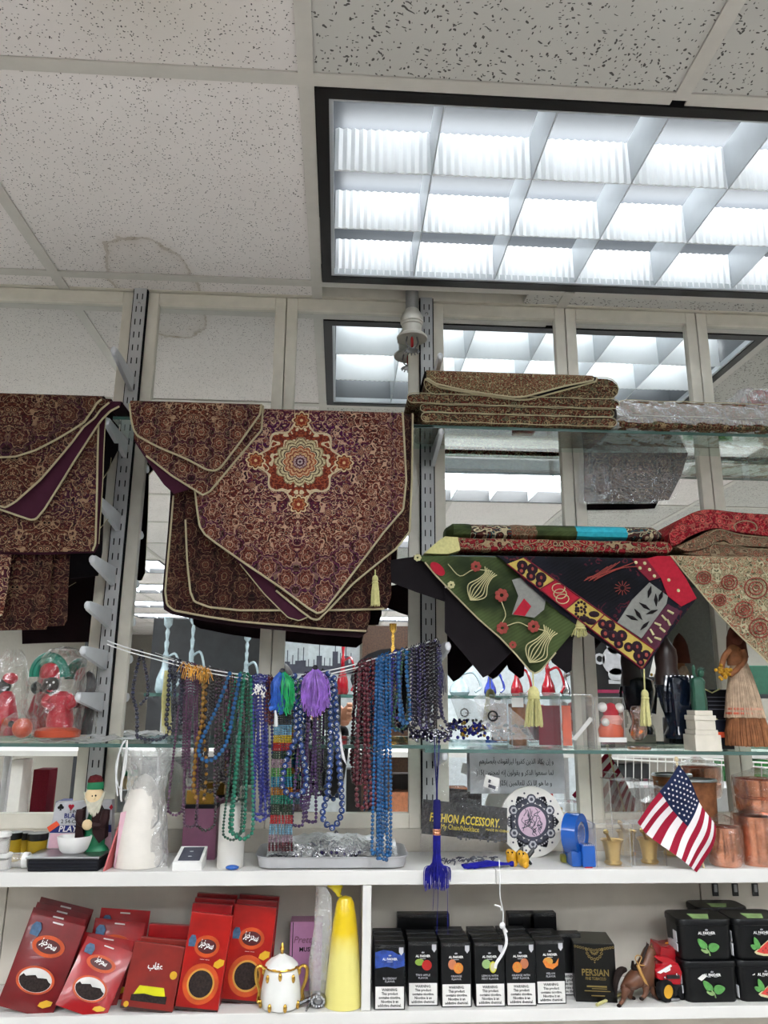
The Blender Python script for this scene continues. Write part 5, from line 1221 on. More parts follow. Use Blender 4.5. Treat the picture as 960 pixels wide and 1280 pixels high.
p0, p1 = W(704, 922, Yb+.05), W(713, 882, Yb+.05); obj('card_insert', MB().box(p0.x, p1.x, Yb+.05, Yb+.053, zGr(p0.x)+.004, p1.z), 'candy_orange', t, w=True, smooth=False)
t = cbox(746, 782, 872, 928, Yb, .06, 'clear box holding a red, pink and white seated figure', zGr(x_(765, Yb)))
Yq = Yb+.025; s = PX(765, 900, Yq)
fg = lp(764, [(15, 921), (16, 912), (12, 904)], Yq, n=14, sy=.7); obj('lower_body', fg, 'candy_orange', t, w=True)
obj('middle', lp(765, [(12, 906), (14, 900), (10, 894)], Yq, n=14, sy=.7), 'candy_pink', t, w=True); obj('torso', lp(764, [(9, 895), (11, 888), (5, 880), (0, 878)], Yq, n=12, sy=.7), 'doll_red', t, w=True)
obj('side_tufts', MB().ball(W(753, 884, Yq-.004), 6*s, 10, 7).ball(W(774, 885, Yq-.004), 6*s, 10, 7).ball(W(757, 903, Yq-.01), 5*s, 8, 6), 'white_matte', t, w=True)
p0, p1 = W(748, 928, Yb-.001), W(783, 922, Yb-.001); obj('price_strip', MB().box(p0.x, p1.x, Yb-.002, Yb-.0008, p0.z+.0005, p1.z), 'paper_white', t, w=True, smooth=False)
Ya = 1.545; s = PX(798, 905, Ya); za = zGr(x_(798, Ya))
t = thing('glass_animal', 'amber glass animal figurine sitting right of the clear boxes', 'figurine', base(798, 928, Ya, za))
A = lambda x, y, d=0: W(x, y, Ya+d)
skinmesh('body', [A(799, 917), A(798, 904), A(796, 893), A(796, 888, -.006), A(790, 890, -.008), A(806, 922, -.004), A(790, 923, -.004), A(808, 908, .004), A(789, 884), A(802, 883)], [(0, 1), (1, 2), (2, 3), (3, 4), (0, 5), (0, 6), (0, 7), (3, 8), (3, 9)], [8*s, 8*s, 7*s, 6*s, 3*s, 4*s, 4*s, 3*s, 1.8*s, 1.8*s], 'amber_glass', t)
obj('foot_block', MB().box(W(786, 928, Ya).x, W(811, 928, Ya).x, Ya-.012, Ya+.012, za, za+.006, .002), 'amber_glass', t, w=True)
t = thing('carved_figure', 'very dark glazed figure with brown veiled bust on a cupped blue black base', 'figurine', base(848, 923, 1.57, zGr(x_(848, 1.57))))
Yv = 1.592; s = PX(848, 880, Yv)
obj('cupped_base', lp(849, [(16, 923), (17, 918), (12, 908), (14, 898), (19, 880), (22, 862), (20, 848), (12, 844), (8, 846)], Yv, n=24, ripple=6, ramp_=.06), 'glaze_navy', t, w=True)
fn = MB()
for k in range(7): fn.tube(catmull([W(833+k*5, 890, Yv-.02), W(831+k*5.6, 865, Yv-.027), W(833+k*5.3, 845, Yv-.02)], 4), [2.2*s]*9, 6)
obj('ribs', fn, 'glaze_navy', t, w=True)
obj('veiled_bust', lp(835, [(16, 856), (15, 845), (13, 835), (14, 822), (13, 812), (9, 806), (6, 801), (4, 796), (0, 793)], Yv, n=18, sy=.8), 'bust_brown', t, w=True)
obj('arm', MB().tube(catmull([W(868, 850, Yv-.01), W(873, 868, Yv-.014), W(870, 895, Yv-.01)], 4), [4*s]*9, 8), 'glaze_navy', t, w=True)
t = thing('statuette', 'green statuette with raised arm on a white stepped stone pedestal', 'statuette', base(878, 932, 1.535, zGr(x_(878, 1.535))))
Yl = 1.533; s = PX(878, 900, Yl); zb = zGr(x_(878, Yl))
pd = MB(); c = W(878, 930, Yl)
for hw, y0, y1 in ((16, 933, 918), (14, 918, 912), (12.5, 912, 900), (13.5, 900, 894), (11, 894, 888)):
    z0_, z1_ = max(zb, W(878, y0, Yl).z), W(878, y1, Yl).z; pd.box(c.x-hw*s, c.x+hw*s, Yl-hw*s, Yl+hw*s, z0_ if y0 < 933 else zb, z1_, .001)
obj('pedestal', pd, 'stone_white', t, w=True, smooth=False)
obj('robe', lp(875, [(9, 888), (9.5, 875), (8, 862), (9, 852), (7, 848), (3, 846)], Yl, n=16, sy=.8, ripple=5, ramp_=.08), 'statue_green', t, w=True)
obj('head', MB().ball(W(876, 842, Yl), 4*s, 10, 7, (1, 1, 1.2)), 'statue_green', t, w=True)
cr_ = MB()
for k in range(7): a = pi*(k+.5)/7; cr_.tube([W(876+3*cos(a), 840-3*sin(a), Yl), W(876+7*cos(a), 840-7*sin(a), Yl)], [.8*s, .2*s], 4)
obj('crown_rays', cr_, 'statue_green', t, w=True)
obj('raised_arm', MB().tube(catmull([W(871, 850, Yl), W(867, 842, Yl-.003), W(867, 834, Yl-.003)], 4), 2*s, 7).tube([W(867, 836, Yl-.003), W(866.5, 831, Yl-.003)], [2.2*s, 1*s], 6), 'statue_green', t, w=True)
t = thing('plaque', 'black pointed plaque with cream trim standing behind the statuette', 'plaque', base(893, 905, 1.60, zGr(x_(893, 1.6))))
Yk = 1.60; pl = [(880, 862), (912, 862), (912, 898), (903, 905), (880, 890)]
pls = [zx(x, y, Yk) for x, y in pl]; obj('board', MB().prism(pls+[], Yk, Yk+.004), 'black_matte', t, w=True, smooth=False)
obj('foot', MB().box(zx(884, 900, Yk)[0], zx(908, 900, Yk)[0], Yk-.001, Yk+.02, zGr(x_(893, 1.6)), zx(895, 897, Yk)[1], .001), 'black_matte', t, w=True, smooth=False)
obj('cream_trim', MB().tube([W(881, 890, Yk-.001), W(902, 903, Yk-.001), W(911, 897, Yk-.001)], .0016, 5).tube([W(880, 861, Yk-.001), W(890, 866, Yk-.001), W(900, 861, Yk-.001)], .0014, 5), 'tassel_cream', t, w=True)
lines = MB()
for k in range(4): lines.box(zx(884, 870, Yk)[0], zx(908, 870, Yk)[0], Yk-.0006, Yk, zx(890, 872+k*5, Yk)[1], zx(890, 871+k*5, Yk)[1])
obj('engraved_lines', lines, 'ink_grey', t, w=True, smooth=False)
t = thing('small_box', 'small dark box with an orange price sticker behind the straw doll', 'box', base(902, 926, 1.57, zGr(x_(902, 1.57))))
Yk = 1.572; p0, p1 = W(890, 926, Yk), W(915, 900, Yk); obj('box', MB().box(p0.x, p1.x, Yk, Yk+.03, zGr(p0.x), p1.z, .001), 'navy_plastic', t, w=True, smooth=False)
p0, p1 = W(897, 922, Yk), W(908, 915, Yk); obj('price_sticker', MB().box(p0.x, p1.x, Yk-.0008, Yk+.0002, p0.z, p1.z), 'sticker_orange', t, w=True, smooth=False, label='orange price sticker')
t = thing('straw_doll', 'straw doll with wide two-tier broom skirt at the right end of the glass shelf', 'doll', base(934, 932, 1.55, zGr(x_(934, 1.55))))
Yd2 = 1.552; s = PX(932, 880, Yd2); zb = zGr(x_(934, 1.55))
def straw(cx0, cx1, prof, mat, nm, n=70, seed=1):
    rnd = random.Random(seed); mb = MB(); 
    for k in range(n):
        a = 2*pi*k/n+rnd.uniform(-.03, .03); P = []
        for i, (h, y) in enumerate(prof):
            f = i/(len(prof)-1); cx = cx0+(cx1-cx0)*f; p = W(cx, y, Yd2); q = h*s*(1+rnd.uniform(-.03, .03)); P.append(Vector((p.x+q*cos(a), Yd2+q*.75*sin(a), max(zb+.0005, p.z+(rnd.uniform(-1, 1)*.6*s if i == 0 else 0)))))
        mb.tube(P, [prof[0][0]*s*2.9/n]+[p[0]*s*3.0/n for p in prof[1:]], 4)
    core = MB(); c = W(cx0, prof[0][1], Yd2)
    for i, (h, y) in enumerate(prof):
        f = i/(len(prof)-1); p = W(cx0+(cx1-cx0)*f, y, Yd2)
        for k in range(20): a = 2*pi*k/20; core.v.append((p.x+h*.97*s*cos(a), Yd2+h*.72*s*sin(a), max(zb, p.z)))
    for i in range(len(prof)-1):
        for k in range(20): core.f.append((i*20+k, i*20+(k+1) % 20, (i+1)*20+(k+1) % 20, (i+1)*20+k))
    core.f.append(tuple(range(20)))
    mb.add(core.v, core.f); return obj(nm, mb, mat, t, w=True, kind='stuff')
straw(936, 932, [(26, 932), (25, 915), (21, 897)], 'straw_brown', 'lower_skirt'); straw(931, 923, [(23, 897), (19, 870), (14, 845), (9, 826)], 'straw_pale', 'upper_skirt', seed=2)
obj('red_band', lp(930, [(22.5, 893), (22.6, 891.5), (22, 890)], Yd2, n=30, sy=.76).add(*(lambda m: (m.v, m.f))(lp(930, [(22, 887.5), (22, 886), (21.5, 884.5)], Yd2, n=30, sy=.76))), 'candy_orange', t, w=True)
obj('bodice', lp(920, [(10, 832), (11, 822), (10, 812), (5, 806)], Yd2, n=16, sy=.7), 'straw_brown', t, w=True)
for sgn, pp in ((0, [(912, 812), (905, 822), (902, 838), (908, 846)]), (1, [(928, 812), (931, 824), (922, 836), (912, 844)])): obj('arm', MB().tube(catmull([W(x, y, Yd2-.012) for x, y in pp], 4), 3.4*s, 7), 'straw_brown', t, w=True)
obj('head', MB().ball(W(920, 799, Yd2), 8*s, 14, 10, (1, 1, 1.15)), 'doll_hair', t, w=True)
obj('hair', lp(922, [(13, 822), (12, 808), (11, 797), (8, 788), (4, 782), (0, 778)], Yd2+.006, n=16, sy=.7), 'doll_hair', t, w=True)
fl_ = MB(); rnd = random.Random(4)
for k in range(26): fl_.ball(W(rnd.gauss(905, 5), rnd.gauss(841, 4.5), Yd2-.02+rnd.uniform(-.005, .005)), 2.3*s, 6, 4)
obj('flower_bunch', fl_, 'flower_yellow', t, w=True, kind='stuff')

# ---- white shelf, left to right
def pxbox(nm, x0, y0, x1, y1, Y, d, mat, t, zb=None, bev=.001, **k):
    a, b_ = W(x0, y1, Y), W(x1, y0, Y); return obj(nm, MB().box(a.x, b_.x, Y, Y+d, zb if zb is not None else a.z, b_.z, bev), mat, t, w=True, smooth=False, **k)
def jar(cx, y0, y1, hw, Y, body, lid, label, name='jar', lidh=8, film_=None):
    t = thing(name, label, 'jar', base(cx, y1, Y, zS), 'small jars'); s = PX(cx, y1, Y)
    c = W(cx, y1, Y); H = W(cx, y0, Y).z-zS
    obj('body', MB().lathe([(hw*.93*s, 0), (hw*s, .002), (hw*s, H-lidh*s-.001), (hw*.85*s, H-lidh*s)], (c.x, Y, zS), 22), body, t, w=True)
    obj('lid', MB().lathe([(hw*1.03*s, H-lidh*s), (hw*1.06*s, H-lidh*s+.001), (hw*1.06*s, H-.001), (hw*s, H)], (c.x, Y, zS), 22), lid, t, w=True)
    return t
jar(27, 1040, 1070, 11, 1.62, 'jar_yellow', 'black_plastic', 'yellow jar with black lid, left one of the pair behind the white vials'); jar(45, 1041, 1070, 12, 1.605, 'jar_yellow', 'black_plastic', 'yellow jar with black lid, right one of the pair behind the black case')
jar(13, 1040, 1072, 0.1+11, 1.60, 'jar_yellow', 'black_plastic', 'yellow jar with black lid, mostly hidden behind the white vials at left')
def vial(cx, y0, y1, hw, Y, lab, z=None):
    t = thing('small_vial', lab, 'vial', base(cx, y1, Y, z or zS), 'clear vials'); s = PX(cx, y1, Y); c = W(cx, y1, Y); zz = z or zS; H = W(cx, y0, Y).z-zz
    obj('cup', MB().lathe([(hw*.9*s, 0), (hw*s, .001), (hw*s, H-5*s)], (c.x, Y, zz), 18), 'milky_film', t, w=True); obj('contents', MB().lathe([(hw*.8*s, .001), (hw*.8*s, H*.6)], (c.x, Y, zz), 14), 'white_matte', t, w=True)
    obj('cap', MB().lathe([(hw*1.05*s, H-5*s), (hw*1.1*s, H-4*s), (hw*1.1*s, H-.0006), (hw*s, H)], (c.x, Y, zz), 18), 'white_plastic', t, w=True); return H
H0 = vial(3, 1066, 1092, 9, 1.525, 'clear vial with white cap at the left edge, bottom one of two'); vial(2, 1040, 1064, 9, 1.525, 'clear vial with white cap at the left edge, stacked on another', zS+H0)
t = thing('small_vial', 'clear vial lying on its side, white cap towards the black case', 'vial', base(22, 1090, 1.525, zS), 'clear vials')
c = W(20, 1078, 1.53); s = PX(20, 1078, 1.53); R_ = Matrix.Translation((c.x, 1.535, zS+9.6*s)) @ Matrix.Rotation(pi/2, 4, 'Y')
obj('cup', MB().lathe([(8*s, -10*s), (9*s, -9*s), (9*s, 8*s)], n=18).xf(R_), 'milky_film', t, w=True); obj('cap', MB().lathe([(9.5*s, 8*s), (9.6*s, 9*s), (9.6*s, 14*s), (9*s, 15*s)], n=18).xf(R_), 'white_plastic', t, w=True)
t = thing('flat_case', 'flat black hinged case with grey edge at the front left of the white shelf', 'case', base(78, 1095, 1.505, zS))
pxbox('lower_shell', 33, 1074, 124, 1095, 1.503, .075, 'black_matte', t, zS, .003); a, b_ = W(33, 1074, 1.505), W(124, 1070, 1.505); obj('lid', MB().box(a.x-.001, b_.x+.001, 1.502, 1.579, a.z+.0005, a.z+.004, .001), 'dull_steel', t, w=True, smooth=False); zc = a.z+.004
gr_ = MB()
for k in range(4): z = W(78, 1078+k*4.2, 1.503).z; gr_.box(W(36, 1080, 1.503).x, W(121, 1080, 1.503).x, 1.5022, 1.5032, z-.0006, z+.0006)
obj('grooves', gr_, 'navy_plastic', t, w=True, smooth=False)
t = thing('ceramic_bowl', 'small chipped white ceramic bowl standing on the flat black case', 'bowl', base(88, 1072, 1.53, zc)); s = PX(88, 1062, 1.53); c = W(88, 1072, 1.53)
rim = [(0, .0005), (13*s, .0005), (17*s, 4*s), (20*s, 13*s), (21.5*s, 20*s), (20.5*s, 20.2*s), (18*s, 12*s), (14*s, 4*s), (0, 2*s)]
obj('bowl', MB().lathe(rim, (c.x, 1.53+.012, zc), 20, 1, .8, ripple=5, ramp_=.05), 'white_plastic', t, w=True)
t = thing('card_pack', 'boxed playing cards with suit signs and orange sticker, leaning behind the bearded figurine', 'card box', base(100, 1068, 1.585, zS))
Yc = 1.60; pk = [zx(x, y, Yc) for x, y in ((58, 1060), (70, 1003), (140, 1000), (140, 1064))]
obj('carton', MB().prism([(x, max(z, zS)) for x, z in pk], Yc, Yc+.018), 'ornament_pale', t, w=True, smooth=False)
obj('lower_print', MB().prism([zx(x, y, Yc) for x, y in ((60, 1060), (63, 1042), (139, 1041), (139, 1062))], Yc-.0006, Yc), 'pink_paper', t, w=True, smooth=False)
obj('name_band', MB().prism([zx(x, y, Yc) for x, y in ((62, 1041), (65, 1032), (139, 1031), (139, 1040))], Yc-.0008, Yc), 'ink_blue', t, w=True, smooth=False)
s = PX(90, 1030, Yc)
def pt(st, x, y, h, mt, al='CENTER', Y=Yc-.001, **k): p = W(x, y, Y); return text('lettering', st, h*PX(x, y, Y), mt, t, p.x-t.location.x, Y-t.location.y, p.z-t.location.z, al, **k)
pt('PLAYING', 73, 1036.5, 10, 'ink_white', 'LEFT', bold=.0002, shear=.15); pt('BLACK', 80, 1020, 8, 'ink_blue', 'LEFT', bold=.0002); pt('2 IN', 87, 1014.5, 5, 'ink_black', 'LEFT'); pt('2 54-CARD', 76, 1027, 6.5, 'ink_black', 'LEFT')
def suit(x, y, k, mt):
    c = W(x, y, Yc-.0007); r = k*s; mb = MB(); y0, y1 = Yc-.0012, Yc-.0004
    if mt == 'club':
        for dx, dz in ((-.5, -.1), (.5, -.1), (0, .5)): mb.disc(c.x+dx*r, c.z+dz*r, .5*r, .5*r, y0, y1, 10)
        mb.prism([(c.x-.35*r, c.z-r), (c.x+.35*r, c.z-r), (c.x, c.z)], y0, y1); mt = 'ink_black'
    elif mt == 'heart':
        mb.disc(c.x-.42*r, c.z+.35*r, .5*r, .5*r, y0, y1, 10).disc(c.x+.42*r, c.z+.35*r, .5*r, .5*r, y0, y1, 10).prism([(c.x-.85*r, c.z+.15*r), (c.x, c.z-r), (c.x+.85*r, c.z+.15*r)], y0, y1); mt = 'ink_red'
    else: mb.prism([(c.x-.7*r, c.z), (c.x, c.z-r), (c.x+.7*r, c.z), (c.x, c.z+r)], y0, y1); mt = 'ink_red'
    obj('suit_mark', mb, mt, t, w=True, smooth=False)
suit(76, 1009, 4, 'club'); suit(89, 1009, 4, 'heart'); suit(139, 1009, 3.6, 'diamond')
sk_ = [zx(x, y, Yc) for x, y in ((59, 1034), (71, 1026), (75, 1031), (62, 1040))]; obj('price_sticker', MB().prism(sk_, Yc-.0016, Yc-.0008), 'sticker_orange', t, w=True, smooth=False, label='orange price sticker')
# gnome
t = thing('bearded_figurine', 'clay figurine of a bearded old man in dark robe and maroon hat with green band', 'figurine', base(117, 1070, 1.565, zS)); Yg = 1.565; s = PX(117, 1030, Yg)
obj('base', lp(117, [(18, 1072), (19, 1066), (17, 1060), (13, 1056)], Yg, n=20, sy=.7), 'gnome_green', t, w=True)
obj('green_coat', lp(116, [(14, 1062), (14, 1045), (11, 1025), (8, 1010)], Yg, n=18, sy=.7), 'gnome_green', t, w=True)
for sg, pr_ in ((-1, [(107, 1008), (99, 1022), (97, 1045), (101, 1050), (108, 1046), (106, 1025)]), (1, [(126, 1006), (135, 1022), (134, 1046), (127, 1052), (119, 1040), (118, 1020)])):
    obj('robe_half', MB().prism([zx(x, y, Yg) for x, y in pr_], Yg-.017, Yg+.006), 'gnome_brown', t, w=True, smooth=False)
for pp in ([(101, 1012), (100, 1026), (107, 1031)], [(133, 1012), (128, 1030), (113, 1030)]): obj('sleeve', MB().tube(catmull([W(x, y, Yg-.019) for x, y in pp], 4), [5*s, 5.5*s, 6*s, 6*s, 5*s, 5*s, 5*s, 4.5*s, 4*s], 8), 'gnome_brown', t, w=True)
obj('hand', MB().ball(W(109, 1031, Yg-.024), 6.5*s, 12, 8, (1, .6, 1)), 'gnome_skin', t, w=True)
obj('face', MB().ball(W(118, 996, Yg-.004), 12.5*s, 16, 10, (1, .8, 1)).ball(W(118, 998, Yg-.0175), 2*s, 8, 6), 'gnome_skin', t, w=True)
obj('eyes', MB().ball(W(115.5, 995, Yg-.0175), 1.2*s, 6, 5).ball(W(119.5, 994.5, Yg-.0175), 1.2*s, 6, 5), 'ink_black', t, w=True)
bd_ = MB(); rnd = random.Random(2)
for k in range(46):
    a = (k/45-.5)*2; x0 = 118+a*13; y0 = 998+(1-abs(a))*6-abs(a)*8
    bd_.tube([W(x0, y0, Yg-.016+abs(a)*.01), W(118+a*11, y0+8, Yg-.021+abs(a)*.008), W(117+a*7+rnd.uniform(-1, 1), 1020-abs(a)*6+rnd.uniform(-3, 2), Yg-.02)], [1.4*s, 1.2*s, .3*s], 5)
obj('beard', bd_, 'beard_grey', t, w=True, kind='stuff')
obj('hat_band', lp(119, [(10, 986), (10.5, 984), (10, 978), (9, 977)], Yg-.002, n=18, sy=.9), 'gnome_green', t, w=True); obj('hat', lp(119, [(9.3, 978), (9.3, 975), (7, 970), (0, 968)], Yg-.002, n=18, sy=.9), 'hat_maroon', t, w=True)
t = thing('thin_card', 'thin rose red card seen edge-on, leaning left of the wrapped white cone', 'card', base(135, 1092, 1.53, zS))
a, b_ = W(128, 1094, 1.505), W(152, 1012, 1.53); hh_ = b_.z-zS
obj('card', MB().add([(a.x, 1.505, zS), (a.x+.003, 1.505, zS), (b_.x+.003, 1.545, zS+hh_), (b_.x, 1.545, zS+hh_), (a.x+.012, 1.61, zS), (a.x+.015, 1.61, zS), (b_.x+.008, 1.62, zS+hh_*.98), (b_.x+.005, 1.62, zS+hh_*.98)], [(0, 1, 2, 3), (4, 7, 6, 5), (0, 3, 7, 4), (1, 5, 6, 2), (3, 2, 6, 7), (0, 4, 5, 1)]), 'rose_card', t, w=True, smooth=False)
def cone(cx, prof, Y, zb, name, label, mat, wrap_, top_tuft, grp):
    t = thing(name, label, 'wrapped cone', base(cx, prof[0][1], Y, zb), grp)
    c = W(cx, prof[0][1], Y); s = PX(cx, prof[0][1], Y)
    P = [(h*s, max(0, W(cx, y, Y).z-zb)) for h, y in prof]
    obj('cone', MB().lathe([(P[0][0]*.95, 0)]+P, (c.x, Y, zb+.001), 26), mat, t, w=True)
    return t
t = cone(172, [(30, 1090), (30, 1080), (24, 1010), (17, 985), (9, 972), (0, 967)], 1.555, zS, 'sugar_cone', 'white cone in a tall clear plastic bag on the white shelf', 'wax_white', None, None, 'wrapped cones')
bag('plastic_bag', 175, [(33, 1089), (32, 1060), (28, 1015), (23, 990), (27, 965), (34, 945), (40, 935)], 1.555, 'heavy_film', t, 4, jit=2.4, sy=.7)
obj('rose_insert', MB().prism([zx(x, y, 1.535) for x, y in ((143, 1086), (152, 1015), (166, 1012), (160, 1086))], 1.528, 1.5285), 'pink_paper', t, w=True, smooth=False)
t = thing('plum_box', 'plum coloured box standing behind the bead loops on the white shelf', 'box', base(248, 1072, 1.60, zS)); pxbox('carton', 226, 1010, 272, 1072, 1.60, .035, 'plum_box', t, zS)
pxbox('gold_top', 232, 988, 268, 1009, 1.605, .028, 'gold', t, label='gold coloured upper part'); pxbox('dark_band', 226, 1006, 272, 1011, 1.5992, .036, 'black_matte', t)
t = thing('small_box', 'small white box with grey printed top near the front edge of the white shelf', 'box', base(234, 1090, 1.51, zS))
a, b_ = W(215, 1091, 1.507), W(252, 1080, 1.507); zt_ = zS+.014; mb = MB(); vs = [(a.x, 1.507, zS), (b_.x, 1.507, zS), (b_.x-.0, 1.56, zS), (a.x+.002, 1.56, zS), (a.x, 1.507, zt_), (b_.x, 1.507, zt_), (b_.x+.001, 1.56, zt_+.018), (a.x+.004, 1.56, zt_+.018)]
obj('carton', mb.add(vs, [(0, 3, 2, 1), (4, 5, 6, 7), (0, 1, 5, 4), (1, 2, 6, 5), (2, 3, 7, 6), (3, 0, 4, 7)]), 'white_plastic', t, w=True, smooth=False)
L_ = lambda u, v: Vector((a.x+.002+(b_.x-a.x-.002)*u, 1.507+.053*v, zt_+.018*v+.0007)); q = [L_(.12, .1), L_(.9, .1), L_(.92, .92), L_(.16, .92)]
obj('printed_top', MB().add([tuple(v) for v in q]+[tuple(v-Vector((0, 0, .0006))) for v in q], [(0, 1, 2, 3), (7, 6, 5, 4), (0, 4, 5, 1), (1, 5, 6, 2), (2, 6, 7, 3), (3, 7, 4, 0)]), 'ornament_grey', t, w=True, smooth=False)
sp_ = MB()
for v in (.35, .65): sp_.ball(L_(.5, v), .003, 8, 4, (1.4, 1, .2))
obj('print_spots', sp_, 'ornament_pale', t, w=True)
t = thing('pillar_candle', 'white ribbed cylinder standing behind the green bead necklaces', 'candle', base(287, 1085, 1.53, zS)); s = PX(287, 1050, 1.53); c = W(287, 1085, 1.535)
obj('cylinder', MB().lathe([(16*s, 0), (16.5*s, .002), (16.5*s, .108), (15*s, .11), (0, .11)], (c.x, 1.54, zS), 40, ripple=20, ramp_=.02), 'white_matte', t, w=True)
t = thing('blue_pendant', 'small blue oval pendant lying at the foot of the white cylinder', 'pendant', base(290, 1087, 1.508, zS)); s = PX(290, 1086, 1.508); obj('pendant', MB().ball((W(290, 1086, 1.508).x, 1.510, zS+.0045), .0125, 14, 8, (1, .6, .36)), 'tape_blue', t, w=True); obj('bail', MB().tube([(W(290, 1086, 1.508).x+.012*cos(a_), 1.510+.004*sin(a_), zS+.006) for a_ in (0, .5, 1)], .001, 5), 'chrome', t, w=True)
# steel tray
t = thing('steel_tray', 'rectangular steel tray with rounded corners full of plastic-wrapped silver pieces', 'tray', base(415, 1095, 1.52, zS))
a, b_ = W(318, 1072, 1.503), W(511, 1072, 1.503); zr_ = W(415, 1072, 1.503).z
def rr(x0, x1, y0, y1, r, n=6):
    P = []
    for cx, cy, a0 in ((x1-r, y1-r, 0), (x0+r, y1-r, pi/2), (x0+r, y0+r, pi), (x1-r, y0+r, 1.5*pi)):
        for k in range(n+1): an = a0+pi/2*k/n; P.append((cx+r*cos(an), cy+r*sin(an)))
    return P
rings = []
for e, z, r in ((.014, zS+.0005, .02), (.006, zS+.003, .024), (.002, zr_-.002, .028), (-.001, zr_, .03), (-.0015, zr_+.001, .03), (.0, zr_+.0012, .03), (.004, zr_-.003, .026), (.0085, zS+.006, .022), (.016, zS+.003, .018)): rings.append([(x, y, z) for x, y in rr(a.x+e, b_.x-e, 1.503+e, 1.648-e, r)])
mb = MB(); N = len(rings[0])
for R_ in rings: mb.v += R_
for j in range(len(rings)-1):
    for k in range(N): mb.f.append((j*N+k, j*N+(k+1) % N, (j+1)*N+(k+1) % N, (j+1)*N+k))
mb.f.append(tuple(range(N-1, -1, -1))); mb.f.append(tuple(range((len(rings)-1)*N, len(rings)*N)))
obj('tray', mb, 'tray_alu', t, w=True)
t2 = thing('wrapped_silver_pieces', 'heap of shiny silver pieces in crinkled clear plastic lying in the steel tray', 'jewellery', (W(420, 1060, 1.56).x, 1.57, zS+.004)); rnd = random.Random(12)
mb, mk, mv = MB(), MB(), MB()
for k in range(230):
    p = Vector((rnd.uniform(a.x+.03, b_.x-.03), rnd.uniform(1.53, 1.63), zS+.006)); p.z += rnd.uniform(.004, .034)*(1-abs(p.x-(a.x+b_.x)/2)/.16)+.008; d = Vector((rnd.uniform(-1, 1), rnd.uniform(-1, 1), rnd.uniform(-.5, .5)))*.008
    (mb if k % 3 == 0 else mk).tube([p-d, p+Vector((0, 0, .004)), p+d], rnd.uniform(.0008, .0016), 5)
for k in range(40): mv.ball((rnd.gauss((a.x+b_.x)/2, .03), rnd.uniform(1.52, 1.56), zS+.022+rnd.uniform(-.004, .006)), .004, 6, 4)
obj('silver_pieces', mb, 'chrome', t2, w=True, kind='stuff'); obj('dark_pieces', mk, 'ornament_grey', t2, w=True, kind='stuff'); obj('blue_beads', mv, 'bead_violet', t2, w=True, kind='stuff')
fm_ = MB(); n = 26
for i in range(n+1):
    for j in range(9):
        u, v = i/n, j/8; hgt = .03*sin(pi*v)**.6*(.55+.45*sin(pi*u))+rnd.uniform(-.004, .004); fm_.v.append((a.x+.02+(b_.x-a.x-.04)*u, 1.52+.115*v, zS+.022+hgt))
for i in range(n):
    for j in range(8): fm_.f.append((i*9+j, (i+1)*9+j, (i+1)*9+j+1, i*9+j+1))
obj('plastic_film', fm_, 'heavy_film', t2, w=True)
# fashion accessory card
t = thing('jewellery_card', 'black header card in a clear bag with yellow lettering, behind the dark blue tassel', 'jewellery card', base(580, 1065, 1.56, zS)); Yc = 1.555
obj('card', MB().prism([zx(x, y, Yc) for x, y in ((527, 1042), (529, 999), (634, 1010), (634, 1053))], Yc, Yc+.0012), 'card_black', t, w=True, smooth=False)
pt('FASHION ACCESSORY.', 537, 1021.5, 14, 'gold_print', 'LEFT', rot=.09, bold=.0004, shear=.12, sx=.62, Y=Yc-.0006); pt('My Chain/Necklace', 551, 1033, 8.5, 'gold_print', 'LEFT', rot=.09, sx=.72, Y=Yc-.0006); pt('MADE IN CHINA', 607, 1037, 4, 'gold_print', 'LEFT', rot=.09, Y=Yc-.0006)
pr_ = MB(); rnd = random.Random(4)
for k in range(60):
    x, y = rnd.uniform(572, 632), rnd.uniform(1042, 1058)
    if y < 1053-(634-x)*.1+2: p = W(x, y, Yc-.0004); pr_.disc(p.x, p.z, rnd.uniform(.0012, .003), rnd.uniform(.001, .003), Yc-.0006, Yc, 7)
obj('printed_pattern', pr_, 'ornament_grey', t, w=True, kind='stuff')
p = W(612, 976, Yc); tg = MB().prism([zx(x, y, Yc-.004) for x, y in ((604, 983), (607, 968), (625, 973), (622, 989))], Yc-.0045, Yc-.004); obj('price_tag', tg, 'paper_white', t, w=True, smooth=False)
obj('tag_print', MB().prism([zx(x, y, Yc-.0048) for x, y in ((610, 978), (611, 974), (614, 975), (613, 979))], Yc-.0048, Yc-.0043).prism([zx(x, y, Yc-.0048) for x, y in ((610, 984), (611, 980), (620, 983), (619, 987))], Yc-.0048, Yc-.0043), 'ornament_grey', t, w=True, smooth=False)
bgp = [(525, 1070), (527, 995), (556, 948), (590, 955), (632, 990), (640, 1060), (634, 1072)]; cloth('plastic_bag', bgp, Yc-.006, 'clear_film', t, closed=True, amp=.003, th=.0004, back_mat='clear_film')
mb = MB()
for k in range(50): p = Vector((W(rnd.uniform(545, 620), 1070, 1.535).x, rnd.uniform(1.525, 1.56), zS+rnd.uniform(.002, .012))); d = Vector((rnd.uniform(-1, 1), rnd.uniform(-.6, .6), rnd.uniform(-.3, .3)))*.008; mb.tube([p-d, p+Vector((0, 0, .002)), p+d], .0012, 5)
obj('chain_heap', mb, 'ornament_grey', t, w=True, kind='stuff')
t = thing('lying_tassel', 'royal blue thread tassel lying flat on the white shelf below the fashion accessory card', 'tassel', base(610, 1080, 1.52, zS)); mb = MB(); L0, L1 = W(640, 1078, 1.525), W(578, 1080, 1.518)
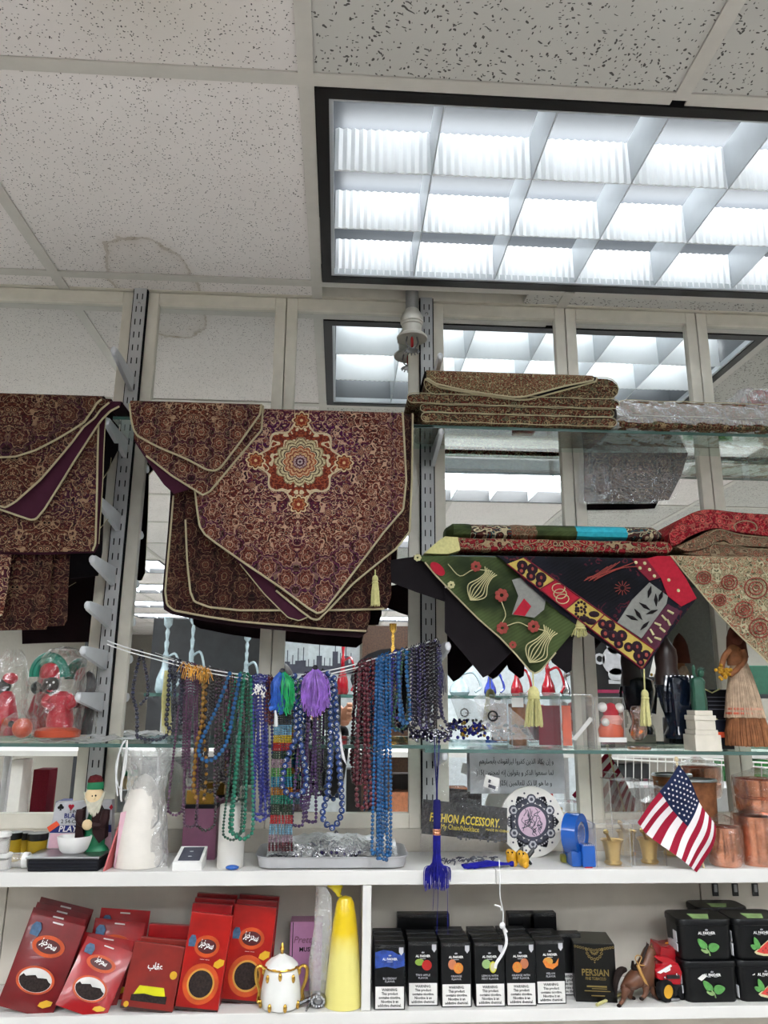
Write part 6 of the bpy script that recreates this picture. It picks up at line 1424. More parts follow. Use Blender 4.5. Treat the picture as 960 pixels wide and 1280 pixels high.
for k in range(150):
    q = rnd.uniform(-1, 1); h = rnd.random(); y0 = 1.525+q*.006; y1 = 1.522+q*.016; mb.tube([(L0.x-.002, y0, zS+.006), (L0.x-(L0.x-L1.x)*.5, (y0+y1)/2, zS+.004+.008*h*(1-q*q)), (L1.x+rnd.uniform(0, .022), y1, zS+.001+.003*h)], .0008, 4)
obj('threads', mb, 'royal_thread', t, w=True, kind='stuff'); obj('knot', MB().ball((L0.x, 1.525, zS+.006), .006, 8, 6), 'royal_thread', t, w=True)
# framed plate
t = thing('ornament_plate', 'round white wooden plate with grey ornament ring and lilac centre, leaning at the mirror', 'plate', base(665, 1070, 1.60, zS)); Yp2 = 1.61; c = W(665, 1027, Yp2); s = PX(665, 1027, Yp2)
obj('disc', MB().disc(c.x, c.z, 40*s, 41*s, Yp2, Yp2+.008, 56), 'white_matte', t, w=True); obj('inner_ring', MB().ring(c.x, c.z, 17.5*s, 21*s, Yp2-.0012, Yp2, 40), 'ornament_grey', t, w=True); obj('centre', MB().disc(c.x, c.z, 17.5*s, 18*s, Yp2-.0008, Yp2, 36), 'lilac', t, w=True, label='lilac centre')
om, op_ = MB(), MB()
for k in range(6):
    a = 2*pi*k/6+.52; x, z = c.x+26*s*cos(a), c.z+26*s*sin(a); om.disc(x, z, 6.2*s, 6.2*s, Yp2-.0008, Yp2, 12); op_.disc(x, z, 4.6*s, 4.6*s, Yp2-.0012, Yp2-.0006, 6); om.disc(x, z, 2.2*s, 2.2*s, Yp2-.0018, Yp2-.001, 8)
    a += pi/6; x, z = c.x+28*s*cos(a), c.z+28*s*sin(a)
    for q in range(3): aa = a+(q-1)*.16; om.disc(c.x+(25+q % 2*4)*s*cos(aa), c.z+(25+q % 2*4)*s*sin(aa), 4.2*s, 4.2*s, Yp2-.0008, Yp2, 8)
    for q in range(7): aa = a+(q-3)*.075; rr_ = 32-abs(q-3)*1.6; om.disc(c.x+rr_*s*cos(aa), c.z+rr_*s*sin(aa), 1.8*s, 1.8*s, Yp2-.0008, Yp2, 7)
    for q in (-1, 1): aa = a+q*.27; om.disc(c.x+34*s*cos(aa), c.z+34*s*sin(aa), 1.3*s, 1.3*s, Yp2-.0008, Yp2, 6)
    for q in range(5): aa = a+(q-2)*.11; op_.disc(c.x+28.5*s*cos(aa), c.z+28.5*s*sin(aa), .9*s, .9*s, Yp2-.0014, Yp2-.0006, 6)
obj('ornament', om, 'ornament_grey', t, w=True, kind='stuff'); obj('ornament_light', op_, 'ornament_pale', t, w=True, kind='stuff')
sc_ = MB()
for k in range(26):
    x, y = 665+rnd.uniform(-12, 12), 1027+rnd.uniform(-13, 13); sc_.tube(catmull([W(x, y-5, Yp2-.001), W(x+rnd.uniform(-4, 4), y-1, Yp2-.001), W(x+rnd.uniform(-3, 3), y+3, Yp2-.001), W(x+rnd.uniform(-5, 5), y+5, Yp2-.001)], 3), .5*s, 4)
obj('centre_script', sc_, 'ornament_grey', t, w=True, kind='stuff')
# verse sheet
t = thing('verse_sheet', 'pale paper sheet with three lines of Arabic verse, taped to the mirror', 'paper', (W(642, 992, 1.672).x, 1.672, W(642, 992, 1.672).z)); Yv = 1.672
pxbox('sheet', 588, 934, 704, 992, Yv, .0008, 'ornament_pale', t, bev=0)
for k, (ln, x1_, y_) in enumerate((('و إن يكاد الذين كفروا ليزلقونك بأبصارهم', 692, 952), ('لما سمعوا الذكر و يقولون إنه لمجنون (51)', 692, 966), ('و ما هو إلا ذكر للعالمين (52)', 690, 979))):
    pt(arab(ln), x1_, y_, 8.2, 'ink_black', 'RIGHT', Y=Yv-.0006, sx=.72)
# toy figures, lump, tape
for k, (x, lab) in enumerate(((640, 'yellow and black toy fish figure, left one of two at the plate'), (654, 'yellow and black toy fish figure, right one of two, nearer the front'))):
    Yt = 1.53-.012*k; s = PX(x, 1070, Yt); t = thing('toy_fish', lab, 'toy', base(x, 1082, Yt, zS), 'toy fish'); T = lambda px, py, d=0: W(px, py+(6*k), Yt+d)
    z = zS; c = T(x, 1066)
    obj('body', MB().ball((c.x, Yt, zS+10*s), 8*s, 12, 8, (.95, .7, 1.1)).ball((c.x-4*s, Yt-.004, zS+16*s), 4.5*s, 8, 6).ball((c.x+2*s, Yt-.004, zS+4*s), 4.2*s, 8, 6), 'toy_yellow', t, w=True)
    obj('tail_fin', MB().tube([(c.x+5*s, Yt, zS+12*s), (c.x+12*s, Yt, zS+19*s), (c.x+14*s, Yt, zS+24*s)], [3*s, 2.6*s, .6*s], 6).tube([(c.x+5*s, Yt, zS+8*s), (c.x+10*s, Yt, zS+4*s)], [3*s, 1.5*s], 6), 'black_plastic', t, w=True)
    obj('eyes', MB().ball((c.x-6*s, Yt-.009, zS+17*s), 1.2*s, 6, 4).ball((c.x-1*s, Yt-.009, zS+17*s), 1.2*s, 6, 4), 'ink_black', t, w=True)
t = thing('olive_soap', 'small olive green rounded lump left of the blue tape dispenser', 'soap', base(709, 1077, 1.56, zS)); c = W(709, 1072, 1.56); obj('lump', MB().box(c.x-.012, c.x+.012, 1.555, 1.575, zS, zS+.015, .005), 'olive_thing', t, w=True)
t = thing('tape_dispenser', 'bright blue tape dispenser with translucent roll standing on the white shelf', 'tape dispenser', base(728, 1088, 1.52, zS)); Yt = 1.52; s = PX(728, 1060, Yt)
mb = MB(); c = W(724, 1052, Yt)
def yz_disc(mb, cx, cz, rz, ry, x0, x1, yc, n=28, r_in=0):
    o = len(mb.v)
    for x in (x0, x1):
        for k in range(n): a_ = 2*pi*k/n; mb.v.append((x, yc+ry*cos(a_), cz+rz*sin(a_)))
        if r_in:
            for k in range(n): a_ = 2*pi*k/n; mb.v.append((x, yc+ry*r_in*cos(a_), cz+rz*r_in*sin(a_)))
    if not r_in: mb.f += [tuple(o+k for k in range(n)), tuple(o+n+k for k in range(n-1, -1, -1))]+[(o+k, o+(k+1) % n, o+n+(k+1) % n, o+n+k) for k in range(n)]
    else:
        for k in range(n):
            j = (k+1) % n; mb.f += [(o+k, o+j, o+n+j, o+n+k), (o+2*n+k, o+3*n+k, o+3*n+j, o+2*n+j), (o+k, o+2*n+k, o+2*n+j, o+j), (o+n+k, o+n+j, o+3*n+j, o+3*n+k)]
    return mb
def yrot(mb, c, an): return mb.xf(Matrix.Translation(c) @ Matrix.Rotation(an, 4, 'Z') @ Matrix.Translation(-Vector(c)))
cc = Vector((c.x, 1.545, zS+36*s)); an = radians(-38)
obj('shell', yrot(yz_disc(MB(), cc.x, cc.z, 24*s, 24*s, cc.x-9*s, cc.x+9*s, cc.y, r_in=.6), cc, an), 'tape_blue', t, w=True); obj('tape_roll', yrot(yz_disc(MB(), cc.x, cc.z, 16*s, 16*s, cc.x-8*s, cc.x+8*s, cc.y, r_in=.72), cc, an), 'milky_film', t, w=True)
obj('foot', MB().box(W(715, 1085, Yt).x, W(728, 1085, Yt).x, Yt, Yt+.06, zS, zS+18*s, .004), 'tape_blue', t, w=True); pxbox('cutter_block', 729, 1056, 744, 1087, 1.512, .025, 'tape_blue', t, zS+.001, .003)
tt = MB()
for k in range(8): x = W(730+k*1.7, 1056, 1.512).x; tt.tube([(x, 1.512, W(736, 1057, 1.512).z), (x, 1.511, W(736, 1054.5, 1.512).z)], [.8*s, .1*s], 4)
obj('cutter_teeth', tt, 'chrome', t, w=True); obj('red_base', MB().box(W(732, 1088, 1.511).x, W(741, 1088, 1.511).x, 1.5115, 1.53, zS, zS+.002), 'red_plastic', t, w=True, smooth=False)
# boxed brass mortars
def mortar(cx, yb_, Y, k, label, x0, x1, yt_, d=.055, zb=zS):
    t = cbox(x0, x1, yt_, yb_+2, Y, d, label, zb, name='boxed_mortar', cat='mortar', grp='boxed brass mortars'); s = PX(cx, yb_, Y+d/2); c = W(cx, yb_, Y+d/2)
    obj('mortar', MB().lathe([(10*s*k, 0), (11*s*k, 2*s), (8.5*s*k, 5*s), (9.5*s*k, 14*s), (12*s*k, 25*s), (14*s*k, 27*s), (14*s*k, 28*s), (11*s*k, 27*s), (8*s*k, 14*s), (0, 10*s)], (c.x, Y+d/2, zb+.001), 26), 'brass', t, w=True)
    q0, q1 = Vector((c.x+2*s, Y+d/2, zb+16*s)), Vector((c.x-9*s, Y+d*.4, zb+40*s)); obj('pestle', MB().tube([q0, q0.lerp(q1, .3), q0.lerp(q1, .5), q0.lerp(q1, .8), q0.lerp(q1, .9), q1], [3.4*s, 2*s, 2.4*s, 1.8*s, 3.4*s, 2.6*s], 10), 'brass', t, w=True)
mortar(767, 1086, 1.515, 1.0, 'brass mortar and pestle in a clear box, right of the blue tape dispenser', 747, 790, 1030)
mortar(813, 1085, 1.525, 1.0, 'brass mortar in a clear box, half behind the small flag', 794, 834, 1030)
mortar(785, 1074, 1.60, .9, 'brass mortar in a clear box in the row behind, under the glass shelf', 768, 806, 975, zb=zS); mortar(840, 1074, 1.60, .9, 'brass mortar in a clear box in the back row, behind the flag', 812, 862, 985)
# flag
t = thing('small_flag', 'small American flag on a pale wooden stick, stuck among the brass mortars', 'flag', base(875, 1088, 1.508, zS)); Yf_ = 1.494
obj('stick', MB().tube([W(846, 953, Yf_+.004), W(880, 1086, 1.508)], .0022, 7), 'rod_wood', t, w=True); obj('finial', MB().ball(W(845.5, 949, Yf_+.004), .0042, 10, 7, (1, 1, 1.2)).ball(W(851, 962, Yf_+.002), .0042, 8, 6), 'rod_wood', t, w=True)
# bilinear-ish cloth: u down the hoist, v along the fly
def fpt(u, v):
    hoist = catmull([W(x, y, Yf_) for x, y in ((848, 957), (862, 978), (874, 1000), (884, 1018), (894, 1032))], 6)
    fly = catmull([W(x, y, Yf_) for x, y in ((795, 1027), (810, 1044), (840, 1066), (858, 1080), (872, 1091))], 6)
    def at(L, q): f = q*(len(L)-1); i = min(int(f), len(L)-2); return L[i].lerp(L[i+1], f-i)
    p = at(hoist, u).lerp(at(fly, u), v)
    # the lower right part bulges outwards
    bul = sin(pi*v)*max(0, u-.55)*2.0
    q = Vector((p.x+.010*bul, p.y, p.z-.006*bul))
    q.y += -.006*sin(u*9+v*2)-.004*sin(v*7)
    return q
def fgrid(u0, u1, v0, v1, nu, nv, d=0.0):
    mb = MB(); P = [[fpt(u0+(u1-u0)*i/nu, v0+(v1-v0)*j/nv)+Vector((0, -d, 0)) for j in range(nv+1)] for i in range(nu+1)]
    for off in (0, .0006):
        for r_ in P: mb.v += [(p.x, p.y+off, p.z) for p in r_]
    W_ = nv+1; K = W_*(nu+1)
    for i in range(nu):
        for j in range(nv): q_ = i*W_+j; mb.f += [(q_, q_+1, q_+W_+1, q_+W_), (K+q_, K+q_+W_, K+q_+W_+1, K+q_+1)]
    for j in range(nv): mb.f += [(j, K+j, K+j+1, j+1), (nu*W_+j, nu*W_+j+1, K+nu*W_+j+1, K+nu*W_+j)]
    for i in range(nu): mb.f += [(i*W_, (i+1)*W_, K+(i+1)*W_, K+i*W_), (i*W_+nv, K+i*W_+nv, K+(i+1)*W_+nv, (i+1)*W_+nv)]
    return mb
for k in range(13): obj('stripe', fgrid(k/13, (k+1)/13, 0, 1, 2, 14), 'flag_red' if k % 2 == 0 else 'flag_white', t, w=True)
obj('canton', fgrid(-.005, 7/13, -.01, .47, 10, 8, .0007), 'flag_blue', t, w=True, label='navy canton with white stars')
st_ = MB()
for r_ in range(9):
    for c_ in range(6 if r_ % 2 == 0 else 5):
        u = (r_+1)/10*7/13; v = (c_*2+(1 if r_ % 2 == 0 else 2))/12*.46; p = fpt(u, v); R0 = .0024; P = []
        for q in range(10): a_ = pi/2+pi*q/5; rr_ = R0 if q % 2 == 0 else R0*.45; P.append((p.x+rr_*cos(a_), p.z+rr_*sin(a_)))
        st_.prism(P, p.y-.0013, p.y-.0009)
obj('stars', st_, 'flag_white', t, w=True, smooth=False, kind='stuff')
# copper
def pot(cx, yb_, Y, prof, label, film_seed, zb):
    t = thing('copper_pot', label, 'copper pot', base(cx, yb_, Y, zb), 'wrapped copper pots'); s = PX(cx, yb_, Y); c = W(cx, yb_, Y)
    obj('pot', MB().lathe([(h*s, z*s) for h, z in prof], (c.x, Y, zb+.0005), 28), 'copper', t, w=True)
    n = 18; rnd = random.Random(film_seed); mb = MB(); top = max(z_ for h, z_ in prof); pr2 = [(prof[0][0]+2, 0), (prof[1][0]+2.5, 6)]+[(max(h for h, z in prof)+2, z_) for z_ in (top*.4, top*.8)]+[(prof[2][0]+1, top+3), (9, top+11), (4, top+14)]
    for h, z in pr2:
        for k in range(n): a_ = 2*pi*k/n; r_ = (h+rnd.uniform(-.2, 1.8))*s; mb.v.append((c.x+r_*cos(a_), Y+r_*sin(a_)*.95, zb+.0005+z*s))
    for j in range(len(pr2)-1):
        for k in range(n): mb.f.append((j*n+k, j*n+(k+1) % n, (j+1)*n+(k+1) % n, (j+1)*n+k))
    obj('plastic_bag', mb, 'clear_film', t, w=True); return top*s
pot(908, 1085, 1.53, [(17, 0), (19, 3), (20, 20), (18, 42), (19, 44), (17, 44), (17, 8), (0, 6)], 'round copper pot in crinkled plastic just right of the flag', 2, zS)
h_ = pot(950, 1082, 1.545, [(24, 0), (25, 3), (25, 52), (26, 55), (24, 55), (23, 6), (0, 5)], 'tall copper pot in plastic at the right edge, carrying a second one', 3, zS)
pot(955, 1025, 1.555, [(27, 0), (29, 3), (30, 18), (28, 20), (30, 22), (31, 40), (29, 40), (28, 6), (0, 5)], 'wide copper pot stacked on top at the right edge under the glass shelf', 4, zS+h_+.001)
t = thing('copper_pot', 'dark red brown pot in the back row between flag and mirror bar', 'copper pot', base(880, 1072, 1.63, zS), 'wrapped copper pots'); s = PX(880, 1040, 1.63); c = W(878, 1070, 1.63); obj('pot', MB().lathe([(20*s, 0), (22*s, 4*s), (25*s, 80*s), (26*s, 84*s), (24*s, 84*s), (20*s, 8*s), (0, 6*s)], (c.x, 1.635, zS), 26, 1, .8), 'straw_brown', t, w=True)
obj('rim', MB().lathe([(26*s, 84*s), (27*s, 85*s), (26*s, 87*s), (24*s, 85*s)], (c.x, 1.635, zS), 26, 1, .8), 'dull_steel', t, w=True)
# ================================================================== lowest shelf
M('pouch_red', '#86090f', .28, var=.25, scale=25, coat=.3); M('pouch_dark', '#6a0a10', .3, var=.25, scale=25, coat=.3); M('pouch_bright', '#980811', .28, var=.2, scale=25, coat=.3); M('print_orange', '#b8481a', .35, var=.25, scale=40); M('print_deep', '#4a1216', .4); M('print_gold', '#c08a3a', .4)
M('tea_leaf', '#2b2220', .7, var=.4, scale=300, bmp=.5); M('window_white', '#c9c6c2', .3); M('window_yellow', '#c4c016', .3, var=.2); M('badge_blue', '#3d5a78', .4, var=.3, scale=200); M('leaf_badge', '#c79a1a', .4); M('carton_brown', '#78170c', .35, var=.2, scale=30, coat=.3); M('carton_edge', '#241210', .5)
M('carton_orange', '#98120c', .3, var=.3, scale=20, coat=.3)
M('porcelain', '#dcdcd8', .12, var=.03, coat=.6); M('wax_yellow', '#d9bf2c', .45, var=.1, scale=14); M('lemon_film', '#d8c416', .3, var=.15); M('carton_pink', '#b07aa0', .35, var=.1); M('carton_black', '#08090b', .35, var=.15, spec=.3)
M('fruit_orange', '#c9742a', .45, var=.25, scale=300); M('fruit_red', '#a8201c', .35, var=.2); M('fruit_green', '#7c9a3a', .4, var=.2); M('fruit_peach', '#b06a48', .45, var=.2); M('berry_print', '#23408c', .4, var=.5, scale=90); M('leaf_green', '#4f8a45', .45, var=.3, scale=120); M('leaf_pale', '#8aa86c', .5, var=.2)
M('melon_red', '#c23a34', .45, var=.12, scale=200); M('rind', '#c9c096', .5); M('seed_black', '#1a1410', .5); M('persian_black', '#090806', .35, var=.15, spec=.3); M('gold_foil', '#8d7a45', .35, metal=.5, var=.2)
M('lid_olive', '#2b2a22', .4, var=.3, scale=200); M('horse_brown', '#5f3a26', .5, var=.25, scale=60); M('mane_dark', '#1e1512', .6); M('strap_tan', '#b5894a', .5); M('tyre', '#151517', .7); M('hub_yellow', '#d09a20', .4); M('toy_red', '#a4101c', .22, var=.12, coat=.4); M('spoon_steel', '#8f9093', .25, metal=1)
m, nt, b = newmat('wax_twotone'); b.inputs['Roughness'].default_value = .3; b.inputs['Coat Weight'].default_value = .3     # pale sugar below, several turns of yellow film above
x, y, z = xyz(nt, coord(nt)); f = ((z-.075+(noise(nt, coord(nt), 14)-.5)*.07)*22.0).max(0.0).min(1.0); nt.links.new(mix(nt, f, '#d9cf7a', '#d8b90c'), b.inputs['Base Color'])
def pouch(name, label, w_, h, d, mat, cat, group, style, rot, loc):
    t = thing(name, label, cat, (0, 0, 0), group); mb = MB(); nx, nz = 8, 10
    if style == 'pouch':
        for sgn in (-1, 1):
            for j in range(nz+1):
                for i in range(nx+1):
                    u, v = i/nx, j/nz; b_ = d/2*(max(0, sin(pi*u))**.5)*(max(0, sin(pi*min(1, v/.86)))**.5)+.0006
                    mb.v.append(((u-.5)*w_, sgn*b_, v*h))
        K = (nx+1)*(nz+1)
        for j in range(nz):
            for i in range(nx): q = j*(nx+1)+i; mb.f += [(q, q+1, q+nx+2, q+nx+1), (K+q, K+q+nx+1, K+q+nx+2, K+q+1)]
        for j in range(nz): a_ = j*(nx+1); c = a_+nx; mb.f += [(a_, a_+nx+1, K+a_+nx+1, K+a_), (c, K+c, K+c+nx+1, c+nx+1)]
        for i in range(nx): a_ = i; c = nz*(nx+1)+i; mb.f += [(a_, K+a_, K+a_+1, a_+1), (c, c+1, K+c+1, K+c)]
        obj('pouch', mb, mat, t); yf = -d/2-.0007
    else:
        obj('carton', MB().box(-w_/2, w_/2, -d/2, d/2, 0, h, .0012), mat, t, smooth=False); yf = -d/2
        obj('bottom_edge', MB().box(-w_/2+.0005, w_/2-.0005, yf-.0004, yf+.0002, .0005, .004), 'carton_edge', t, smooth=False)
    P = lambda nm, b, m: obj(nm, b, m, t, smooth=False)
    lz = .70*h if style == 'pouch' else .655*h
    if style != 'quad':
        P('glow_print', MB().disc(0, lz, .30*w_, .115*h, yf-.0004, yf+.001, 28), 'print_orange')
        P('logo_oval', MB().disc(0, lz, .225*w_, .075*h, yf-.0009, yf+.0005, 28), 'print_deep')
        o_ = text('logo_script', arab('سحرخیز'), .115*h, 'ink_white', t, 0, yf-.0012, lz+.004, rot=-.28 if False else .22, bold=.0004, sx=.62*w_/.105)
    if style == 'pouch':
        wz = .34*h; P('window_ring', MB().ring(0, wz, .30*w_, .345*w_, yf-.0011, yf+.001, 32, .62), 'print_orange'); P('window', MB().disc(0, wz, .30*w_, .19*w_, yf-.0006, yf+.001, 30), 'window_white')
        lf = [(.29*w_*cos(a_), wz+.18*w_*sin(a_)) for a_ in [pi+pi*i/12 for i in range(13)]]+[(.24*w_*(1-k/4.5), wz+.02*w_+.012*w_*((k*7) % 4)+.02*w_*sin(k*.33)) for k in range(10)]
        P('tea_leaves', MB().prism(lf, yf-.001, yf+.0006), 'tea_leaf'); P('leaf_badge', MB().prism([(.2*w_, .10*h), (.3*w_, .09*h), (.42*w_, .13*h), (.43*w_, .17*h), (.31*w_, .175*h), (.22*w_, .14*h)], yf+.001, yf+.004), 'leaf_badge')
        P('crest_badge', MB().prism([(-.42*w_, .78*h), (-.26*w_, .77*h), (-.24*w_, .86*h), (-.29*w_, .92*h), (-.38*w_, .92*h), (-.43*w_, .87*h)], yf+.0005, yf+.004), 'badge_blue')
        P('hang_hole', MB().box(-.1*w_, .1*w_, -.0012, .0012, .945*h, .962*h), 'window_white')
    elif style == 'carton':
        wz = .27*h; P('window_ring', MB().ring(0, wz, .32*w_, .42*w_, yf-.0008, yf+.0002, 32), 'print_orange'); P('rim', MB().ring(0, wz, .28*w_, .32*w_, yf-.0012, yf+.0002, 32), 'print_gold'); P('window', MB().disc(0, wz, .285*w_, .285*w_, yf-.0004, yf+.0002, 28), 'tea_leaf')
        P('leaf_badge', MB().prism([(.22*w_, .46*h), (.34*w_, .44*h), (.46*w_, .48*h), (.47*w_, .53*h), (.35*w_, .54*h), (.24*w_, .5*h)], yf-.0008, yf+.0002), 'leaf_badge'); P('crest_badge', MB().prism([(-.44*w_, .64*h), (-.29*w_, .64*h), (-.27*w_, .71*h), (-.31*w_, .76*h), (-.40*w_, .76*h), (-.45*w_, .71*h)], yf-.0008, yf+.0002), 'badge_blue')
        text('small_print', '\u2014 \u2014', .03*h, 'ink_white', t, 0, yf-.0008, .52*h, sx=1.6)
    else:
        text('logo_script', arab('عقاب'), .14*h, 'ink_white', t, 0, yf-.0008, .66*h, bold=.0003, sx=.8)
        P('window_back', MB().prism([(-.32*w_, .2*h), (-.22*w_, .36*h), (.25*w_, .36*h), (.32*w_, .2*h)], yf-.0005, yf+.0002), 'window_yellow'); P('window', MB().prism([(-.34*w_, .13*h), (-.34*w_, .22*h), (-.1*w_, .25*h), (.1*w_, .23*h), (.34*w_, .24*h), (.34*w_, .13*h)], yf-.0009, yf+.0002), 'tea_leaf')
        P('round_badge', MB().disc(.38*w_, .56*h, .07*w_, .07*w_, yf-.0007, yf+.0002, 16), 'leaf_badge'); P('corner_badge', MB().disc(-.4*w_, .07*h, .05*w_, .05*w_, yf-.0007, yf+.0002, 12), 'leaf_badge')
    t.location = loc; t.rotation_euler = rot; return t
def fl(x, y): return W(x, y, 1.5)           # point on the front plane
def tea(x, yb_, ht_px, w_px, tilt, Y, style, mat, label, group, lean=14, d=.012):
    s = PX(x, yb_, Y); k = cos(radians(lean))
    return pouch('tea_packet', label, w_px*s, ht_px*s/(k*cos(radians(abs(tilt)))*.97), d, mat, 'tea packet', group, style, (radians(-lean), radians(tilt), 0), (W(x, yb_, Y).x, Y, zL+.0015))
G1, G2, G3, G4 = 'red tea pouches in the left stack', 'red tea pouches in the second stack', 'tall red tea cartons', 'red tea cartons with yellow window'
tea(30, 1262, 98, 72, 14, 1.515, 'pouch', 'pouch_dark', 'large dark red tea pouch in front of the leftmost stack', G1, 14)
for k, lab in enumerate(('dark red tea pouch directly behind the front one of the leftmost stack', 'dark red tea pouch, second from the back of the leftmost stack', 'dark red tea pouch at the back of the leftmost stack, its hang hole showing')):
    tea(34+k*5, 1253-k*8, 100, 72, 13, 1.542+.025*k, 'pouch', 'pouch_dark', lab, G1, 10)
tea(99, 1272, 68, 66, 18, 1.507, 'pouch', 'pouch_bright', 'small bright red tea pouch leaning low in front, second stack from left', G2, 24)
tea(113, 1250, 72, 66, 10, 1.545, 'pouch', 'pouch_red', 'red tea pouch in the middle of the second stack from left', G2, 12); tea(130, 1246, 84, 66, 6, 1.572, 'pouch', 'pouch_red', 'red tea pouch behind the middle one of the second stack', G2, 10); tea(140, 1240, 92, 64, 4, 1.598, 'pouch', 'pouch_bright', 'tallest red tea pouch, backmost of the second stack', G2, 6)
tea(183, 1267, 70, 66, 7, 1.515, 'quad', 'carton_brown', 'brown red tea carton with yellow window, third stack from left', G4, 12, .014); tea(192, 1258, 70, 60, 5, 1.545, 'quad', 'carton_brown', 'brown red tea carton behind the one with the yellow window', G4, 8, .014); tea(203, 1250, 80, 56, 3, 1.575, 'quad', 'pouch_red', 'plain red tea carton at the back of the third stack', G4, 4, .014)
tea(246, 1262, 104, 54, 6, 1.515, 'carton', 'carton_orange', 'tall red tea carton with dark round window, left of the two tall stacks', G3, 8, .016)
for k in range(3): tea(250+k*3, 1256-k*6, 110, 52, 4, 1.542+.024*k, 'carton', 'pouch_red', ['tall red tea carton second in the left tall stack', 'tall red tea carton third in the left tall stack', 'tall red tea carton at the back of the left tall stack'][k], G3, 5, .014)
tea(304, 1256, 104, 55, 5, 1.548, 'carton', 'carton_orange', 'tall red tea carton with brown round window, beside the porcelain sugar bowl', G3, 8, .016)
for k in range(2): tea(308+k*3, 1250-k*6, 106, 52, 4, 1.572+.024*k, 'carton', 'pouch_red', ['tall red tea carton second in the stack beside the sugar bowl', 'tall red tea carton at the back of the stack beside the sugar bowl'][k], G3, 5, .014)
# sugar bowl
Y = 1.528; s = PX(350, 1240, Y); c = W(350, 1266, Y)
t = thing('sugar_bowl', 'white porcelain sugar bowl with gilded handles and lid in front of the pink box', 'sugar bowl', (c.x, Y, zL))
q = lambda y: W(350, y, Y).z-zL
obj('body', MB().lathe([(20*s, .0005), (23*s, 2*s), (25*s, 9*s), (24*s, 22*s), (21*s, 38*s), (19*s, 43*s), (20*s, 46*s)], (0, 0, 0), 30, ripple=8, ramp_=.025), 'porcelain', t)
gm = MB()
for sg in (-1, 1):
    gm = MB().tube(catmull([Vector((sg*x*s, 0, z*s)) for x, z in ((20, 42), (27, 46), (32, 42), (31, 30), (27, 18), (28, 8), (24, 5))], 5), [1.8*s]*6+[2.2*s]*20+[3*s]*5, 8); obj('handle', gm, 'gold', t, label='gilded handle')
gt = MB()
for k in range(8):
    a_ = 2*pi*k/8; gt.ball((22.5*s*cos(a_), 22.5*s*sin(a_), 40*s-(k % 2)*4*s), 3.4*s, 8, 5, (.7, .7, 1.5)); gt.ball((25*s*cos(a_+.3), 25*s*sin(a_+.3), 6*s), 3.2*s, 8, 5, (.8, .8, 1.6))
obj('gilding', gt.lathe([(20.3*s, 44.5*s), (21*s, 46*s), (20*s, 47.5*s)], n=30), 'gold', t, label='gilded trim', kind='stuff')
obj('lid', MB().lathe([(20.5*s, 47*s), (19*s, 50*s), (13*s, 55*s), (6*s, 58*s), (3*s, 60*s), (0, 60*s)], n=28, ripple=8, ramp_=.03), 'porcelain', t); obj('lid_knob', MB().lathe([(2.4*s, 59*s), (1.6*s, 62*s), (3*s, 65*s), (2*s, 68*s), (1*s, 72*s), (0, 73*s)], n=12), 'gold', t)
# pink carton, wrapped spoon, yellow cone
t = thing('pink_carton', 'pink carton with dark stripe standing behind the sugar bowl', 'box', base(380, 1250, 1.60, zL)); pxbox('carton', 360, 1152, 403, 1246, 1.60, .04, 'carton_pink', t, zL); pxbox('stripe', 363, 1153, 367, 1244, 1.5992, .001, 'black_matte', t, zL+.001, 0)
pt('Pretty', 380, 1175, 11, 'plum_box', Y=1.599, shear=.3); pt('MUSK', 383, 1187, 7, 'ink_black', Y=1.599, bold=.0002)
t = thing('wrapped_spoon', 'decorated steel spoon in a tall clear plastic sleeve beside the yellow cone', 'spoon', base(390, 1270, 1.52, zL)); Y = 1.515
z_ = zL+.004
a, b_ = W(343, 1276, 1.503), W(388, 1258, 1.53); obj('handle', MB().tube(catmull([Vector((a.x, 1.503, zL+.003)), Vector((a.x+.03, 1.512, zL+.006)), Vector((b_.x, 1.53, zL+.012))], 5), [.0035, .004, .004, .0035, .003, .003, .003, .003, .0035, .004, .004], 8), 'spoon_steel', t, w=True)
obj('second_handle', MB().tube([Vector((a.x+.055, 1.503, zL+.002)), Vector((b_.x+.002, 1.525, zL+.010))], [.002, .003], 7), 'spoon_steel', t, w=True)
bw = MB(); c = W(393, 1264, 1.525); bw.ball((c.x+.006, 1.525, zL+.012), .0135, 14, 9, (1.1, .8, .85))
for k in range(14): a_ = 2*pi*k/14; bw.ball((c.x+.006+.011*cos(a_), 1.5145, zL+.012+.008*sin(a_)), .003, 6, 4)
obj('ornate_bowl', bw, 'dull_steel', t, w=True)
rnd = random.Random(9); mb = MB(); sl = [(398, 1268, 10), (398, 1240, 11), (399, 1200, 12), (403, 1160, 12), (405, 1120, 9), (401, 1108, 6)]
for x, y, h in sl:
    p = W(x, y, 1.54); zz = max(zL+.001, p.z)
    for k in range(14): a_ = 2*pi*k/14; r_ = (h+rnd.uniform(-1.5, 1.5))*PX(x, y, 1.54); mb.v.append((p.x+r_*cos(a_), 1.54+r_*.6*sin(a_), zz))
for j in range(len(sl)-1):
    for k in range(14): mb.f.append((j*14+k, j*14+(k+1) % 14, (j+1)*14+(k+1) % 14, (j+1)*14+k))
obj('plastic_sleeve', mb, 'heavy_film', t, w=True)
t = thing('sugar_cone', 'tall yellow cone wrapped in lemon plastic, tied at the top, left of the shelf divider', 'wrapped cone', base(429, 1276, 1.53, zL), 'wrapped cones'); Y = 1.535; c = W(429, 1274, Y); s = PX(429, 1220, Y)
pf = [(24, 1276), (24.5, 1270), (22, 1230), (18, 1180), (14, 1145), (11, 1128), (8, 1122), (0, 1119)]
obj('cone', MB().lathe([(h*s, max(.0008, W(429, y, Y).z-zL)) for h, y in pf], (c.x, Y, zL), 28), 'wax_twotone', t, w=True)
